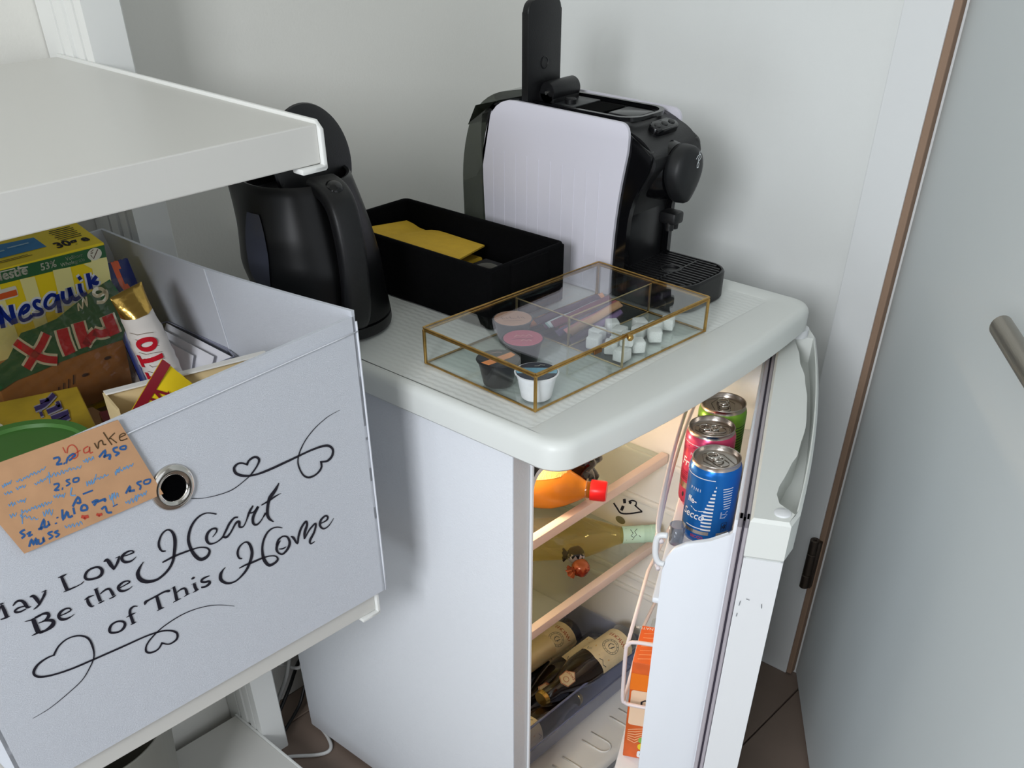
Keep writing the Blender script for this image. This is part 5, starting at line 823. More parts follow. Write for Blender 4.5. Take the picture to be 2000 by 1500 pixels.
# --- cereal box leaning in the basket
PH = math.radians(10)
yel = mat('cereal_yellow', (252, 222, 40), .4); yel2 = mat('cereal_pale', (250, 240, 160), .4); grn = mat('cereal_green', (52, 104, 64), .4)
redm = mat('print_red', (200, 34, 42), .4); bluem = mat('print_blue', (24, 46, 140), .4); cream = mat('print_cream', (228, 224, 204), .5); skyb = mat('print_sky', (30, 128, 190), .4)
O_ = MS @ Vector((-.088, .325, 1.0)); ux = MS.to_3x3() @ Vector((1, 0, 0)); vz = MS.to_3x3() @ Vector((0, -math.sin(PH), math.cos(PH))); nn = ux.cross(vz)  # nn towards camera
MC = rot_basis(O_, ux, -nn, vz)      # x right, y into the box, z up along the box
cb = thing('cereal_box', 'yellow and green chocolate cereal box standing tilted at the back of the basket', 'cereal box', O_-vz*.2)
bm = BM(); box(bm, (-.17, 0, -.205), (0, .060, 0), M=MC, bev=.0008, seg=1); obj('carton', bm, yel, cb)
fC = flat(O_, ux, vz)
bm = BM(); poly(bm, ((-.17, -.0005), (-.17, -.0145), (-.0005, -.0180), (-.0005, -.0026)), fC)
for x in (-.155, -.118, -.080, -.042): pass
obj_ = print_obj('green_band', bm, grn, cb, 'green band across the box front')
bm = BM(); 
for a0, a1, b0, b1 in ((-.150, -.129, -.158, -.122), (-.106, -.089, -.101, -.0865), (-.067, -.046, -.068, -.046), (-.020, -.0005, -.028, -.0005)): poly(bm, ((a0, -.0155), (b0, -.120), (b1, -.120), (a1, -.0170)), fC, .0001)
print_obj('pale_ray', bm, yel2, cb)
bm = BM(); poly(bm, ((-.0005, -.0181), (-.0005, -.040), (-.016, -.030), (-.030, -.0178)), fC, .0002); print_obj('pale_corner', bm, yel2, cb)
bm = BM(); ink(bm, INK['NFO'], fC, .0004); print_obj('letter_outline', bm, mat('print_white', (232, 234, 240), .5), cb)
bm = BM(); ink(bm, INK['NF'], fC, .0007); print_obj('letters', bm, bluem, cb, 'blue lettering')
wprint = MATS['print_white']
bm = BM(); text(bm, 'Nestle', fC, -.0950, -.0120, .0152, rot=-.012, bold=.03, align='RIGHT'); line(bm, [(-.136, -.0022), (-.112, -.0026), (-.108, -.0026)], .0011, fC, .0001); line(bm, [(-.1055, -.0032), (-.0935, -.0046)], .0011, fC, .0001); line(bm, [(-.103, -.0046), (-.099, -.0040)], .0008, fC, .0001)
text(bm, '53%', fC, -.0800, -.0126, .0112, bold=.02); text(bm, 'Vollkorn', fC, -.0275, -.0092, .0062, align='RIGHT'); text(bm, 'Wholegrain', fC, -.0272, -.0145, .0062, align='RIGHT')
poly(bm, oval(-.0144, -.0100, .0090, .0070, 28), fC, .0002); print_obj('white_print', bm, cream, cb)
bm = BM(); line(bm, [(-.0192, -.0100), (-.0168, -.0148), (-.0095, -.0055)], .0011, fC, .0004)
for a, b in ((-.0185, -.0065), (-.0175, -.0085), (-.0165, -.0055), (-.0190, -.0085)): line(bm, [(a, b), (a+.0016, b+.0012)], .0008, fC, .0004)
print_obj('tick_mark', bm, mat('print_brown', (96, 70, 46), .5), cb)
bm = BM(); poly(bm, rrect(-.160, -.0335, -.1120, -.0210, .002, 3), fC, .0003); print_obj('rating_label', bm, cream, cb)
bm = BM(); patch(bm, -.159, -.0318, -.1130, -.0252, fC, .0006); print_obj('rating_bar', bm, mat('rating_orange', (226, 96, 44), .5), cb)
fT = flat(O_, ux, -nn)   # top face
bm = BM(); poly(bm, ((-.165, .022), (-.058, .022), (-.059, .0485), (-.165, .056)), fT); print_obj('blue_label', bm, skyb, cb)
bm = BM(); text(bm, '30g e', fT, -.0500, .0125, .0185, bold=.04)
for k in range(7): line(bm, [(-.038-.0012*(k % 3), .0275+.0042*k), (-.012+.0015*(k % 2), .0275+.0042*k)], .0014, fT)
line(bm, [(-.14, .0125), (-.080, .0125)], .0010, fT); line(bm, [(-.14, .0155), (-.084, .0155)], .0010, fT); print_obj('black_print', bm, inkb, cb)
bm = BM(); line(bm, [(-.150, .036), (-.100, .036)], .0026, fT, .0003); line(bm, [(-.095, .039), (-.070, .039)], .0026, fT, .0003); print_obj('pale_print', bm, skyb if 0 else mat('print_pale_blue', (170, 210, 230), .5), cb)

# --- multipack in crinkled film, upside down in front of the cereal box
film = pane('film_wrap', (236, 230, 216), .12, dens=.03, fres=1.6)
O2 = O_+nn*.03
mp = thing('cereal_bar_multipack', 'film-wrapped multipack of cereal bars with red upside-down letters', 'snack pack', O2-vz*.17)
brown_p = mat('bar_carton', (170, 112, 52), .5, noise=.2, nscale=30)
Mm = rot_basis(O2, ux, -nn, vz)
bm = BM(); box(bm, (-.172, .001, -.175), (-.012, .026, -.098), M=Mm, bev=.002); obj('bar_carton', bm, brown_p, mp, autos=35)
bm = BM()   # crinkled film
NX, NY = 40, 34; G = []
for j in range(NY+1):
    r = []
    for i in range(NX+1):
        a = -.176+.174*i/NX; b = -.026-.150*j/NY - .10*(0)
        b += -.018*(1-i/NX)*(1-j/NY)
        hgt = .0012*math.sin(a*260+b*130)+.0010*math.sin(b*420-a*160)+.0008*math.sin(a*700)
        if i in (0, NX): hgt = 0
        r.append(bm.verts.new(O2+ux*a+vz*b+nn*(.0016+hgt+.004*math.sin(PI*i/NX)*math.sin(PI*j/NY))))
    G.append(r)
for j in range(NY):
    for i in range(NX): bm.faces.new((G[j][i], G[j][i+1], G[j+1][i+1], G[j+1][i]))
obj('film', bm, film, mp, smooth=True)
fM = flat(O2+nn*.0002, ux, vz)
bm = BM(); P = [(-.0165, -.0266), (-.033, -.0313), (-.0609, -.042), (-.0887, -.0538), (-.1141, -.0572), (-.1322, -.0578), (-.1538, -.0822), (-.175, -.090), (-.175, -.118), (-.1524, -.1110), (-.1275, -.1095), (-.0961, -.106), (-.0687, -.1045), (-.0418, -.1035), (-.0126, -.1035), (-.004, -.090), (-.006, -.050)]
n = len(P); a = [bm.verts.new(fM(u, v, 0)) for u, v in P]; bm.faces.new(a[::-1]); print_obj('green_print', bm, grn, mp, 'green printed area with a red word')
bm = BM(); ink(bm, INK['MXO'], fM, .0008); ink(bm, INK['M9'], fM, .0008); print_obj('letter_outline', bm, cream, mp)
bm = BM(); ink(bm, INK['MX'], fM, .0013); print_obj('letters', bm, redm, mp, 'red upside-down letters')
bm = BM(); fb = flat(O2-nn*.001+nn*.0006, ux, vz)
for k in range(4): poly(bm, oval(-.135+.032*k, -.140+.012*k-.016, .0045, .0022, 10), fb, .0006)
for k in range(12): line(bm, [(-.165+.007*k, -.172+.003*k), (-.162+.007*k, -.160+.003*k)], .0014, fb, .0006)
print_obj('dark_print', bm, mat('print_dark_brown', (62, 34, 22), .6), mp)

# --- second cereal box lying flat
cy = thing('cereal_box', 'cereal box lying flat in shadow below the film-wrapped multipack', 'cereal box', MS @ Vector((-.30, .10, .86)))
MLy = MS @ Matrix.Translation((-.262, .208, 0)) @ Matrix.Rotation(math.radians(-18), 4, 'Z')
bm = BM(); box(bm, (-.085, -.073, .842), (.048, .073, .8795), M=MLy, bev=.001, seg=1); obj('carton', bm, mat('cereal_yellow_shaded', (186, 156, 44), .45, noise=.15, nscale=30), cy)  # yellow carton dulled to olive, its shade is painted into the colour
fL = flat(MS @ Vector((-.3, .1, .88)), MS.to_3x3() @ Vector((1, 0, 0)), MS.to_3x3() @ Vector((0, 1, 0)), lift=0)
fL2 = flat(MLy @ Vector((0, 0, .8795)), MLy.to_3x3() @ Vector((1, 0, 0)), MLy.to_3x3() @ Vector((0, 1, 0)), lift=.0002)
bm = BM(); patch(bm, -.084, -.072, -.044, .072, fL2); print_obj('green_band', bm, grn, cy)
bm = BM(); poly(bm, oval(-.052, .010, .012, .011, 24), fL2, .0003); print_obj('emblem', bm, cream, cy)
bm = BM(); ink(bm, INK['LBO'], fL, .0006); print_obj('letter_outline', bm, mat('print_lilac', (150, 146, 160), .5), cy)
bm = BM(); ink(bm, INK['LB'], fL, .0010); print_obj('letters', bm, mat('print_indigo', (52, 44, 98), .5), cy)
# maroon chocolate bar box beside it
bm = BM(); box(bm, (-.085, -.02, .842), (.0, .02, .874), M=MS @ Matrix.Translation((-.168, .165, 0)) @ Matrix.Rotation(math.radians(-18), 4, 'Z') @ Matrix.Translation((.04, .0, 0)), bev=.002); tag(obj('chocolate_box', bm, mat('maroon_card', (88, 22, 38), .45), autos=35), 'dark maroon chocolate box lying beside the shaded cereal box', 'chocolate box')
bm = BM(); box(bm, (-.255, .030, .84), (-.200, .059, .893), M=MS, bev=.002); tag(obj('chocolate_packet', bm, mat('maroon_card', (88, 22, 38), .45), autos=35), 'dark red chocolate packet against the basket front beside the note', 'chocolate packet')
# cardboard props that carry the contents (hidden under them): low stack of snack cartons
for (a, b, nm, c) in (((-.40, .09, BZ0+.007), (-.175, .285, .841), 'snack_carton', (150, 118, 80)), ((-.165, .24, BZ0+.007), (-.02, .425, .80), 'snack_carton', (170, 150, 120)), ((-.40, .29, BZ0+.007), (-.18, .425, .785), 'snack_carton', (120, 84, 60))):
    bm = BM(); box(bm, a, b, M=MS, bev=.002); tag(obj(nm, bm, mat('carton_%d' % c[0], c, .8), autos=35), {150: 'tan snack carton under the flat cereal box', 170: 'pale snack carton under the clear case', 120: 'brown snack carton under the tilted cereal box'}[c[0]], 'carton', 'snack cartons under the basket contents')

# --- green-lidded tub behind the note
Mt = MS @ Matrix.Translation((-.335, .068, -.006))
tb = thing('tub', 'round dark tub with a green lid behind the price note', 'tub', MS @ Vector((-.345, .068, .862)))
bm = BM(); lathe(bm, [(.050, .863), (.056, .900), (.060, .917)], 36, Mt); obj('tub_body', bm, mat('tub_dark', (40, 44, 34), .5), tb, autos=40)
bm = BM(); lathe(bm, [(.062, .916), (.065, .919), (.065, .929), (.062, .932), (.055, .931), (.053, .928), (0, .928)], 40, Mt, caps=False); obj('lid', bm, mat('lid_green', (66, 112, 48), .4), tb, autos=40)

# --- white and gold wafer tube
A0 = MS @ Vector((-.098, .236, .868)); A1 = MS @ Vector((-.112, .240, .950)); d = (A1-A0).normalized(); Mg = axis(A0, d, up=(0, 1, 0)); Lg = (A1-A0).length
wt = thing('wafer_bar', 'white tube of wafer balls with gold twisted end and red letters', 'sweet', A0)
bm = BM(); NS = 22; secs = []
for i in range(NS+1):
    t = i/NS; z = -.055+(Lg+.055)*t; rad = .0215-.0035*max(0, t-.75)/.25+.0006*math.sin(t*55)
    secs.append([bm.verts.new(Mg @ Vector(((rad+.0004*math.sin(9*th+i))*math.cos(th), (rad+.0004*math.sin(9*th+i))*math.sin(th), z))) for th in [2*PI*k/28 for k in range(28)]])
for A_, B_ in zip(secs, secs[1:]):
    for k in range(28): bm.faces.new((A_[k], A_[(k+1) % 28], B_[(k+1) % 28], B_[k]))
bm.faces.new(secs[0][::-1]); bm.faces.new(secs[-1]); obj('wrapper', bm, mat('satin_white', (228, 222, 216), .3), wt, autos=60)
goldf = mat('gold_foil', (196, 160, 84), .25, .9, bump=.8, bscale=120)
bm = BM(); secs = []
for i in range(8):
    t = i/7; z = Lg-.002+.026*t; w_ = .0185+.003*t; th_ = .0185*(1-t)**1.2+.0012
    secs.append([bm.verts.new(Mg @ Vector(((w_)*math.cos(a), (th_+.0008*math.sin(8*a))*math.sin(a), z))) for a in [2*PI*k/28 for k in range(28)]])
for A_, B_ in zip(secs, secs[1:]):
    for k in range(28): bm.faces.new((A_[k], A_[(k+1) % 28], B_[(k+1) % 28], B_[k]))
bm.faces.new(secs[-1]); obj('foil_end', bm, goldf, wt, smooth=True, label='gold foil twisted end')
# letters run down the tube: O T T I  (wrapped, facing the camera)
camdir = (Mg.to_3x3().inverted() @ (cam.matrix_world.translation-A0)); th0 = math.atan2(camdir.y, camdir.x)-.25
fG = cyl(Mg, .0222, th0, lift=.0006)
def cw(a, b, h=0): return fG(a, b, h)
bm = BM(); zc = .052; L = []
for k in range(25):
    q = 2*PI*k/24; L.append((bm.verts.new(cw(.0015+.0125*math.cos(q), zc+.0085*math.sin(q))), bm.verts.new(cw(.0015+.0070*math.cos(q), zc+.0028*math.sin(q)))))
for a, b in zip(L, L[1:]): bm.faces.new((a[0], a[1], b[1], b[0]))
for z in (.030, .008):
    for k in range(6): patch(bm, -.014+.0045*k, z+.0003*k, -.0095+.0045*k, z+.0055+.0003*k, cw)
    patch(bm, -.018, z-.005, -.013, z+.010, cw)
for k in range(6): patch(bm, -.014+.0045*k, -.014, -.0095+.0045*k, -.009, cw)
print_obj('letters', bm, mat('print_bright_red', (196, 26, 44), .4), wt, 'red letters down the tube')
bm = BM()
for k in range(9):
    z = .068-.008*k
    line(bm, [(-.012+.003*(k % 3), z), (-.004, z-.003), (.006, z-.0035), (.014, z-.006)], .0005, cw)
print_obj('gold_lines', bm, gold, wt)

# --- blue and orange chocolate bar behind
Mb = MS @ rot_basis((-.079, .318, .905), (1, 0, 0), (0, .94, -.34), (0, .34, .94))
bw_ = thing('chocolate_bar', 'blue wrapped chocolate bar with orange stripes behind the white tube', 'chocolate bar', MS @ Vector((-.079, .318, .83)))
bm = BM(); NX, NY = 14, 18; L = []
for side in (1, -1):
    g = []
    for j in range(NY+1):
        r = []
        for i in range(NX+1):
            a = -.024+.046*i/NX; b = -.085+.155*j/NY
            e = math.sin(PI*i/NX)**.5*(1 if j < NY-3 else .15); r.append(bm.verts.new(Mb @ Vector((a, -side*(.0008+.009*e), b+(.0012 if (j == NY and i % 2) else 0)))))
        g.append(r)
    L.append(g)
    for j in range(NY):
        for i in range(NX): q = (g[j][i], g[j][i+1], g[j+1][i+1], g[j+1][i]); bm.faces.new(q if side == 1 else q[::-1])
bmesh.ops.remove_doubles(bm, verts=bm.verts, dist=.0003)
bm.faces.ensure_lookup_table()
navyf = mat('foil_navy', (26, 38, 96), .25); orf = mat('foil_orange', (206, 84, 34), .28)
for fc in bm.faces:
    c = Mb.inverted() @ fc.calc_center_median(); x = c.x+.024
    fc.material_index = 1 if (.009 < x-.003*math.sin(c.z*90) < .0165 or .0255 < x-.003*math.sin(c.z*90) < .033) else 0
obj('wrapper', bm, [navyf, orf], bw_, smooth=True)

# --- clear plastic case with white papers
cs = thing('clear_case', 'clear plastic case holding folded white papers inside the basket', 'case', MS @ Vector((-.06, .19, .83)))
bm = BM()
Pc = [(-.098, .345), (-.024, .345), (-.020, .215), (-.028, .190), (-.098, .186)]
for h0, h1 in ((.826, .828),): prism(bm, Pc, h0, h1, MS)
for i in range(len(Pc)):
    a, b = Vector((*Pc[i], 0)), Vector((*Pc[(i+1) % 5], 0)); t = (b-a).normalized(); nrm = Vector((t.y, -t.x, 0))*.0012
    q = [a, b, b+nrm, a+nrm]; prism(bm, [(v.x, v.y) for v in q], .828, .884, MS)
cc = obj('case_shell', bm, pane('case_plastic', (250, 250, 253), .04, fres=1.5), cs)
bm = BM()
for z in (.884,): tube(bm, [(x, y, z) for x, y in Pc], .0009, 6, MS, closed=True)
obj('rim', bm, mat('case_rim', (150, 152, 172), .3), cs, smooth=True)
for k, (x0, zt_, y0, y1) in enumerate(((-.030, .886, .190, .335), (-.042, .884, .200, .340), (-.054, .881, .215, .338))):
    bm = BM(); A4 = [(x0-.040, y0, .830), (x0-.040, y1, .830), (x0, y1-.006*k, zt_), (x0, y0+.012*k, zt_-.002)]
    a = [bm.verts.new(MS @ Vector(q)) for q in A4]; b = [bm.verts.new(MS @ Vector((q[0]-.0009, q[1], q[2]+.0006))) for q in A4]
    bm.faces.new(a[::-1]); bm.faces.new(b)
    for j in range(4): bm.faces.new((a[j], a[(j+1) % 4], b[(j+1) % 4], b[j]))
    tag(obj('folded_paper', bm, paperw), ('rearmost sheet of white paper leaning in the clear case, by the basket wall', 'middle sheet of white paper leaning in the clear case', 'front sheet of white paper leaning in the clear case')[k], 'paper', 'papers in the clear case')
bm = BM(); box(bm, (-.094, .190, .8290), (-.066, .222, .846), M=MS, bev=.002); tag(obj('black_clip', bm, blackg, autos=30), 'small black clip at the near end of the clear case', 'clip')

# --- cream carton tray at the basket front
ct = thing('cream_carton', 'open cream cardboard tray just inside the basket front', 'carton', MS @ Vector((-.15, .07, .84)))
crm = mat('cream_card', (222, 198, 150), .8); crw = mat('white_card_edge', (232, 230, 226), .7)
bm = BM(); zt = .945
Pt = [(-.238, .083), (-.064, .060)]
for (x0, y0), (x1, y1) in (((-.238, .083), (-.073, .047)), ((-.238, .083), (-.247, .040)),):
    a, b = Vector((x0, y0, 0)), Vector((x1, y1, 0)); t = (b-a).normalized(); nrm = Vector((t.y, -t.x, 0))*.0025
    q = [a, b, b+nrm, a+nrm]; prism(bm, [(v.x, v.y) for v in q], .842, zt, MS)
prism(bm, [(-.247, .003), (-.236, .082), (-.064, .050), (-.060, .003)], .840, .843, MS)
obj('card_wall', bm, crm, ct)
bm = BM()
for (x0, y0), (x1, y1) in (((-.239, .0835), (-.073, .0475)),):
    a, b = Vector((x0, y0, 0)), Vector((x1, y1, 0)); t = (b-a).normalized(); nrm = Vector((t.y, -t.x, 0))*.008
    q = [a-nrm*.1, b-nrm*.1, b+nrm, a+nrm]; prism(bm, [(v.x, v.y) for v in q], zt, zt+.0015, MS)
obj('white_rim', bm, crw, ct)
# --- yellow snack packet
fp = thing('nut_packet', 'yellow snack packet with dark red lettering leaning on the basket front', 'snack packet', MS @ Vector((-.19, .05, .9)))
C4 = [MS @ Vector(q) for q in ((-.184, .050, .969), (-.160, .050, .961), (-.140, .049, .938), (-.259, .040, .914))]
o4 = MS @ Vector((-.238, .044, .921)); u4 = (C4[0]-C4[3]).normalized(); w4 = (C4[2]-C4[0]); v4 = (w4-u4*w4.dot(u4)).normalized(); n4 = u4.cross(v4)
if n4.dot(cam.matrix_world.translation-o4) < 0: n4 = -n4
bm = BM(); NX, NY = 20, 12; ym = mat('packet_yellow', (238, 206, 34), .28); L = []
Lu = (C4[0]-C4[3]).length+.02; Wv = .075
for side in (0, 1):
    g = []
    for j in range(NY+1):
        r = []
        for i in range(NX+1):
            a = Lu*i/NX-.02; b = Wv*j/NY-.004; pu = .006*math.sin(PI*j/NY)*min(1, (NX-i)/4); crk = .0006*math.sin(j*3.1+i*.4)*(1 if i > NX-5 else .4)
            r.append(bm.verts.new(C4[3]+u4*a+v4*b+n4*((pu+crk) if side == 0 else -pu-.0008)))
        g.append(r)
    for j in range(NY):
        for i in range(NX): bm.faces.new((g[j][i], g[j][i+1], g[j+1][i+1], g[j+1][i]))
obj('packet', bm, ym, fp, smooth=True)
fF = lambda a, b, h=0: C4[3]+u4*a+v4*b+n4*(.0066*math.sin(PI*min(1, max(0, (b+.004)/Wv)))+.0012+h)
dr_ = mat('packet_maroon', (126, 20, 34), .35)
bm = BM()
for i in range(14): patch(bm, Lu*i/14-.02, -.0045, Lu*(i+1)/14-.02, .0045, fF)
for sx_, st, yb in ((.034, 'FUN', .013), (.030, 'PACK', .030)): text(bm, st, fF, .030 if st == 'PACK' else .034, yb, .021, rot=-.35, bold=.03, sx=.8)
print_obj('letters', bm, dr_, fp, 'dark red edge and lettering')

# ------------------------------------------------------------------ round bin on the bottom shelf
Mo = MS @ Matrix.Translation((-.315, .381, 0))
bw0 = thing('round_bin', 'tall round grey bin on the bottom shelf, its rim below the basket', 'bin', MS @ Vector((-.315, .381, .0625)))
bm = BM(); lathe(bm, [(0, .0625), (.108, .0625), (.112, .066), (.1385, .336), (.1400, .3385), (.1390, .3405), (.1365, .3395), (.1100, .070), (0, .068)], 64, Mo, caps=False); obj('bin_body', bm, mat('bin_grey', (132, 132, 124), .5), bw0, autos=50)
# ------------------------------------------------------------------ kettle
kt = thing('electric_kettle', 'black electric kettle with its round lid standing open', 'kettle', (.058, .38, .851))
KC = Vector((.058, .380))
KS = ((.868, 0, .0785), (.90, -.012, .086), (.94, -.019, .0895), (.98, -.022, .0835), (1.01, -.024, .0765), (1.036, -.026, .070))
def ksec(z):
    for (za, sa, ra), (zb, sb, rb) in zip(KS, KS[1:]):
        if z <= zb: t = (z-za)/(zb-za); s_ = sa+(sb-sa)*t; r_ = ra+(rb-ra)*t; break
    else: s_, r_ = KS[-1][1:]
    return KC.x+.755*s_, KC.y-.655*s_, r_, r_
bm = BM(); lathe(bm, [(.074, .8512), (.0785, .853), (.0795, .858), (.0790, .866), (.074, .8672), (0, .8672)], 56, Matrix.Translation((KC.x, KC.y, 0)), caps=False); lathe(bm, [(0, .8512), (.074, .8512)], 56, Matrix.Translation((KC.x, KC.y, 0)), caps=False)
obj('power_base', bm, black, kt, autos=40)
bm = BM(); secs = []; NK = 64
for i in range(21):
    z = .869+(1.036-.869)*i/20; cx, cyy, ry, rx = ksec(z)
    ring_ = []
    for k in range(NK):
        a = 2*PI*k/NK; fl = 1+.004*abs(math.sin(6*a))
        sp = .018*max(0, math.cos(a-PI/2-.55))**8*max(0, (z-.98)/.056)   # spout
        ring_.append(bm.verts.new((cx+(rx*fl+sp)*math.cos(a), cyy+(ry*fl+sp)*math.sin(a), z)))
    secs.append(ring_)
z = 1.036; cx, cyy, ry, rx = ksec(z)
for f_, dz in ((.97, .003), (.92, .002), (.90, -.02)): secs.append([bm.verts.new((cx+rx*f_*math.cos(2*PI*k/NK), cyy+ry*f_*math.sin(2*PI*k/NK), z+dz)) for k in range(NK)])
for A_, B_ in zip(secs, secs[1:]):
    for k in range(NK): bm.faces.new((A_[k], A_[(k+1) % NK], B_[(k+1) % NK], B_[k]))
bm.faces.new(secs[0][::-1]); bm.faces.new(secs[-1]); obj('kettle_body', bm, mat('kettle_black', (9, 9, 10), .34, spec=.35), kt, autos=40)
# smoky water gauge windows on both flanks
wg = mat('gauge_smoke', (58, 60, 72), .25)
for sgn in (1, -1):
    bm = BM(); g = []
    for j in range(9):
        z = .925+.085*j/8; cx, cyy, ry, rx = ksec(z); w_ = .22*math.sin(PI*(.12+.76*j/8))**.5
        g.append([bm.verts.new((cx+(rx+.0022)*math.cos(a), cyy+(ry+.0022)*math.sin(a), z)) for a in [(0 if sgn > 0 else PI)+(-.12 if sgn > 0 else .1)+w_*(k/4-.5)*2 for k in range(5)]])
    for j in range(8):
        for k in range(4): bm.faces.new((g[j][k], g[j][k+1], g[j+1][k+1], g[j+1][k]))
    obj('water_gauge', bm, wg, kt, smooth=True)
# handle (towards the room) with thumb button
HC = Vector((.045, .392, 0)); HD = Vector((-.190, -.981, 0)).normalized(); HS = Vector((.981, -.190, 0)).normalized()
hp = smoothpts([HC+HD*d+Vector((0, 0, z)) for d, z in ((.052, 1.036), (.078, 1.033), (.097, 1.018), (.107, .985), (.110, .945), (.106, .905), (.095, .882), (.078, .876))], 6)
bm = BM(); secs = []
for i, p in enumerate(hp):
    t = (hp[min(i+1, len(hp)-1)]-hp[max(i-1, 0)]).normalized(); s_ = HS; u_ = s_.cross(t).normalized(); q = i/(len(hp)-1)
    w_ = .021-.003*math.sin(PI*q); d_ = .010
    secs.append([bm.verts.new(p+s_*x+u_*y) for x, y in rrect(-w_, -d_, w_, d_, .007, 3)])
for A_, B_ in zip(secs, secs[1:]):
    n = len(A_)
    for k in range(n): bm.faces.new((A_[k], A_[(k+1) % n], B_[(k+1) % n], B_[k]))
bm.faces.new(secs[0][::-1]); bm.faces.new(secs[-1]); hd = obj('handle', bm, black, kt, autos=50)
bm = BM(); Mk = axis(HC+HD*.080+Vector((0, 0, 1.031)), HD*.45+Vector((0, 0, .9)), up=(0, 1, 0)); lathe(bm, [(.011, .006), (.0105, .011), (.007, .0135), (0, .0140)], 24, Mk, caps=False); obj('lid_button', bm, blackg, hd, smooth=True)
# round lid standing open
Ml = axis((.058, .386, 1.050), (.05, -.965, .20), up=(0, 0, 1))
bm = BM(); lathe(bm, [(.040, -.010), (.052, -.008), (.056, -.002), (.0615, 0), (.0625, .003), (.061, .006), (.054, .0085), (0, .0095)], 56, Ml, caps=True); obj('lid', bm, black, kt, autos=35, label='round kettle lid, standing open')

# ------------------------------------------------------------------ black box with napkins
tr = thing('black_box', 'black open rectangular box between kettle and coffee machine', 'box', (.2575, .36, .851))
bm = BM(); x0, x1, y0, y1, zt = .180, .335, .199, .520, .925
outer = rrect(x0, y0, x1, y1, .006, 3); inn_ = rrect(x0+.008, y0+.008, x1-.008, y1-.008, .004, 3)
lo = [bm.verts.new((x, y, .851)) for x, y in outer]; hi = [bm.verts.new((x, y, zt)) for x, y in outer]; ih = [bm.verts.new((x, y, zt)) for x, y in inn_]; il = [bm.verts.new((x, y, .858)) for x, y in inn_]
n = len(lo)
for A_, B_ in ((lo, hi), (hi, ih), (ih, il)):
    for k in range(n): bm.faces.new((A_[k], A_[(k+1) % n], B_[(k+1) % n], B_[k]))
bm.faces.new(lo[::-1]); bm.faces.new(il); obj('box_body', bm, feltb, tr)
bm = BM(); tube(bm, [(x, y, zt) for x, y in rrect(x0+.004, y0+.004, x1-.004, y1-.004, .006, 3)], .0042, 6, closed=True); obj('rolled_rim', bm, feltb, tr, smooth=True)
bm = BM(); box(bm, (.22, .1965, .885), (.295, .1995, .926), bev=.001); obj('front_tab', bm, feltb, tr)
npm = mat('napkin_yellow', (196, 158, 36), .9, bump=.6, bscale=400, noise=.05, nscale=60)
nk = thing('napkin', 'yellow folded paper napkins sticking up in the black box', 'napkins', (.25, .40, .859))
bm = BM()
NQ = 12; L = []
for lay in range(2):
    top = [];
    for j in range(NQ+1):
        t = j/NQ; row = []
        for i in range(7):
            s_ = i/6   # s: far (0) -> near wall (1)
            ax = .313-.006*t+(.190-.313)*s_; ay = .498+(.328-.498)*t+(-.012-.040*t)*s_
            zz = .904+.016*s_-.006*math.exp(-((t-.22)/.12)**2)*(1-s_)-.0022*lay
            row.append(bm.verts.new((ax, ay, zz)))
        top.append(row)
    for j in range(NQ):
        for i in range(6): bm.faces.new((top[j][i], top[j][i+1], top[j+1][i+1], top[j+1][i]))
    L.append(top)
for A_, B_ in zip(L, L[1:]):
    for j in range(NQ): bm.faces.new((A_[j][0], A_[j+1][0], B_[j+1][0], B_[j][0])); bm.faces.new((A_[j][6], A_[j+1][6], B_[j+1][6], B_[j][6]))
    for i in range(6): bm.faces.new((A_[0][i], A_[0][i+1], B_[0][i+1], B_[0][i])); bm.faces.new((A_[NQ][i], A_[NQ][i+1], B_[NQ][i+1], B_[NQ][i]))
obj('folded_sheet', bm, npm, nk)
bm = BM(); box(bm, (.195, .325, .8585), (.300, .490, .890), bev=.003); obj('napkin_stack', bm, npm, nk)
bm = BM(); box(bm, (.20, .214, .8585), (.29, .31, .895), bev=.004); tag(obj('sachet_box', bm, mat('dark_card', (18, 18, 20), .6), autos=35), 'dark cardboard sachet box inside the near end of the black box', 'box')
bm = BM(); lathe(bm, [(.013, .8955), (.0155, .906), (.0165, .915), (.0150, .916), (.0125, .900), (0, .898)], 28, Matrix.Translation((.216, .240, 0)), caps=False); tag(obj('creamer_cup', bm, mat('smoky_plastic', (86, 84, 78), .3), smooth=True), 'small smoky plastic cup in the corner of the black box', 'cup')
# ------------------------------------------------------------------ coffee machine
cm = thing('coffee_machine', 'black capsule coffee machine with ribbed white side panels and raised lid', 'coffee machine', (.45, .25, .8495))
TZ = .8495
def yz(x): return rot_basis((x, 0, 0), (0, 1, 0), (0, 0, 1), (1, 0, 0))
def fillet(P, R, k=5):
    out = []
    n = len(P)
    for i in range(n):
        p = Vector((*P[i], 0)); a = Vector((*P[i-1], 0)); b = Vector((*P[(i+1) % n], 0)); r = R[i]
        if r <= 0: out.append(P[i]); continue
        u = (a-p).normalized()*r; v = (b-p).normalized()*r
        for j in range(k+1):
            t = j/k; q = (1-t)**2*(p+u)+2*t*(1-t)*p+t*t*(p+v); out.append((q.x, q.y))
    return out
body = fillet([(.150, TZ+.001), (.150, .965), (.118, 1.000), (.100, 1.028), (.118, 1.052), (.172, 1.068), (.385, 1.068), (.405, 1.05), (.412, TZ+.001)], [.002, .03, .012, .012, .022, .02, .02, .02, .004])
bm = BM(); prism(bm, body, .397, .503, yz(0), bev=.006); obj('body', bm, black, cm, autos=35)
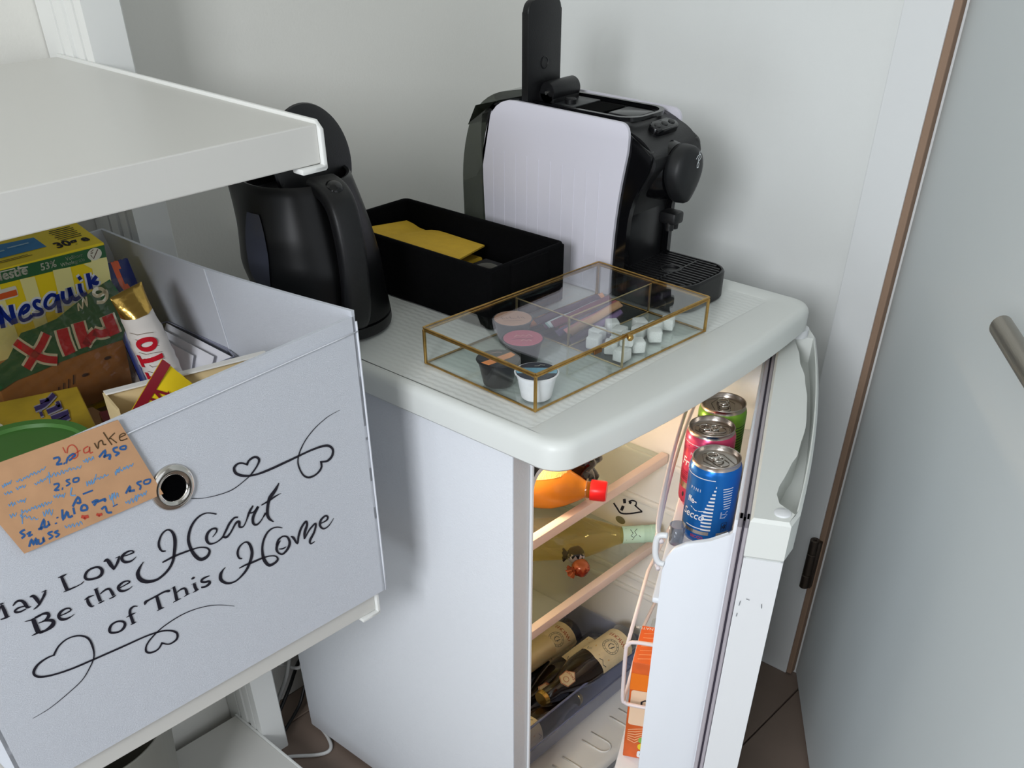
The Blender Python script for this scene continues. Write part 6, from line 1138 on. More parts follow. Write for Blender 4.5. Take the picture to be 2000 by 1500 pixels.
# side cheeks in black that sweep around the panels
cheek = fillet([(.139, TZ+.001), (.139, .975), (.110, 1.018), (.106, 1.040), (.168, 1.070), (.36, 1.070), (.385, 1.05), (.39, TZ+.001)], [.003, .035, .015, .010, .03, .02, .01, .003])
for xa, xb in ((.3925, .402), (.498, .5065)):
    bm = BM(); prism(bm, cheek, xa, xb, yz(0), bev=.002); obj('side_cheek', bm, blackg, cm, autos=35)
panel = fillet([(.160, TZ+.001), (.158, .965), (.143, 1.040), (.143, 1.072), (.376, 1.074), (.404, 1.02), (.404, .95), (.397, TZ+.001)], [.003, .06, .010, .016, .035, .04, .05, .004])
wpm = mat('machine_white', (216, 214, 224), .4)
for xa, xb in ((.3875, .3925), (.5065, .5105)):
    bm = BM(); prism(bm, panel, xa, xb, yz(0), bev=.0018); pn = obj('side_panel', bm, wpm, cm, autos=35)
    if xa < .4:
        for k in range(10):
            y = .383-.0218*k; bm = BM(); box(bm, (.3867, y-.0006, TZ+.004), (.3877, y+.0006, 1.008), bev=.0004, seg=1); obj('ridge', bm, wpm, pn)
# water tank
tankm = pane('tank_smoke', (150, 154, 146), .05, dens=.16, fres=1.7)
tank = fillet([(.414, .872), (.4535, .872), (.4555, 1.005), (.415, 1.072), (.33, 1.088), (.33, 1.080), (.405, 1.062), (.414, 1.04)], [.003, .008, .06, .05, .001, .001, .03, .02], 8)
bm = BM(); prism(bm, tank, .396, .504, yz(0), bev=.004); obj('water_tank', bm, tankm, cm, autos=35, label='smoky clear water tank')
bm = BM(); box(bm, (.395, .405, TZ+.001), (.505, .457, .876), bev=.005); obj('tank_base', bm, black, cm, autos=35)
bm = BM(); box(bm, (.402, .345, 1.066), (.498, .395, 1.0745), bev=.004); obj('tank_cover', bm, mat('charcoal', (34, 36, 38), .4), cm, autos=35)
# top well: rim, deck, plate for the slot's shade, knob
bm = BM(); rim = rrect(.404, .150, .496, .335, [.03, .006, .006, .03], 6); n = len(rim)
rin = rrect(.410, .156, .490, .329, [.026, .004, .004, .026], 6)
A_ = [bm.verts.new((x, y, 1.0685)) for x, y in rim]; B_ = [bm.verts.new((x, y, 1.0735)) for x, y in rim]; C_ = [bm.verts.new((x, y, 1.0735)) for x, y in rin]; D_ = [bm.verts.new((x, y, 1.0690)) for x, y in rin]
for P_, Q_ in ((A_, B_), (B_, C_), (C_, D_)):
    for k in range(n): bm.faces.new((P_[k], P_[(k+1) % n], Q_[(k+1) % n], Q_[k]))
obj('top_rim', bm, blackg, cm, autos=35)
bm = BM(); box(bm, (.425, .215, 1.0688), (.475, .262, 1.0705), bev=.0005); obj('slot_shade_plate', bm, mat('slot_shade', (2, 2, 2), .9, spec=.05), cm)  # solid black plate painted as the shade inside the slot
bm = BM(); box(bm, (.419, .262, 1.0685), (.481, .325, 1.0715), bev=.001); obj('deck_plate', bm, mat('charcoal', (34, 36, 38), .4), cm, autos=35)
bm = BM(); lathe(bm, [(.008, 1.0712), (.008, 1.0765), (.0065, 1.078), (0, 1.078)], 20, Matrix.Translation((.436, .280, 0)), caps=False); obj('top_stud', bm, black, cm, autos=35)
bm = BM(); box(bm, (.428, .165, 1.0690), (.474, .208, 1.0712), bev=.002); obj('capsule_ramp', bm, mat('charcoal_gloss', (40, 40, 42), .22), cm, autos=35)
# raised lid with hinge
Mlid = rot_basis((0, .333, 0), (1, 0, 0), (0, 0, 1), (0, -1, 0))
bm = BM(); prism(bm, rrect(.3935, 1.072, .4625, 1.1885, [.002, .014, .014, .002], 6), 0, .011, Mlid, bev=.0022); lid = obj('lid', bm, black, cm, autos=35, label='raised black capsule lid')
bm = BM(); lathe(bm, [(.0078, .0108), (.0078, .0118), (.0065, .0121), (.0062, .0114), (0, .0114)], 26, Mlid @ Matrix.Translation((.4280, 1.116, 0)), caps=False); obj('lid_boss', bm, black, lid, autos=35)
bm = BM(); box(bm, (.418, .296, 1.066), (.476, .324, 1.084), bev=.003); lathe(bm, [(.0125, -.036), (.0135, -.034), (.0135, .020), (.0125, .022)], 28, Matrix.Translation((.454, .308, 1.083)) @ Matrix.Rotation(PI/2, 4, 'Y')); obj('lid_hinge', bm, black, cm, autos=35)
bm = BM(); lathe(bm, [(.0022, -.0385), (.0022, .0242)], 12, Matrix.Translation((.454, .308, 1.083)) @ Matrix.Rotation(PI/2, 4, 'Y')); obj('hinge_pin', bm, chrome, cm, autos=35)
# control pod on the sloping front
Mp = rot_basis((.455, .137, 1.0595), (1, 0, 0), (0, -.94, -.34), (0, -.34, .94))
Mp = rot_basis((.453, .134, 1.0605), (1, 0, 0), (0, .94, .34), (0, -.34, .94))
bm = BM(); prism(bm, rrect(-.026, -.010, .026, .010, .009, 6), -.006, .0035, Mp, bev=.002); pod = obj('control_pod', bm, blackg, cm, autos=35)
for k in (-.016, 0, .016): bm = BM(); lathe(bm, [(.0048, .0034), (.0048, .0042), (.0036, .0046), (0, .0042)], 18, Mp @ Matrix.Translation((k, 0, 0)), caps=False); obj('button', bm, black, pod, smooth=True)
# brewing head: barrel with a rounded face tapering to the spout
Mhd = axis((.450, .135, 1.011), (0, -1, .02))
bm = BM(); lathe(bm, [(.038, -.02), (.038, .010), (.035, .022), (.033, .030)], 40, Mhd @ Matrix.Rotation(0, 4, 'Z')); obj('brew_barrel', bm, blackg, cm, autos=40)
bm = BM(); secs = []
fac = []
for k in range(40):
    a = 2*PI*k/40; x = .0315*math.cos(a); z = .030*math.sin(a)
    if z < 0: z *= 1.35; x *= (1-.42*min(1, (-z/.041))**1.6)
    fac.append((x, z))
Mf = rot_basis((.450, .104, 1.015), (1, 0, 0), (0, 0, 1), (0, -1, 0))
for s_, h in ((1.0, 0), (1.02, .006), (1.0, .016), (.93, .0215), (.7, .0245), (.3, .0255)): secs.append([bm.verts.new(Mf @ Vector((x*s_, z*s_, h))) for x, z in fac])
for P_, Q_ in zip(secs, secs[1:]):
    for k in range(40): bm.faces.new((P_[k], P_[(k+1) % 40], Q_[(k+1) % 40], Q_[k]))
bm.faces.new(secs[0][::-1]); bm.faces.new(secs[-1]); hf = obj('brew_face', bm, mat('soft_black', (24, 25, 27), .5), cm, smooth=True)
bm = BM(); box(bm, (.438, .092, .946), (.462, .120, .962), bev=.004); lathe(bm, [(.006, .938), (.007, .950)], 16, Matrix.Translation((.445, .104, 0))); lathe(bm, [(.006, .938), (.007, .950)], 16, Matrix.Translation((.456, .104, 0))); obj('spout', bm, black, cm, autos=35)
bm = BM(); fE = flat(Mf @ Vector((0, 0, .0262)), (1, 0, 0), (0, 0, 1))
line(bm, [(.008+p[0]*.0065, .012+p[1]*.0085) for p in ((-.9, .35), (-.3, .75), (.5, .9), (.9, .4), (.4, .05), (0, -.1), (-.35, -.5), (-.25, -.95), (.25, -.95), (.35, -.5), (.05, -.1), (-.1, .3), (.3, .6))], .0013, fE); line(bm, [(.008, .020), (.0095, .0235)], .0011, fE); line(bm, [(.0115, .021), (.013, .0232)], .0011, fE)
print_obj('emblem', bm, mat('emblem_white', (220, 224, 226), .5), hf, 'small white loop emblem')
# recessed front plate and side edge
bm = BM(); box(bm, (.407, .1475, .885), (.493, .1515, .962), bev=.001); obj('front_plate', bm, mat('charcoal_plate', (22, 22, 24), .3), cm, autos=35)
# drip tray with slotted grid
bm = BM(); tray_o = rrect(.390, .031, .5125, .150, [.036, .003, .003, .036], 8)
n = len(tray_o)
secs = [[bm.verts.new((x, y, z)) for x, y in rrect(.390+m_, .031+m_, .5125-m_, .150-m_, [.036-m_, .003, .003, .036-m_], 8)] for m_, z in ((.002, TZ+.0005), (0, TZ+.003), (0, .884), (.002, .8865), (.0045, .8865), (.0045, .8835))]
for P_, Q_ in zip(secs, secs[1:]):
    for k in range(n): bm.faces.new((P_[k], P_[(k+1) % n], Q_[(k+1) % n], Q_[k]))
bm.faces.new(secs[0][::-1]); bm.faces.new(secs[-1]); dt = obj('drip_tray', bm, black, cm, autos=35)
def inside_tray(x, y, m_=.007):
    X0, X1, Y0, r = .390+m_, .5125-m_, .031+m_, .036-m_
    if not (X0 < x < X1 and y > Y0): return False
    for cx in (X0+r, X1-r):
        if y < Y0+r and ((x < X0+r and cx == X0+r) or (x > X1-r and cx == X1-r)): return (x-cx)**2+(y-Y0-r)**2 < r*r
    return True
k = 0; x = .3995
while x < .505:
    ys = [.034+.0005*j for j in range(230)]; ys = [y for y in ys if inside_tray(x, y) and y < .148 and (x-.4512)**2+(y-.098)**2 > .0155**2]
    runs = []; 
    for y in ys:
        if runs and y-runs[-1][1] < .002: runs[-1][1] = y
        else: runs.append([y, y])
    for a, b in runs:
        for a_, b_ in ((a, min(b, .086)), (max(a, .090), b)):
            if b_-a_ > .004: bm = BM(); box(bm, (x-.0021, a_, .8832), (x+.0021, b_, .8862), bev=.0006, seg=1); obj('grid_bar', bm, black, dt)
    x += .0086
bm = BM(); ringp = [(.0155, .8832), (.0155, .8864), (.0130, .8864), (.0125, .880)]; lathe(bm, ringp, 32, Matrix.Translation((.4512, .098, 0)), caps=False); obj('grid_ring', bm, black, dt, autos=35)
bm = BM(); box(bm, (.397, .0865, .8832), (.506, .0895, .8860)); obj('grid_crossbar', bm, black, dt)

# ------------------------------------------------------------------ brass and glass box
GBO = Vector((.0385, -.001, .8497)); ga = math.radians(-3.0)
MB_ = rot_basis(GBO, (math.cos(ga), math.sin(ga), 0), (-math.sin(ga), math.cos(ga), 0), (0, 0, 1))
GL, GW, GH = .330, .192, .0475
gb = thing('glass_box', 'flat brass-framed glass box with three compartments on the fridge top', 'box', MB_ @ Vector((GL/2, GW/2, 0)))
t_ = .0027
def bar(bm, a, b, w=t_, h=None):
    a = Vector(a); b = Vector(b); d = b-a; h = h or w
    # square bar with two shallow grooves is read as an L came: outer bar plus thin inner bead
    ax = [0, 1, 2]; k = max(ax, key=lambda i: abs(d[i])); lo = [min(a[i], b[i])-w/2 for i in ax]; hi = [max(a[i], b[i])+w/2 for i in ax]
    lo[k] += w/2; hi[k] -= w/2; box(bm, lo, hi, M=MB_, bev=.0007, seg=1)
parts = []
bm = BM()
for z in (t_/2+.0002, GH-t_*1.6):
    bar(bm, (0, 0, z), (GL, 0, z)); bar(bm, (0, GW, z), (GL, GW, z)); bar(bm, (0, 0, z), (0, GW, z)); bar(bm, (GL, 0, z), (GL, GW, z))
for x in (0, GL):
    for y in (0, GW): box(bm, (x-t_*.7, y-t_*.7, .0002), (x+t_*.7, y+t_*.7, GH-t_*1.2), M=MB_, bev=.0008, seg=1)
obj('brass_frame', bm, gold, gb)
bm = BM()
z = GH-.0012
bar(bm, (-.0008, -.0008, z), (GL+.0008, -.0008, z), .0026); bar(bm, (-.0008, GW+.0008, z), (GL+.0008, GW+.0008, z), .0026); bar(bm, (-.0008, 0, z), (-.0008, GW, z), .0026); bar(bm, (GL+.0008, 0, z), (GL+.0008, GW, z), .0026)
lid_ = obj('lid_frame', bm, gold, gb)
bm = BM(); lathe(bm, [(0, -.0042), (.0028, -.0034), (.0042, -.001), (.0042, .001), (.003, .0033), (0, .0042)], 18, MB_ @ Matrix.Translation((GL*.485, -.0068, GH-.0035)), caps=False); obj('knob', bm, gold, lid_, smooth=True)
bm = BM(); lathe(bm, [(.0012, -.006), (.0012, .0)], 8, MB_ @ Matrix.Translation((GL*.485, -.0008, GH-.0035)) @ Matrix.Rotation(PI/2, 4, 'X')); obj('knob_stem', bm, gold, lid_)
bm = BM(); box(bm, (.098, -.0036, GH-.008), (.112, -.0012, GH-.003), M=MB_, bev=.001); obj('latch', bm, mat('brass_dark', (120, 84, 50), .4, .9), lid_)
bm = BM(); box(bm, (.001, .001, GH-.0020), (GL-.001, GW-.001, GH-.0006), M=MB_); obj('lid_pane', bm, glass, lid_)
for a, b in (((.0012, -.0007, .003), (GL-.0012, .0007, GH-.006)), ((.0012, GW-.0007, .003), (GL-.0012, GW+.0007, GH-.006)), ((-.0007, .0012, .003), (.0007, GW-.0012, GH-.006)), ((GL-.0007, .0012, .003), (GL+.0007, GW-.0012, GH-.006))):
    bm = BM(); box(bm, a, b, M=MB_); obj('side_pane', bm, glass, gb)
bm = BM(); box(bm, (.0016, .0016, .0010), (GL-.0016, GW-.0016, .0024), M=MB_); obj('floor_pane', bm, glassb, gb)
XM = GL*.487; YM = GW*.49
bm = BM(); box(bm, (XM-.0006, .0018, .0026), (XM+.0006, GW-.0018, GH-.007), M=MB_); obj('divider_pane', bm, glass, gb)
bm = BM(); box(bm, (XM+.002, YM-.0006, .0026), (GL-.0018, YM+.0006, GH-.007), M=MB_); obj('divider_pane', bm, glass, gb)
goldp = mat('brass_pale', (206, 186, 140), .3, 1.)
bm = BM()
for zz in (GH-.0062, .0030):
    bar(bm, (XM, .002, zz), (XM, GW-.002, zz), .0018); bar(bm, (XM+.001, YM, zz), (GL-.002, YM, zz), .0018)
for x, y in ((XM, .0035), (XM, GW-.0035), (XM, YM), (GL-.0035, YM)): box(bm, (x-.0011, y-.0011, .0026), (x+.0011, y+.0011, GH-.006), M=MB_)
obj('divider_frame', bm, goldp, gb)

FZ = .8497+.0026
def capsule(x, y, cup, lids, name, label, extra, R=.0262, H_=.031, tilt=0, lean=(0, 0)):
    t = thing('coffee_capsule', label, 'coffee capsule', (x, y, FZ), 'coffee capsules in the left compartment')
    M = Matrix.Translation((x, y, FZ)) @ Matrix.Rotation(tilt, 4, 'Z')
    bm = BM(); lathe(bm, [(0, .0), (.0165, .0), (.0182, .0015), (.0232, H_*.80), (.0240, H_*.86), (.0240, H_-.0014), (R, H_-.001), (R+.0004, H_-.0002), (R, H_), (0, H_)], 44, M, caps=False); obj('cup', bm, cup, t, autos=35)
    bm = BM(); lathe(bm, [(R-.0016, H_+.0001), (R-.0020, H_+.0006), (0, H_+.0006)], 44, M, caps=False); l = obj('foil_lid', bm, lids, t, autos=35)
    f = flat(M @ Vector((0, 0, H_+.0006)), M.to_3x3() @ Vector((1, 0, 0)), M.to_3x3() @ Vector((0, 1, 0)), lift=.0002); extra(f, t); return t
def strip_poly(f, bm, a, w0, w1, R_, h=0):
    # part of the disc between two parallel lines
    ca, sa = math.cos(a), math.sin(a); pts = []
    for s_, w in ((1, w1), (-1, w0)):
        for k in range(9):
            lim = math.sqrt(max(0, R_*R_-w*w)); pts.append((s_*(lim-2*lim*k/8), w))
    bl = []
    for k in range(9):
        q = w0+(w1-w0)*k/8; bl.append((math.sqrt(max(0, R_*R_-q*q)), q))
    br = [(-x, q) for x, q in bl[::-1]]
    poly(bm, [(x*ca-q*sa, x*sa+q*ca) for x, q in bl+br], f, h)
def ex_tan(f, t):
    bm = BM()
    for k in range(9): a = -.016+.0036*k; line(bm, [(a, .002*math.sin(k)), (a+.0016, .0045*math.cos(k*2)), (a+.0026, -.003)], .0008, f)
    line(bm, [(-.014, -.009), (.010, -.010)], .0007, f); print_obj('lid_print', bm, mat('print_umber', (110, 74, 58), .6), t)
def ex_pink(f, t):
    bm = BM()
    line(bm, [(-.010, .004), (-.006, .009), (-.002, .004), (.001, .008), (.004, .003), (.009, .009), (.012, .002)], .0010, f); line(bm, [(-.004, -.010), (0, -.006), (.003, -.011), (.006, -.007), (.009, -.012)], .0010, f); print_obj('lid_print', bm, mat('print_blush', (222, 176, 172), .5), t)
    bm = BM(); line(bm, [(-.014, -.004), (-.006, -.002), (.004, -.005), (.013, -.003)], .0016, f); print_obj('lid_stroke', bm, mat('print_wine', (140, 44, 70), .5), t)  # wine-coloured wavy line across the pink lid
def ex_org(f, t):
    bm = BM(); Q = [(-.028, -.0085), (.012, .0125), (.0235, .0045), (.0235, .0), (.018, -.005), (-.019, -.0228)]
    poly(bm, [(-.0225, -.0085), (.010, .0085), (.019, .0135), (.0226, .004), (.016, -.002), (-.015, -.018)], f); print_obj('lid_band', bm, mat('print_orange', (232, 148, 84), .5), t, 'orange band across the lid')
    bm = BM(); line(bm, [(-.010, -.006), (-.004, -.008), (0, -.004)], .0008, f, .0003); line(bm, [(-.006, .015), (.003, .017), (.008, .014)], .0008, f); print_obj('lid_print', bm, mat('print_blush', (222, 176, 172), .5), t)
def ex_blue(f, t):
    bm = BM(); strip_poly(f, bm, math.radians(-38), -.0065, .0085, .0240); print_obj('lid_band', bm, mat('print_lightblue', (132, 190, 214), .45), t, 'light blue band across the lid')
    bm = BM(); poly(bm, oval(-.008, -.006, .0035, .0028, 12), f, .0003); print_obj('lid_badge', bm, mat('print_coral', (226, 120, 100), .5), t)
    bm = BM(); line(bm, [(.006, .012), (.010, .009), (.013, .010), (.017, .006)], .0009, f, .0003); line(bm, [(-.010, -.011), (-.004, -.015)], .0008, f, .0003); print_obj('lid_print', bm, mat('print_cream', (228, 224, 204), .5), t)
cupk = mat('capsule_black', (22, 22, 24), .35); cupw = mat('capsule_white', (236, 236, 238), .35); cupg = mat('capsule_grey', (70, 72, 74), .35)
capsule(.1685, .1495, cupg, mat('lid_tan', (188, 150, 128), .5), 'a', 'coffee capsule with a tan lid and grey cup, rearmost in the glass box', ex_tan, tilt=-.7)
capsule(.1290, .0975, cupk, mat('lid_pink', (188, 84, 106), .45), 'b', 'coffee capsule with a dusky pink lid in the glass box', ex_pink, tilt=-.7)
capsule(.0635, .0800, cupk, mat('lid_black', (26, 28, 34), .35), 'c', 'black coffee capsule with an orange band across its lid', ex_org, tilt=-.62)
capsule(.0668, .0215, cupw, mat('lid_navy', (26, 32, 48), .35), 'd', 'white coffee capsule with a dark and light blue lid at the box corner', ex_blue, tilt=-.2)
# stick sachets, a fan of narrow packets
scol = [(236, 140, 84), (240, 154, 100), (240, 168, 116), (74, 44, 70), (104, 60, 100), (170, 204, 204), (226, 234, 238), (116, 50, 72), (206, 116, 124), (74, 54, 96), (220, 140, 140), (240, 184, 136), (156, 122, 180)]
snm = ['orange', 'light orange', 'pale orange', 'dark plum', 'purple', 'grey-green', 'silver white', 'wine red', 'dusty pink', 'dark violet', 'rose', 'sand', 'lilac']
for k in range(13):
    q = k/12; xa = XM+.010+.018*(k % 3)*.5; ya = GW-.012-.078*q; xb = GL-.024-.012*(k % 2); yb = GW-.016-.052*q-.004
    ang = math.atan2(yb-ya, xb-xa); L_ = .128; z0 = .0032+.0026*(k % 4)+.006*math.sin(PI*q)
    cx, cyk = (xa+xb)/2, (ya+yb)/2
    Ms = MB_ @ Matrix.Translation((cx, max(YM+.010, cyk), z0)) @ Matrix.Rotation(ang, 4, 'Z') @ Matrix.Rotation(.45+.3*((k*7) % 5)/5, 4, 'X')
    bm = BM(); NX = 12; rows = []
    for side in (1, -1):
        g = []
        for i in range(NX+1):
            a = -L_/2+L_*i/NX; e = min(1, min(i, NX-i)/1.6)
            g.append([bm.verts.new(Ms @ Vector((a, b, side*(.0003+.0019*e*math.cos(b/.0050*PI/2.2))+.0008*math.sin(a*90+k)))) for b in (-.0050, -.0025, 0, .0025, .0050)])
        rows.append(g)
        for i in range(NX):
            for j in range(4): bm.faces.new((g[i][j], g[i+1][j], g[i+1][j+1], g[i][j+1]))
    for i in range(NX): bm.faces.new((rows[0][i][0], rows[1][i][0], rows[1][i+1][0], rows[0][i+1][0])); bm.faces.new((rows[0][i][4], rows[0][i+1][4], rows[1][i+1][4], rows[1][i][4]))
    o = obj('stick_sachet', bm, mat('sachet_%s' % snm[k].replace(' ', '_'), scol[k], .35), smooth=True)
    tag(o, snm[k]+' stick sachet in the fanned bunch inside the glass box, number %d of it from the back' % (k+1) if 0 else snm[k]+' stick sachet in the fanned bunch inside the glass box', 'sachet', 'stick sachets in the back compartment')
# sugar cubes
sug = mat('sugar', (236, 240, 236), .85, bump=1., bscale=900, sss=.15)
pos = [(.184, .070, 0, .4), (.205, .083, 0, .1), (.239, .086, 0, .9), (.187, .043, 0, .6), (.178, .018, 0, 0.1), (.192, .022, 1, .5), (.207, .048, 0, .1), (.214, .022, 0, .9), (.252, .050, 0, .3), (.268, .062, 0, 1.0), (.272, .041, 0, .2), (.256, .027, 0, .8), (.300, .040, 0, .5), (.228, .064, 0, .3)]
SUGL = ['leftmost sugar cube, against the glass divider', 'sugar cube behind the leftmost pair', 'rearmost sugar cube, by the divider corner', 'sugar cube at the left between the leftmost one and the brass rail', 'sugar cube under the stacked one at the front rail', 'sugar cube stacked on top near the brass knob', 'sugar cube in the middle of the left cluster', 'sugar cube just right of the brass knob', 'sugar cube left in the right-hand cluster', 'rear sugar cube of the right-hand cluster', 'middle sugar cube of the right-hand cluster', 'front sugar cube of the right-hand cluster, nearest the rail', 'rightmost sugar cube, set apart near the box corner', 'sugar cube between the two clusters towards the back']
for k, (x, y, lv, a) in enumerate(pos):
    Mc_ = MB_ @ Matrix.Translation((x, y, .0026+.0152*lv)) @ Matrix.Rotation(a, 4, 'Z'); bm = BM()
    box(bm, (-.0100, -.0088, 0), (.0100, .0088, .0150), M=Mc_, bev=.0024, seg=2)
    for v in bm.verts: v.co += Vector((random.uniform(-1, 1), random.uniform(-1, 1), 0))*.0003
    o = obj('sugar_cube', bm, sug, smooth=True); tag(o, SUGL[k], 'sugar cube', 'sugar cubes in the glass box')

# ------------------------------------------------------------------ drinks cans in the door
def can(u, v, base, name, label, top_print, zb=.6555, R_=.0330, HH=.1150, turn=0):
    o_ = MD @ Vector((u, v, zb)); t = thing('drinks_can', label, 'can', o_, 'drinks cans in the fridge door')
    M = Matrix.Translation(o_) @ Matrix.Rotation(turn, 4, 'Z')
    bm = BM(); lathe(bm, [(0, .004), (.022, .004), (.0245, 0), (.027, .001), (.0325, .010), (R_, .013), (R_, HH-.0125), (.0322, HH-.009), (.0308, HH-.0058)], 56, M, caps=False); obj('can_body', bm, base, t, smooth=True)
    bm = BM(); lathe(bm, [(.0308, HH-.0060), (.0301, HH-.0042), (.0298, HH-.002), (.0305, HH-.0002), (.0300, HH+.0006), (.0290, HH), (.0282, HH-.004), (.0272, HH-.0062), (.0262, HH-.0056), (.0250, HH-.0048), (0, HH-.0048)], 56, M, caps=False); tp = obj('can_end', bm, alu, t, autos=30, label='silver can end')
    f = flat(M @ Vector((0, 0, HH-.0046)), M.to_3x3() @ Vector((1, 0, 0)), M.to_3x3() @ Vector((0, 1, 0)), lift=0)
    bm = BM(); tube(bm, [f(x, y, .0004) for x, y in rrect(-.0085, -.019, .0085, .011, [.008, .004, .004, .008], 5)], .0005, 6, closed=True)
    tube(bm, [f(x, y, .0004) for x, y in [(-.012, -.022), (0, -.024), (.012, -.022), (.016, .006), (.006, .021), (-.006, .021), (-.016, .006)]], .0004, 6, closed=True); obj('score_line', bm, alu, tp, smooth=True)
    bm = BM(); tube(bm, smoothpts([f(x, y, .0022) for x, y in oval(0, .0085, .0072, .0075, 12)], 2, closed=True), .0011, 8, closed=True)
    tube(bm, smoothpts([f(x, y, .0022) for x, y in oval(0, -.0035, .0068, .0055, 12)], 2, closed=True), .0011, 8, closed=True); lathe(bm, [(.0028, -.0002), (.0028, .0026), (0, .0030)], 16, Matrix.Translation(f(0, .0015, 0)), caps=False)
    obj('ring_pull', bm, chrome, tp, smooth=True)
    cv = M.to_3x3().inverted() @ (cam.matrix_world.translation-o_); th = math.atan2(cv.y, cv.x)
    top_print(cyl(M, R_, th, lift=.0002), t, M); return t
pw_ = mat('can_print_white', (232, 236, 240), .35, .2)
def arcs(bm, f, a0, a1, b, w, curve=0, n=10):
    line(bm, [(a0+(a1-a0)*i/n, b+curve*math.sin(PI*i/n)) for i in range(n+1)], w, f)
def pr_blue(f, t, M):
    bm = BM()
    for k in range(13):   # stepped white stripes forming a triangle
        L_ = .0012+.0016*k if k < 9 else .0140-.0004*(k-9)
        arcs(bm, f, .0055-L_, .0055, .0895-.0052*k, .0024, n=6)
    for k in range(9): arcs(bm, f, .014+.0006*k, .0285, .0865-.0036*k, .0011, n=6)
    arcs(bm, f, -.045, .003, .0985, .0010); arcs(bm, f, -.030, .0055, .0275, .0013); arcs(bm, f, -.040, .030, .006, .0013)
    text(bm, 'P I N I', f, -.0300, .079, .0062); text(bm, 'ffe-', f, -.0330, .0605, .0120, bold=.015); line(bm, [(-.026, .055), (-.018, .0515), (-.010, .0525), (-.004, .0545)], .0009, f)
    text(bm, 'Secco', f, -.0405, .0395, .0150, shear=.25, bold=.01)
    for k in range(6): line(bm, [(.0155, .053-.0017*k), (.026-.0015*(k % 3), .053-.0017*k)], .0007, f)
    print_obj('white_print', bm, pw_, t, 'white stripes and lettering')
    bm = BM(); patch(bm, -.045, .0190, .0035, .0240, f, n=14); patch(bm, .0135, .0030, .032, .0225, f, .0001, n=8); print_obj('silver_print', bm, alu, t)
    bm = BM(); text(bm, 'SECCO', f, -.0205, .0125, .0056, bold=.02); print_obj('red_print', bm, mat('can_print_red', (196, 52, 60), .4), t)
    bm = BM()
    for k in range(8): line(bm, [(.0150, .0205-.0021*k), (.0300-.001*(k % 3), .0205-.0021*k)], .0008, f, .0003)
    line(bm, rrect(.0192, .0250, .0275, .0365, .0005, 1), .0006, f, .0003, closed=True); line(bm, [(.0205, .0275), (.0235, .0345), (.0262, .0275), (.0205, .0315)], .0012, f, .0003); line(bm, [(.0235, .0270), (.0255, .0330)], .0016, f, .0003)
    print_obj('dark_print', bm, inkb, t)
def pr_pink(f, t, M):
    bm = BM(); text(bm, 'PINI', f, -.0250, .0830, .0062); text(bm, 'Fruits', f, -.0410, .0650, .0165, shear=.2, bold=.012); arcs(bm, f, -.045, .030, .0990, .0008); print_obj('white_print', bm, pw_, t, 'white lettering')
    bm = BM()
    for k in range(5): arcs(bm, f, -.050, .004, .0560-.0030*k, .0013)
    arcs(bm, f, -.05, .050, .0945, .0014); arcs(bm, f, .004, .050, .0895, .0016); print_obj('red_lines', bm, mat('can_print_crimson', (176, 30, 60), .35, .2), t)
    bm = BM(); patch(bm, -.05, .031, .005, .040, f, n=14); print_obj('silver_print', bm, alu, t)
    bm = BM()
    for k in range(3): line(bm, [(.004, .0905-.0028*k), (.030, .0905-.0028*k)], .0010, f)
    poly(bm, oval(-.030, .022, .002, .004, 8), f, .0002); print_obj('dark_print', bm, inkb, t)
def pr_green(f, t, M):
    bm = BM()
    for k in range(14): arcs(bm, f, .010, .045, .0900-.0042*k, .0011, n=8)
    arcs(bm, f, -.05, .010, .0925, .0012); arcs(bm, f, -.045, -.006, .0965, .0018); print_obj('dark_print', bm, inkb, t)
can(.182, .051, mat('can_blue', (18, 104, 186), .28, .55), 'a', 'blue drinks can with white stripes, nearest of the three in the fridge door', pr_blue, turn=-.3)
can(.262, .066, mat('can_pink', (206, 70, 108), .28, .55), 'b', 'pink drinks can in the fridge door between the blue and the green one', pr_pink, turn=.5)
can(.336, .058, mat('can_green', (126, 178, 62), .28, .55), 'c', 'green drinks can in the fridge door, farthest back near the hinge', pr_green, turn=-.9)
bm = BM(); lathe(bm, [(0, 0), (.0085, 0), (.0095, .002), (.0105, .028), (.0100, .028), (.0088, .003), (0, .0025)], 36, MD @ Matrix.Translation((.152, .0865, .6553)), caps=False)
tag(obj('clear_cup', bm, pane('cup_clear', (214, 220, 228), .05, dens=.05), smooth=True), 'small clear plastic cup beside the blue can in the fridge door', 'cup')

# ------------------------------------------------------------------ milk carton in the lower door tray
mc = thing('drink_carton', 'orange and cream drink carton in the lower door rack', 'carton', MD @ Vector((.185, .080, .2582)))
org = mat('carton_orange', (214, 96, 34), .45, noise=.12, nscale=40); orl = mat('carton_bright_orange', (238, 124, 26), .45); crc = mat('carton_cream', (236, 206, 176), .5)
cu0, cu1, cv0, cv1, cz0, cz1 = .134, .222, .050, .1240, .2585, .455
bm = BM(); box(bm, (cu0, cv0, cz0), (cu1, cv1, cz1), M=MD, bev=.0015); obj('carton_body', bm, org, mc, autos=35)
fP = flat(MD @ Vector((cu0, cv0, 0)), MD.to_3x3() @ Vector((0, -1, 0)), (0, 0, 1), lift=.0003)  # u negative goes inwards
fP = (lambda a, b, h=0: MD @ Vector((cu0-.0003-h, a, b)))
fS = (lambda a, b, h=0: MD @ Vector((a, cv1+.0003+h, b)))
fU = (lambda a, b, h=0: MD @ Vector((a, b, cz1+.0003+h)))
bm = BM(); patch(bm, cv0, .402, cv1, .434, fP); patch(bm, cu0, .402, cu1, .434, fS); print_obj('orange_band', bm, orl, mc, 'bright orange band')
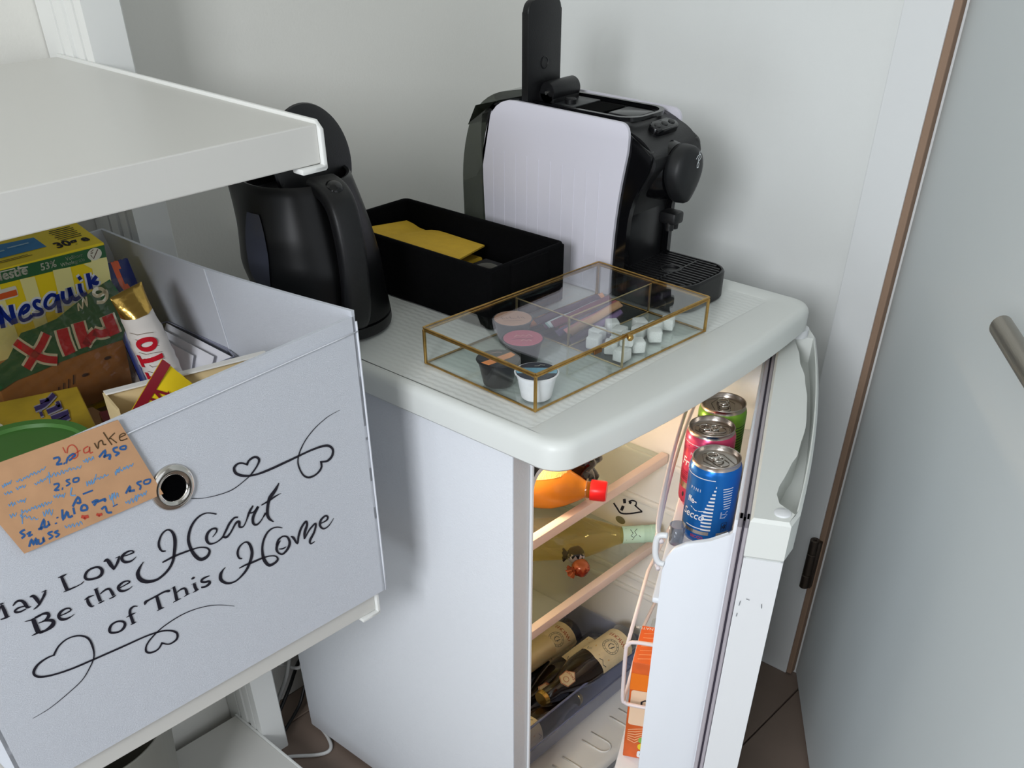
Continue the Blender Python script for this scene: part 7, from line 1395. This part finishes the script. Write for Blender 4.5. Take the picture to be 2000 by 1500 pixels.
bm = BM(); poly(bm, rrect(cv0, .330, cv1-.003, .401, .004, 3), fP); poly(bm, rrect(cu0+.003, .330, cu1-.003, .401, .004, 3), fS); print_obj('cream_panel', bm, crc, mc, 'cream panel')
bm = BM()
line(bm, [(.104, .368), (.104, .380), (.099, .384), (.094, .380), (.094, .368)], .003, fP, .0004); print_obj('dark_print', bm, inkb, mc)
bm = BM()
for k in range(7): line(bm, [(cu0+.008+.010*k, cv1-.006), (cu0+.014+.010*k, cv1-.030-.004*(k % 3)), (cu0+.012+.010*k, cv1-.050)], .0010, fU)
for k in range(6): line(bm, [(cv1-.004, .318-.004*k), (cv1-.016, .322-.006*k), (cv1-.030, .326-.004*k)], .0018, fP)
print_obj('pale_lines', bm, mat('carton_pale', (238, 176, 130), .5), mc)
bm = BM(); text(bm, 'NATUR', fU, cu1-.004, cv1-.018, .008, rot=PI/2); patch(bm, cv1-.030, .306, cv1-.046, .314, fP, .0003); poly(bm, rrect(cv1-.040, .262, cv1-.022, .276, .003, 3), fP, .0003); print_obj('white_print', bm, pw_, mc)
bm = BM(); poly(bm, rrect(cv1-.034, .294, cv1-.022, .306, .004, 3), fP, .0004); print_obj('green_print', bm, mat('print_leaf', (130, 182, 74), .5), mc)
bm = BM(); poly(bm, oval(cv1-.028, .286, .0065, .0075, 16), fP, .0005); print_obj('yellow_print', bm, mat('print_sun', (236, 206, 40), .5), mc)
bm = BM(); poly(bm, oval(cv1-.030, .269, .004, .005, 12), fP, .0006); print_obj('dark_green_print', bm, mat('print_darkgreen', (22, 120, 78), .5), mc)

# ------------------------------------------------------------------ bottles inside the fridge
def bottle(base, d, prof, liquid, caps_, name, label, lab=None, cat='bottle', group=None, ml=None):
    """base point, direction base -> cap, profile list (r, h)"""
    M = axis(base, d); t = thing(name, label, cat, Vector(base)-Vector((0, 0, prof[1][0])), group)
    bm = BM(); lathe(bm, prof, 40, M, caps=False); obj('bottle_body', bm, liquid, t, smooth=True)
    bm = BM(); lathe(bm, caps_[0], 32, M, caps=False); obj('cap', bm, caps_[1], t, autos=30, label=caps_[2])
    return t, M
Z1 = .5642; Z2 = .3902
d1 = Vector((.50, -.866, 0)).normalized(); capE = Vector((.296, .072, Z1+.0365)); L1 = .215
amber = mat('orange_drink', (214, 136, 48), .12, trans=.25, ior=1.33, noise=.05, nscale=20)
t1, M1 = bottle(capE-d1*L1, d1, [(0, .002), (.034, 0), (.0360, .006), (.0360, .118), (.0345, .134), (.029, .152), (.019, .172), (.0130, .182), (.0125, .192), (0, .192)], amber,
    ([(.0155, .1905), (.0158, .192), (.0158, .212), (.0145, .215), (0, .215)], mat('cap_red', (214, 24, 28), .3), 'red screw cap'), 'drink_bottle', 'orange drink bottle with a red cap lying on the top fridge shelf')
bm = BM(); lathe(bm, [(.0125, .1830), (.0170, .1834), (.0170, .1850), (.0125, .1856)], 32, M1, caps=False); obj('neck_ring', bm, pane('clear_pet', (240, 226, 200), .05, dens=.1), t1, autos=40)
up1 = M1.to_3x3().inverted() @ Vector((0, 0, 1)); th1 = math.atan2(up1.y, up1.x)
def bR(b):
    T = ((.118, .0360), (.134, .0345), (.152, .029), (.172, .019))
    if b <= .118: return .0360
    for (a_, p_), (c_, q_) in zip(T, T[1:]):
        if b <= c_: return p_+(q_-p_)*(b-a_)/(c_-a_)
    return .019
bm = BM(); N_ = 16; rows = []
for i in range(N_+1):
    b = .030+.124*i/N_; w = .80*math.sqrt(max(0, 1-(i/N_)**5)); rows.append([bm.verts.new(M1 @ Vector(((bR(b)+.0006)*math.cos(th1+.12+w*(j/8-.5)*2), (bR(b)+.0006)*math.sin(th1+.12+w*(j/8-.5)*2), b))) for j in range(9)])
for A_, B_ in zip(rows, rows[1:]):
    for j in range(8): bm.faces.new((A_[j], A_[j+1], B_[j+1], B_[j]))
print_obj('air_pocket', bm, mat('fizz', (246, 190, 118), .35, bump=1., bscale=500, noise=.15, nscale=260), t1, 'pale bubbly air pocket above the drink')
# dark cola bottle behind, bottom end towards the door
d2 = Vector((-.40, .90, 0)).normalized(); b2 = Vector((.345, .125, Z1+.040))
cola = mat('cola', (22, 8, 8), .08, coat=.5)
M2 = axis(b2, d2); t2 = thing('cola_bottle', 'dark cola bottle lying with its rounded foot outwards behind the orange one', 'bottle', b2-Vector((0, 0, .040)))
bm = BM(); secs = []; NB = 45
for r, h, w in ((.006, .010, 0), (.014, .004, .2), (.024, .0, .35), (.033, .003, .35), (.0385, .014, .18), (.0398, .028, .06), (.0385, .045, 0), (.036, .062, 0), (.0372, .085, 0), (.0395, .110, 0), (.0395, .150, 0), (.034, .185, 0), (.020, .220, 0), (.013, .240, 0), (.013, .262, 0)):
    secs.append([bm.verts.new(M2 @ Vector((r*(1-w*.22*(.5+.5*math.cos(5*a)))*math.cos(a), r*(1-w*.22*(.5+.5*math.cos(5*a)))*math.sin(a), h+w*.03*(.5+.5*math.cos(5*a))))) for a in [2*PI*k/NB for k in range(NB)]])
for A_, B_ in zip(secs, secs[1:]):
    for k in range(NB): bm.faces.new((A_[k], A_[(k+1) % NB], B_[(k+1) % NB], B_[k]))
bm.faces.new(secs[0][::-1]); bm.faces.new(secs[-1]); obj('bottle_body', bm, cola, t2, smooth=True)
bm = BM(); lathe(bm, [(.0150, .250), (.0152, .252), (.0152, .268), (.014, .270), (0, .270)], 28, M2, caps=False); obj('cap', bm, blackg, t2, autos=30)
# wine bottle with pale green capsule
d3 = Vector((.735, -.678, 0)).normalized(); cE = Vector((.484, .087, Z2+.0375)); L3 = .315
wine = pane('wine', (240, 228, 176), .04, dens=.10, fres=1.45)
t3, M3 = bottle(cE-d3*L3, d3, [(0, .010), (.033, 0), (.0372, .004), (.0372, .165), (.0350, .185), (.0270, .212), (.0175, .238), (.0145, .250), (.0142, .300), (0, .300)], wine,
    ([(.0148, .2490), (.0152, .2495), (.0152, .2830), (.0158, .2845), (.0158, .2870), (.0152, .2885), (.0152, .2990), (.0158, .3000), (.0158, .313), (.0150, .3150), (0, .315)], mat('capsule_green', (188, 222, 200), .45), 'pale green screw capsule'), 'wine_bottle', 'pale wine bottle with mint green neck lying on the middle fridge shelf')
up3 = M3.to_3x3().inverted() @ (cam.matrix_world.translation-cE); th3 = math.atan2(up3.y, up3.x); f3 = cyl(M3, .0153, th3, lift=.0003)
bm = BM(); f3r = lambda a, b, h=0: f3(a, b, h)
line(bm, [(-.009, .262), (-.002, .266), (.002, .262), (.006, .268), (.010, .264)], .0011, f3); line(bm, [(-.010, .274), (-.005, .269), (.001, .272), (.004, .268)], .0010, f3); line(bm, [(-.012, .2545), (.010, .2545)], .0009, f3); line(bm, [(.002, .276), (.005, .279)], .0009, f3)
print_obj('neck_print', bm, inkb, t3)
# beer bottles in the drawer
beerm = mat('brown_glass', (34, 20, 12), .07, coat=.6); labm = mat('beer_label', (226, 206, 166), .6, noise=.06, nscale=60)
def beer(base, d, label, turn, neck=True, cap_=None):
    d = Vector(d).normalized()
    t, M = bottle(base, d, [(0, .006), (.029, 0), (.0332, .004), (.0332, .120), (.0318, .140), (.0240, .170), (.0160, .192), (.0138, .200), (.0136, .238), (0, .238)], beerm,
        ([(.0148, .232), (.0158, .233), (.0150, .238), (.0140, .2410), (0, .2415)], goldf, 'gold crown cap'), 'beer_bottle', label, group='beer bottles in the crisper drawer')
    c = M.to_3x3().inverted() @ (cam.matrix_world.translation-Vector(base)); th = math.atan2(c.y, c.x)+turn
    f = cyl(M, .0333, th, lift=.0003)
    bm = BM()
    for i in range(16):
        a0 = -.040+.005*i
        z1a = .108-.0012*abs(i-8); poly(bm, ((a0, .022), (a0+.005, .022), (a0+.005, .112-.0009*abs(i+1-8)), (a0, .112-.0009*abs(i-8))), f)
    print_obj('label', bm, labm, t, 'cream paper label')
    bm = BM(); 
    for rr in (.0165, .0125): line(bm, oval(0, .066, rr, rr, 28), .0007, f, .0003, closed=True)
    for k in range(14):
        q = 2*PI*k/14; line(bm, [(.0135*math.cos(q), .066+.0135*math.sin(q)), (.0155*math.cos(q), .066+.0155*math.sin(q))], .0010, f, .0003)
    line(bm, [(-.005, .060), (-.002, .072), (.003, .070), (.005, .062), (-.001, .058)], .0014, f, .0003); line(bm, [(-.006, .068), (.006, .066)], .0012, f, .0003)
    line(bm, [(-.028, .098), (-.020, .104), (-.012, .100), (-.006, .105)], .0014, f, .0003); line(bm, [(.020, .098), (.027, .103), (.030, .096)], .0012, f, .0003)
    print_obj('dark_print', bm, mat('print_slate', (46, 62, 72), .6), t)
    bm = BM(); text(bm, 'ZWICKEL', f, -.022, .036, .0115, bold=.02); line(bm, [(-.036, .028), (.036, .028)], .0008, f, .0003); print_obj('red_print', bm, mat('print_rust', (170, 74, 44), .6), t)
    bm = BM(); line(bm, [(-.036, .030), (-.019, .088), (.0, .100), (.019, .088), (.036, .030)], .0016, f, .0002); print_obj('ochre_line', bm, mat('print_ochre', (206, 150, 70), .6), t)
    if neck:
        f2 = lambda a, b, h=0: cyl(M, max(.0140, .0245-(b-.170)*.375), th, lift=.0016)(a, b, h)
        bm = BM(); P6 = [(.015*math.cos(q), .180+.016*math.sin(q)) for q in [PI/6+PI/3*k for k in range(6)]]
        ctr = (0, .180)
        for k in range(6):
            a, b = P6[k], P6[(k+1) % 6]; m1 = ((a[0]+ctr[0])/2, (a[1]+ctr[1])/2); m2 = ((b[0]+ctr[0])/2, (b[1]+ctr[1])/2); poly(bm, (ctr, m1, m2), f2); poly(bm, (m1, a, b, m2), f2)
        print_obj('neck_label', bm, labm, t, 'cream six-sided neck label')
        bm = BM(); line(bm, [(.014*math.cos(q), .180+.015*math.sin(q)) for q in [PI/6+PI/3*k for k in range(6)]], .0012, f2, .0002, closed=True); text(bm, 'ZWICKEL', f2, -.010, .171, .0052, bold=.02); line(bm, oval(0, .184, .005, .0045, 14), .0008, f2, .0003, closed=True); print_obj('neck_print', bm, mat('print_rust', (170, 74, 44), .6), t)
    return t
beer((.466, .122, .178), (-.99, .05, .0), 'brown beer bottle with a big cream label, lying on top in the crisper drawer', .15)
beer((.078, .128, .1390), (1, -.03, -.05), 'brown beer bottle pointing right at the left of the drawer, its label by the fridge frame', -.2, neck=False)
beer((.455, .180, .1365), (-1, 0, 0), 'brown beer bottle on the drawer floor, second row behind the big cream label', -.35, neck=True)
beer((.455, .250, .1365), (-1, 0, 0), 'brown beer bottle lying deepest on the crisper drawer floor', .1, neck=False)
bm = BM(); lathe(bm, [(0, 0), (.024, 0), (.026, .002), (.026, .115), (.024, .118), (0, .118)], 36, axis((.212, .213, .1985), (1, -.03, 0)), caps=False); tag(obj('cream_can', bm, mat('cream_gold', (222, 200, 150), .35, .3), autos=35), 'cream-gold can lying on top of the beer bottles at the back left of the drawer', 'can')
bm = BM(); lathe(bm, [(0, 0), (.030, 0), (.032, .003), (.032, .150), (.029, .153), (0, .153)], 36, axis((.09, .345, .1785), (1, 0, 0)), caps=False); tag(obj('dark_can', bm, mat('dark_can', (60, 56, 50), .4), autos=35), 'dark can lying behind the crisper drawer at the fridge back', 'can')

# ------------------------------------------------------------------ wrapped lollipops on the middle shelf
def lolly(x, y, c1, c2, label, a):
    t = thing('wrapped_sweet', label, 'sweet', (x, y, Z2+.001)); o_ = Vector((x, y, Z2+.0172))
    bm = BM(); bmesh.ops.create_icosphere(bm, subdivisions=3, radius=.0158, matrix=Matrix.Translation(o_))
    for v in bm.verts:
        d = (v.co-o_).normalized(); v.co += d*(.0006*math.sin(d.x*23+d.z*17)+.0005*math.sin(d.y*31))
    for fc in bm.faces: fc.material_index = 1 if ((fc.calc_center_median()-o_).z > .004+.004*math.sin(12*math.atan2((fc.calc_center_median()-o_).y, (fc.calc_center_median()-o_).x))) else 0
    obj('sweet', bm, [c1, c2], t, smooth=True)
    dv = Vector((math.cos(a), math.sin(a), 0))
    bm = BM(); M = axis(o_+dv*.0135, dv); NP = 24; r0 = [bm.verts.new(M @ Vector((.004*math.cos(2*PI*k/NP), .004*math.sin(2*PI*k/NP), 0))) for k in range(NP)]
    r1 = [bm.verts.new(M @ Vector(((.010+.003*(k % 2))*math.cos(2*PI*k/NP), max(-.011, (.010+.003*(k % 2))*math.sin(2*PI*k/NP)), .008+.004*((k*5) % 3)/3))) for k in range(NP)]
    for k in range(NP): bm.faces.new((r0[k], r0[(k+1) % NP], r1[(k+1) % NP], r1[k]))
    obj('wrapper_frill', bm, c2, t)
lolly(.358, .172, mat('foil_white', (206, 200, 206), .25, .3), mat('foil_black', (24, 20, 24), .25), 'black and white wrapped ball-shaped sweet behind the red-brown one', 2.3)
lolly(.333, .141, mat('foil_redbrown', (150, 50, 22), .2, .3, noise=.5, nscale=160), mat('foil_amber', (176, 96, 60), .22, .3), 'red-brown wrapped ball-shaped sweet, nearer of the two on the shelf', 2.9)

# ------------------------------------------------------------------ cables behind the fridge
def cable(pts, r, c, label):
    bm = BM(); tube(bm, smoothpts(pts, 6), r, 8); tag(obj('power_cable', bm, c, smooth=True), label, 'cable', 'cables behind the fridge')
cg = mat('cable_grey', (150, 150, 148), .5); cw_ = mat('cable_white', (206, 206, 204), .5); ck = mat('cable_black', (20, 20, 22), .5)
cable([(-.16, .62, .004), (-.08, .56, .004), (-.02, .50, .004), (.0, .475, .004), (-.006, .40, .004), (-.03, .43, .004), (-.10, .50, .004)] if 0 else [(-.20, .60, .004), (-.09, .52, .004), (-.040, .475, .004), (-.014, .470, .004), (.004, .50, .004), (.02, .56, .004), (.05, .61, .004)], .0038, cw_, 'white power cable curving over the floor by the rear fridge corner')
cable([(-.04, .60, .05), (-.01, .585, .12), (.03, .60, .17), (.09, .60, .19)], .0042, cg, 'grey cable rising behind the fridge back')
cable([(-.05, .59, .03), (.0, .600, .075), (.05, .625, .10), (.10, .62, .14)], .0036, ck, 'black cable looping low behind the fridge')
cable([(-.05, .57, .01), (.01, .59, .03), (.05, .600, .07), (.12, .61, .05)], .0034, ck, 'black cable lying against the fridge back near the floor')
cable([(-.03, .62, .16), (.01, .61, .125), (.04, .60, .11), (.10, .60, .15)], .0036, cw_, 'white cable crossing the grey one behind the fridge')
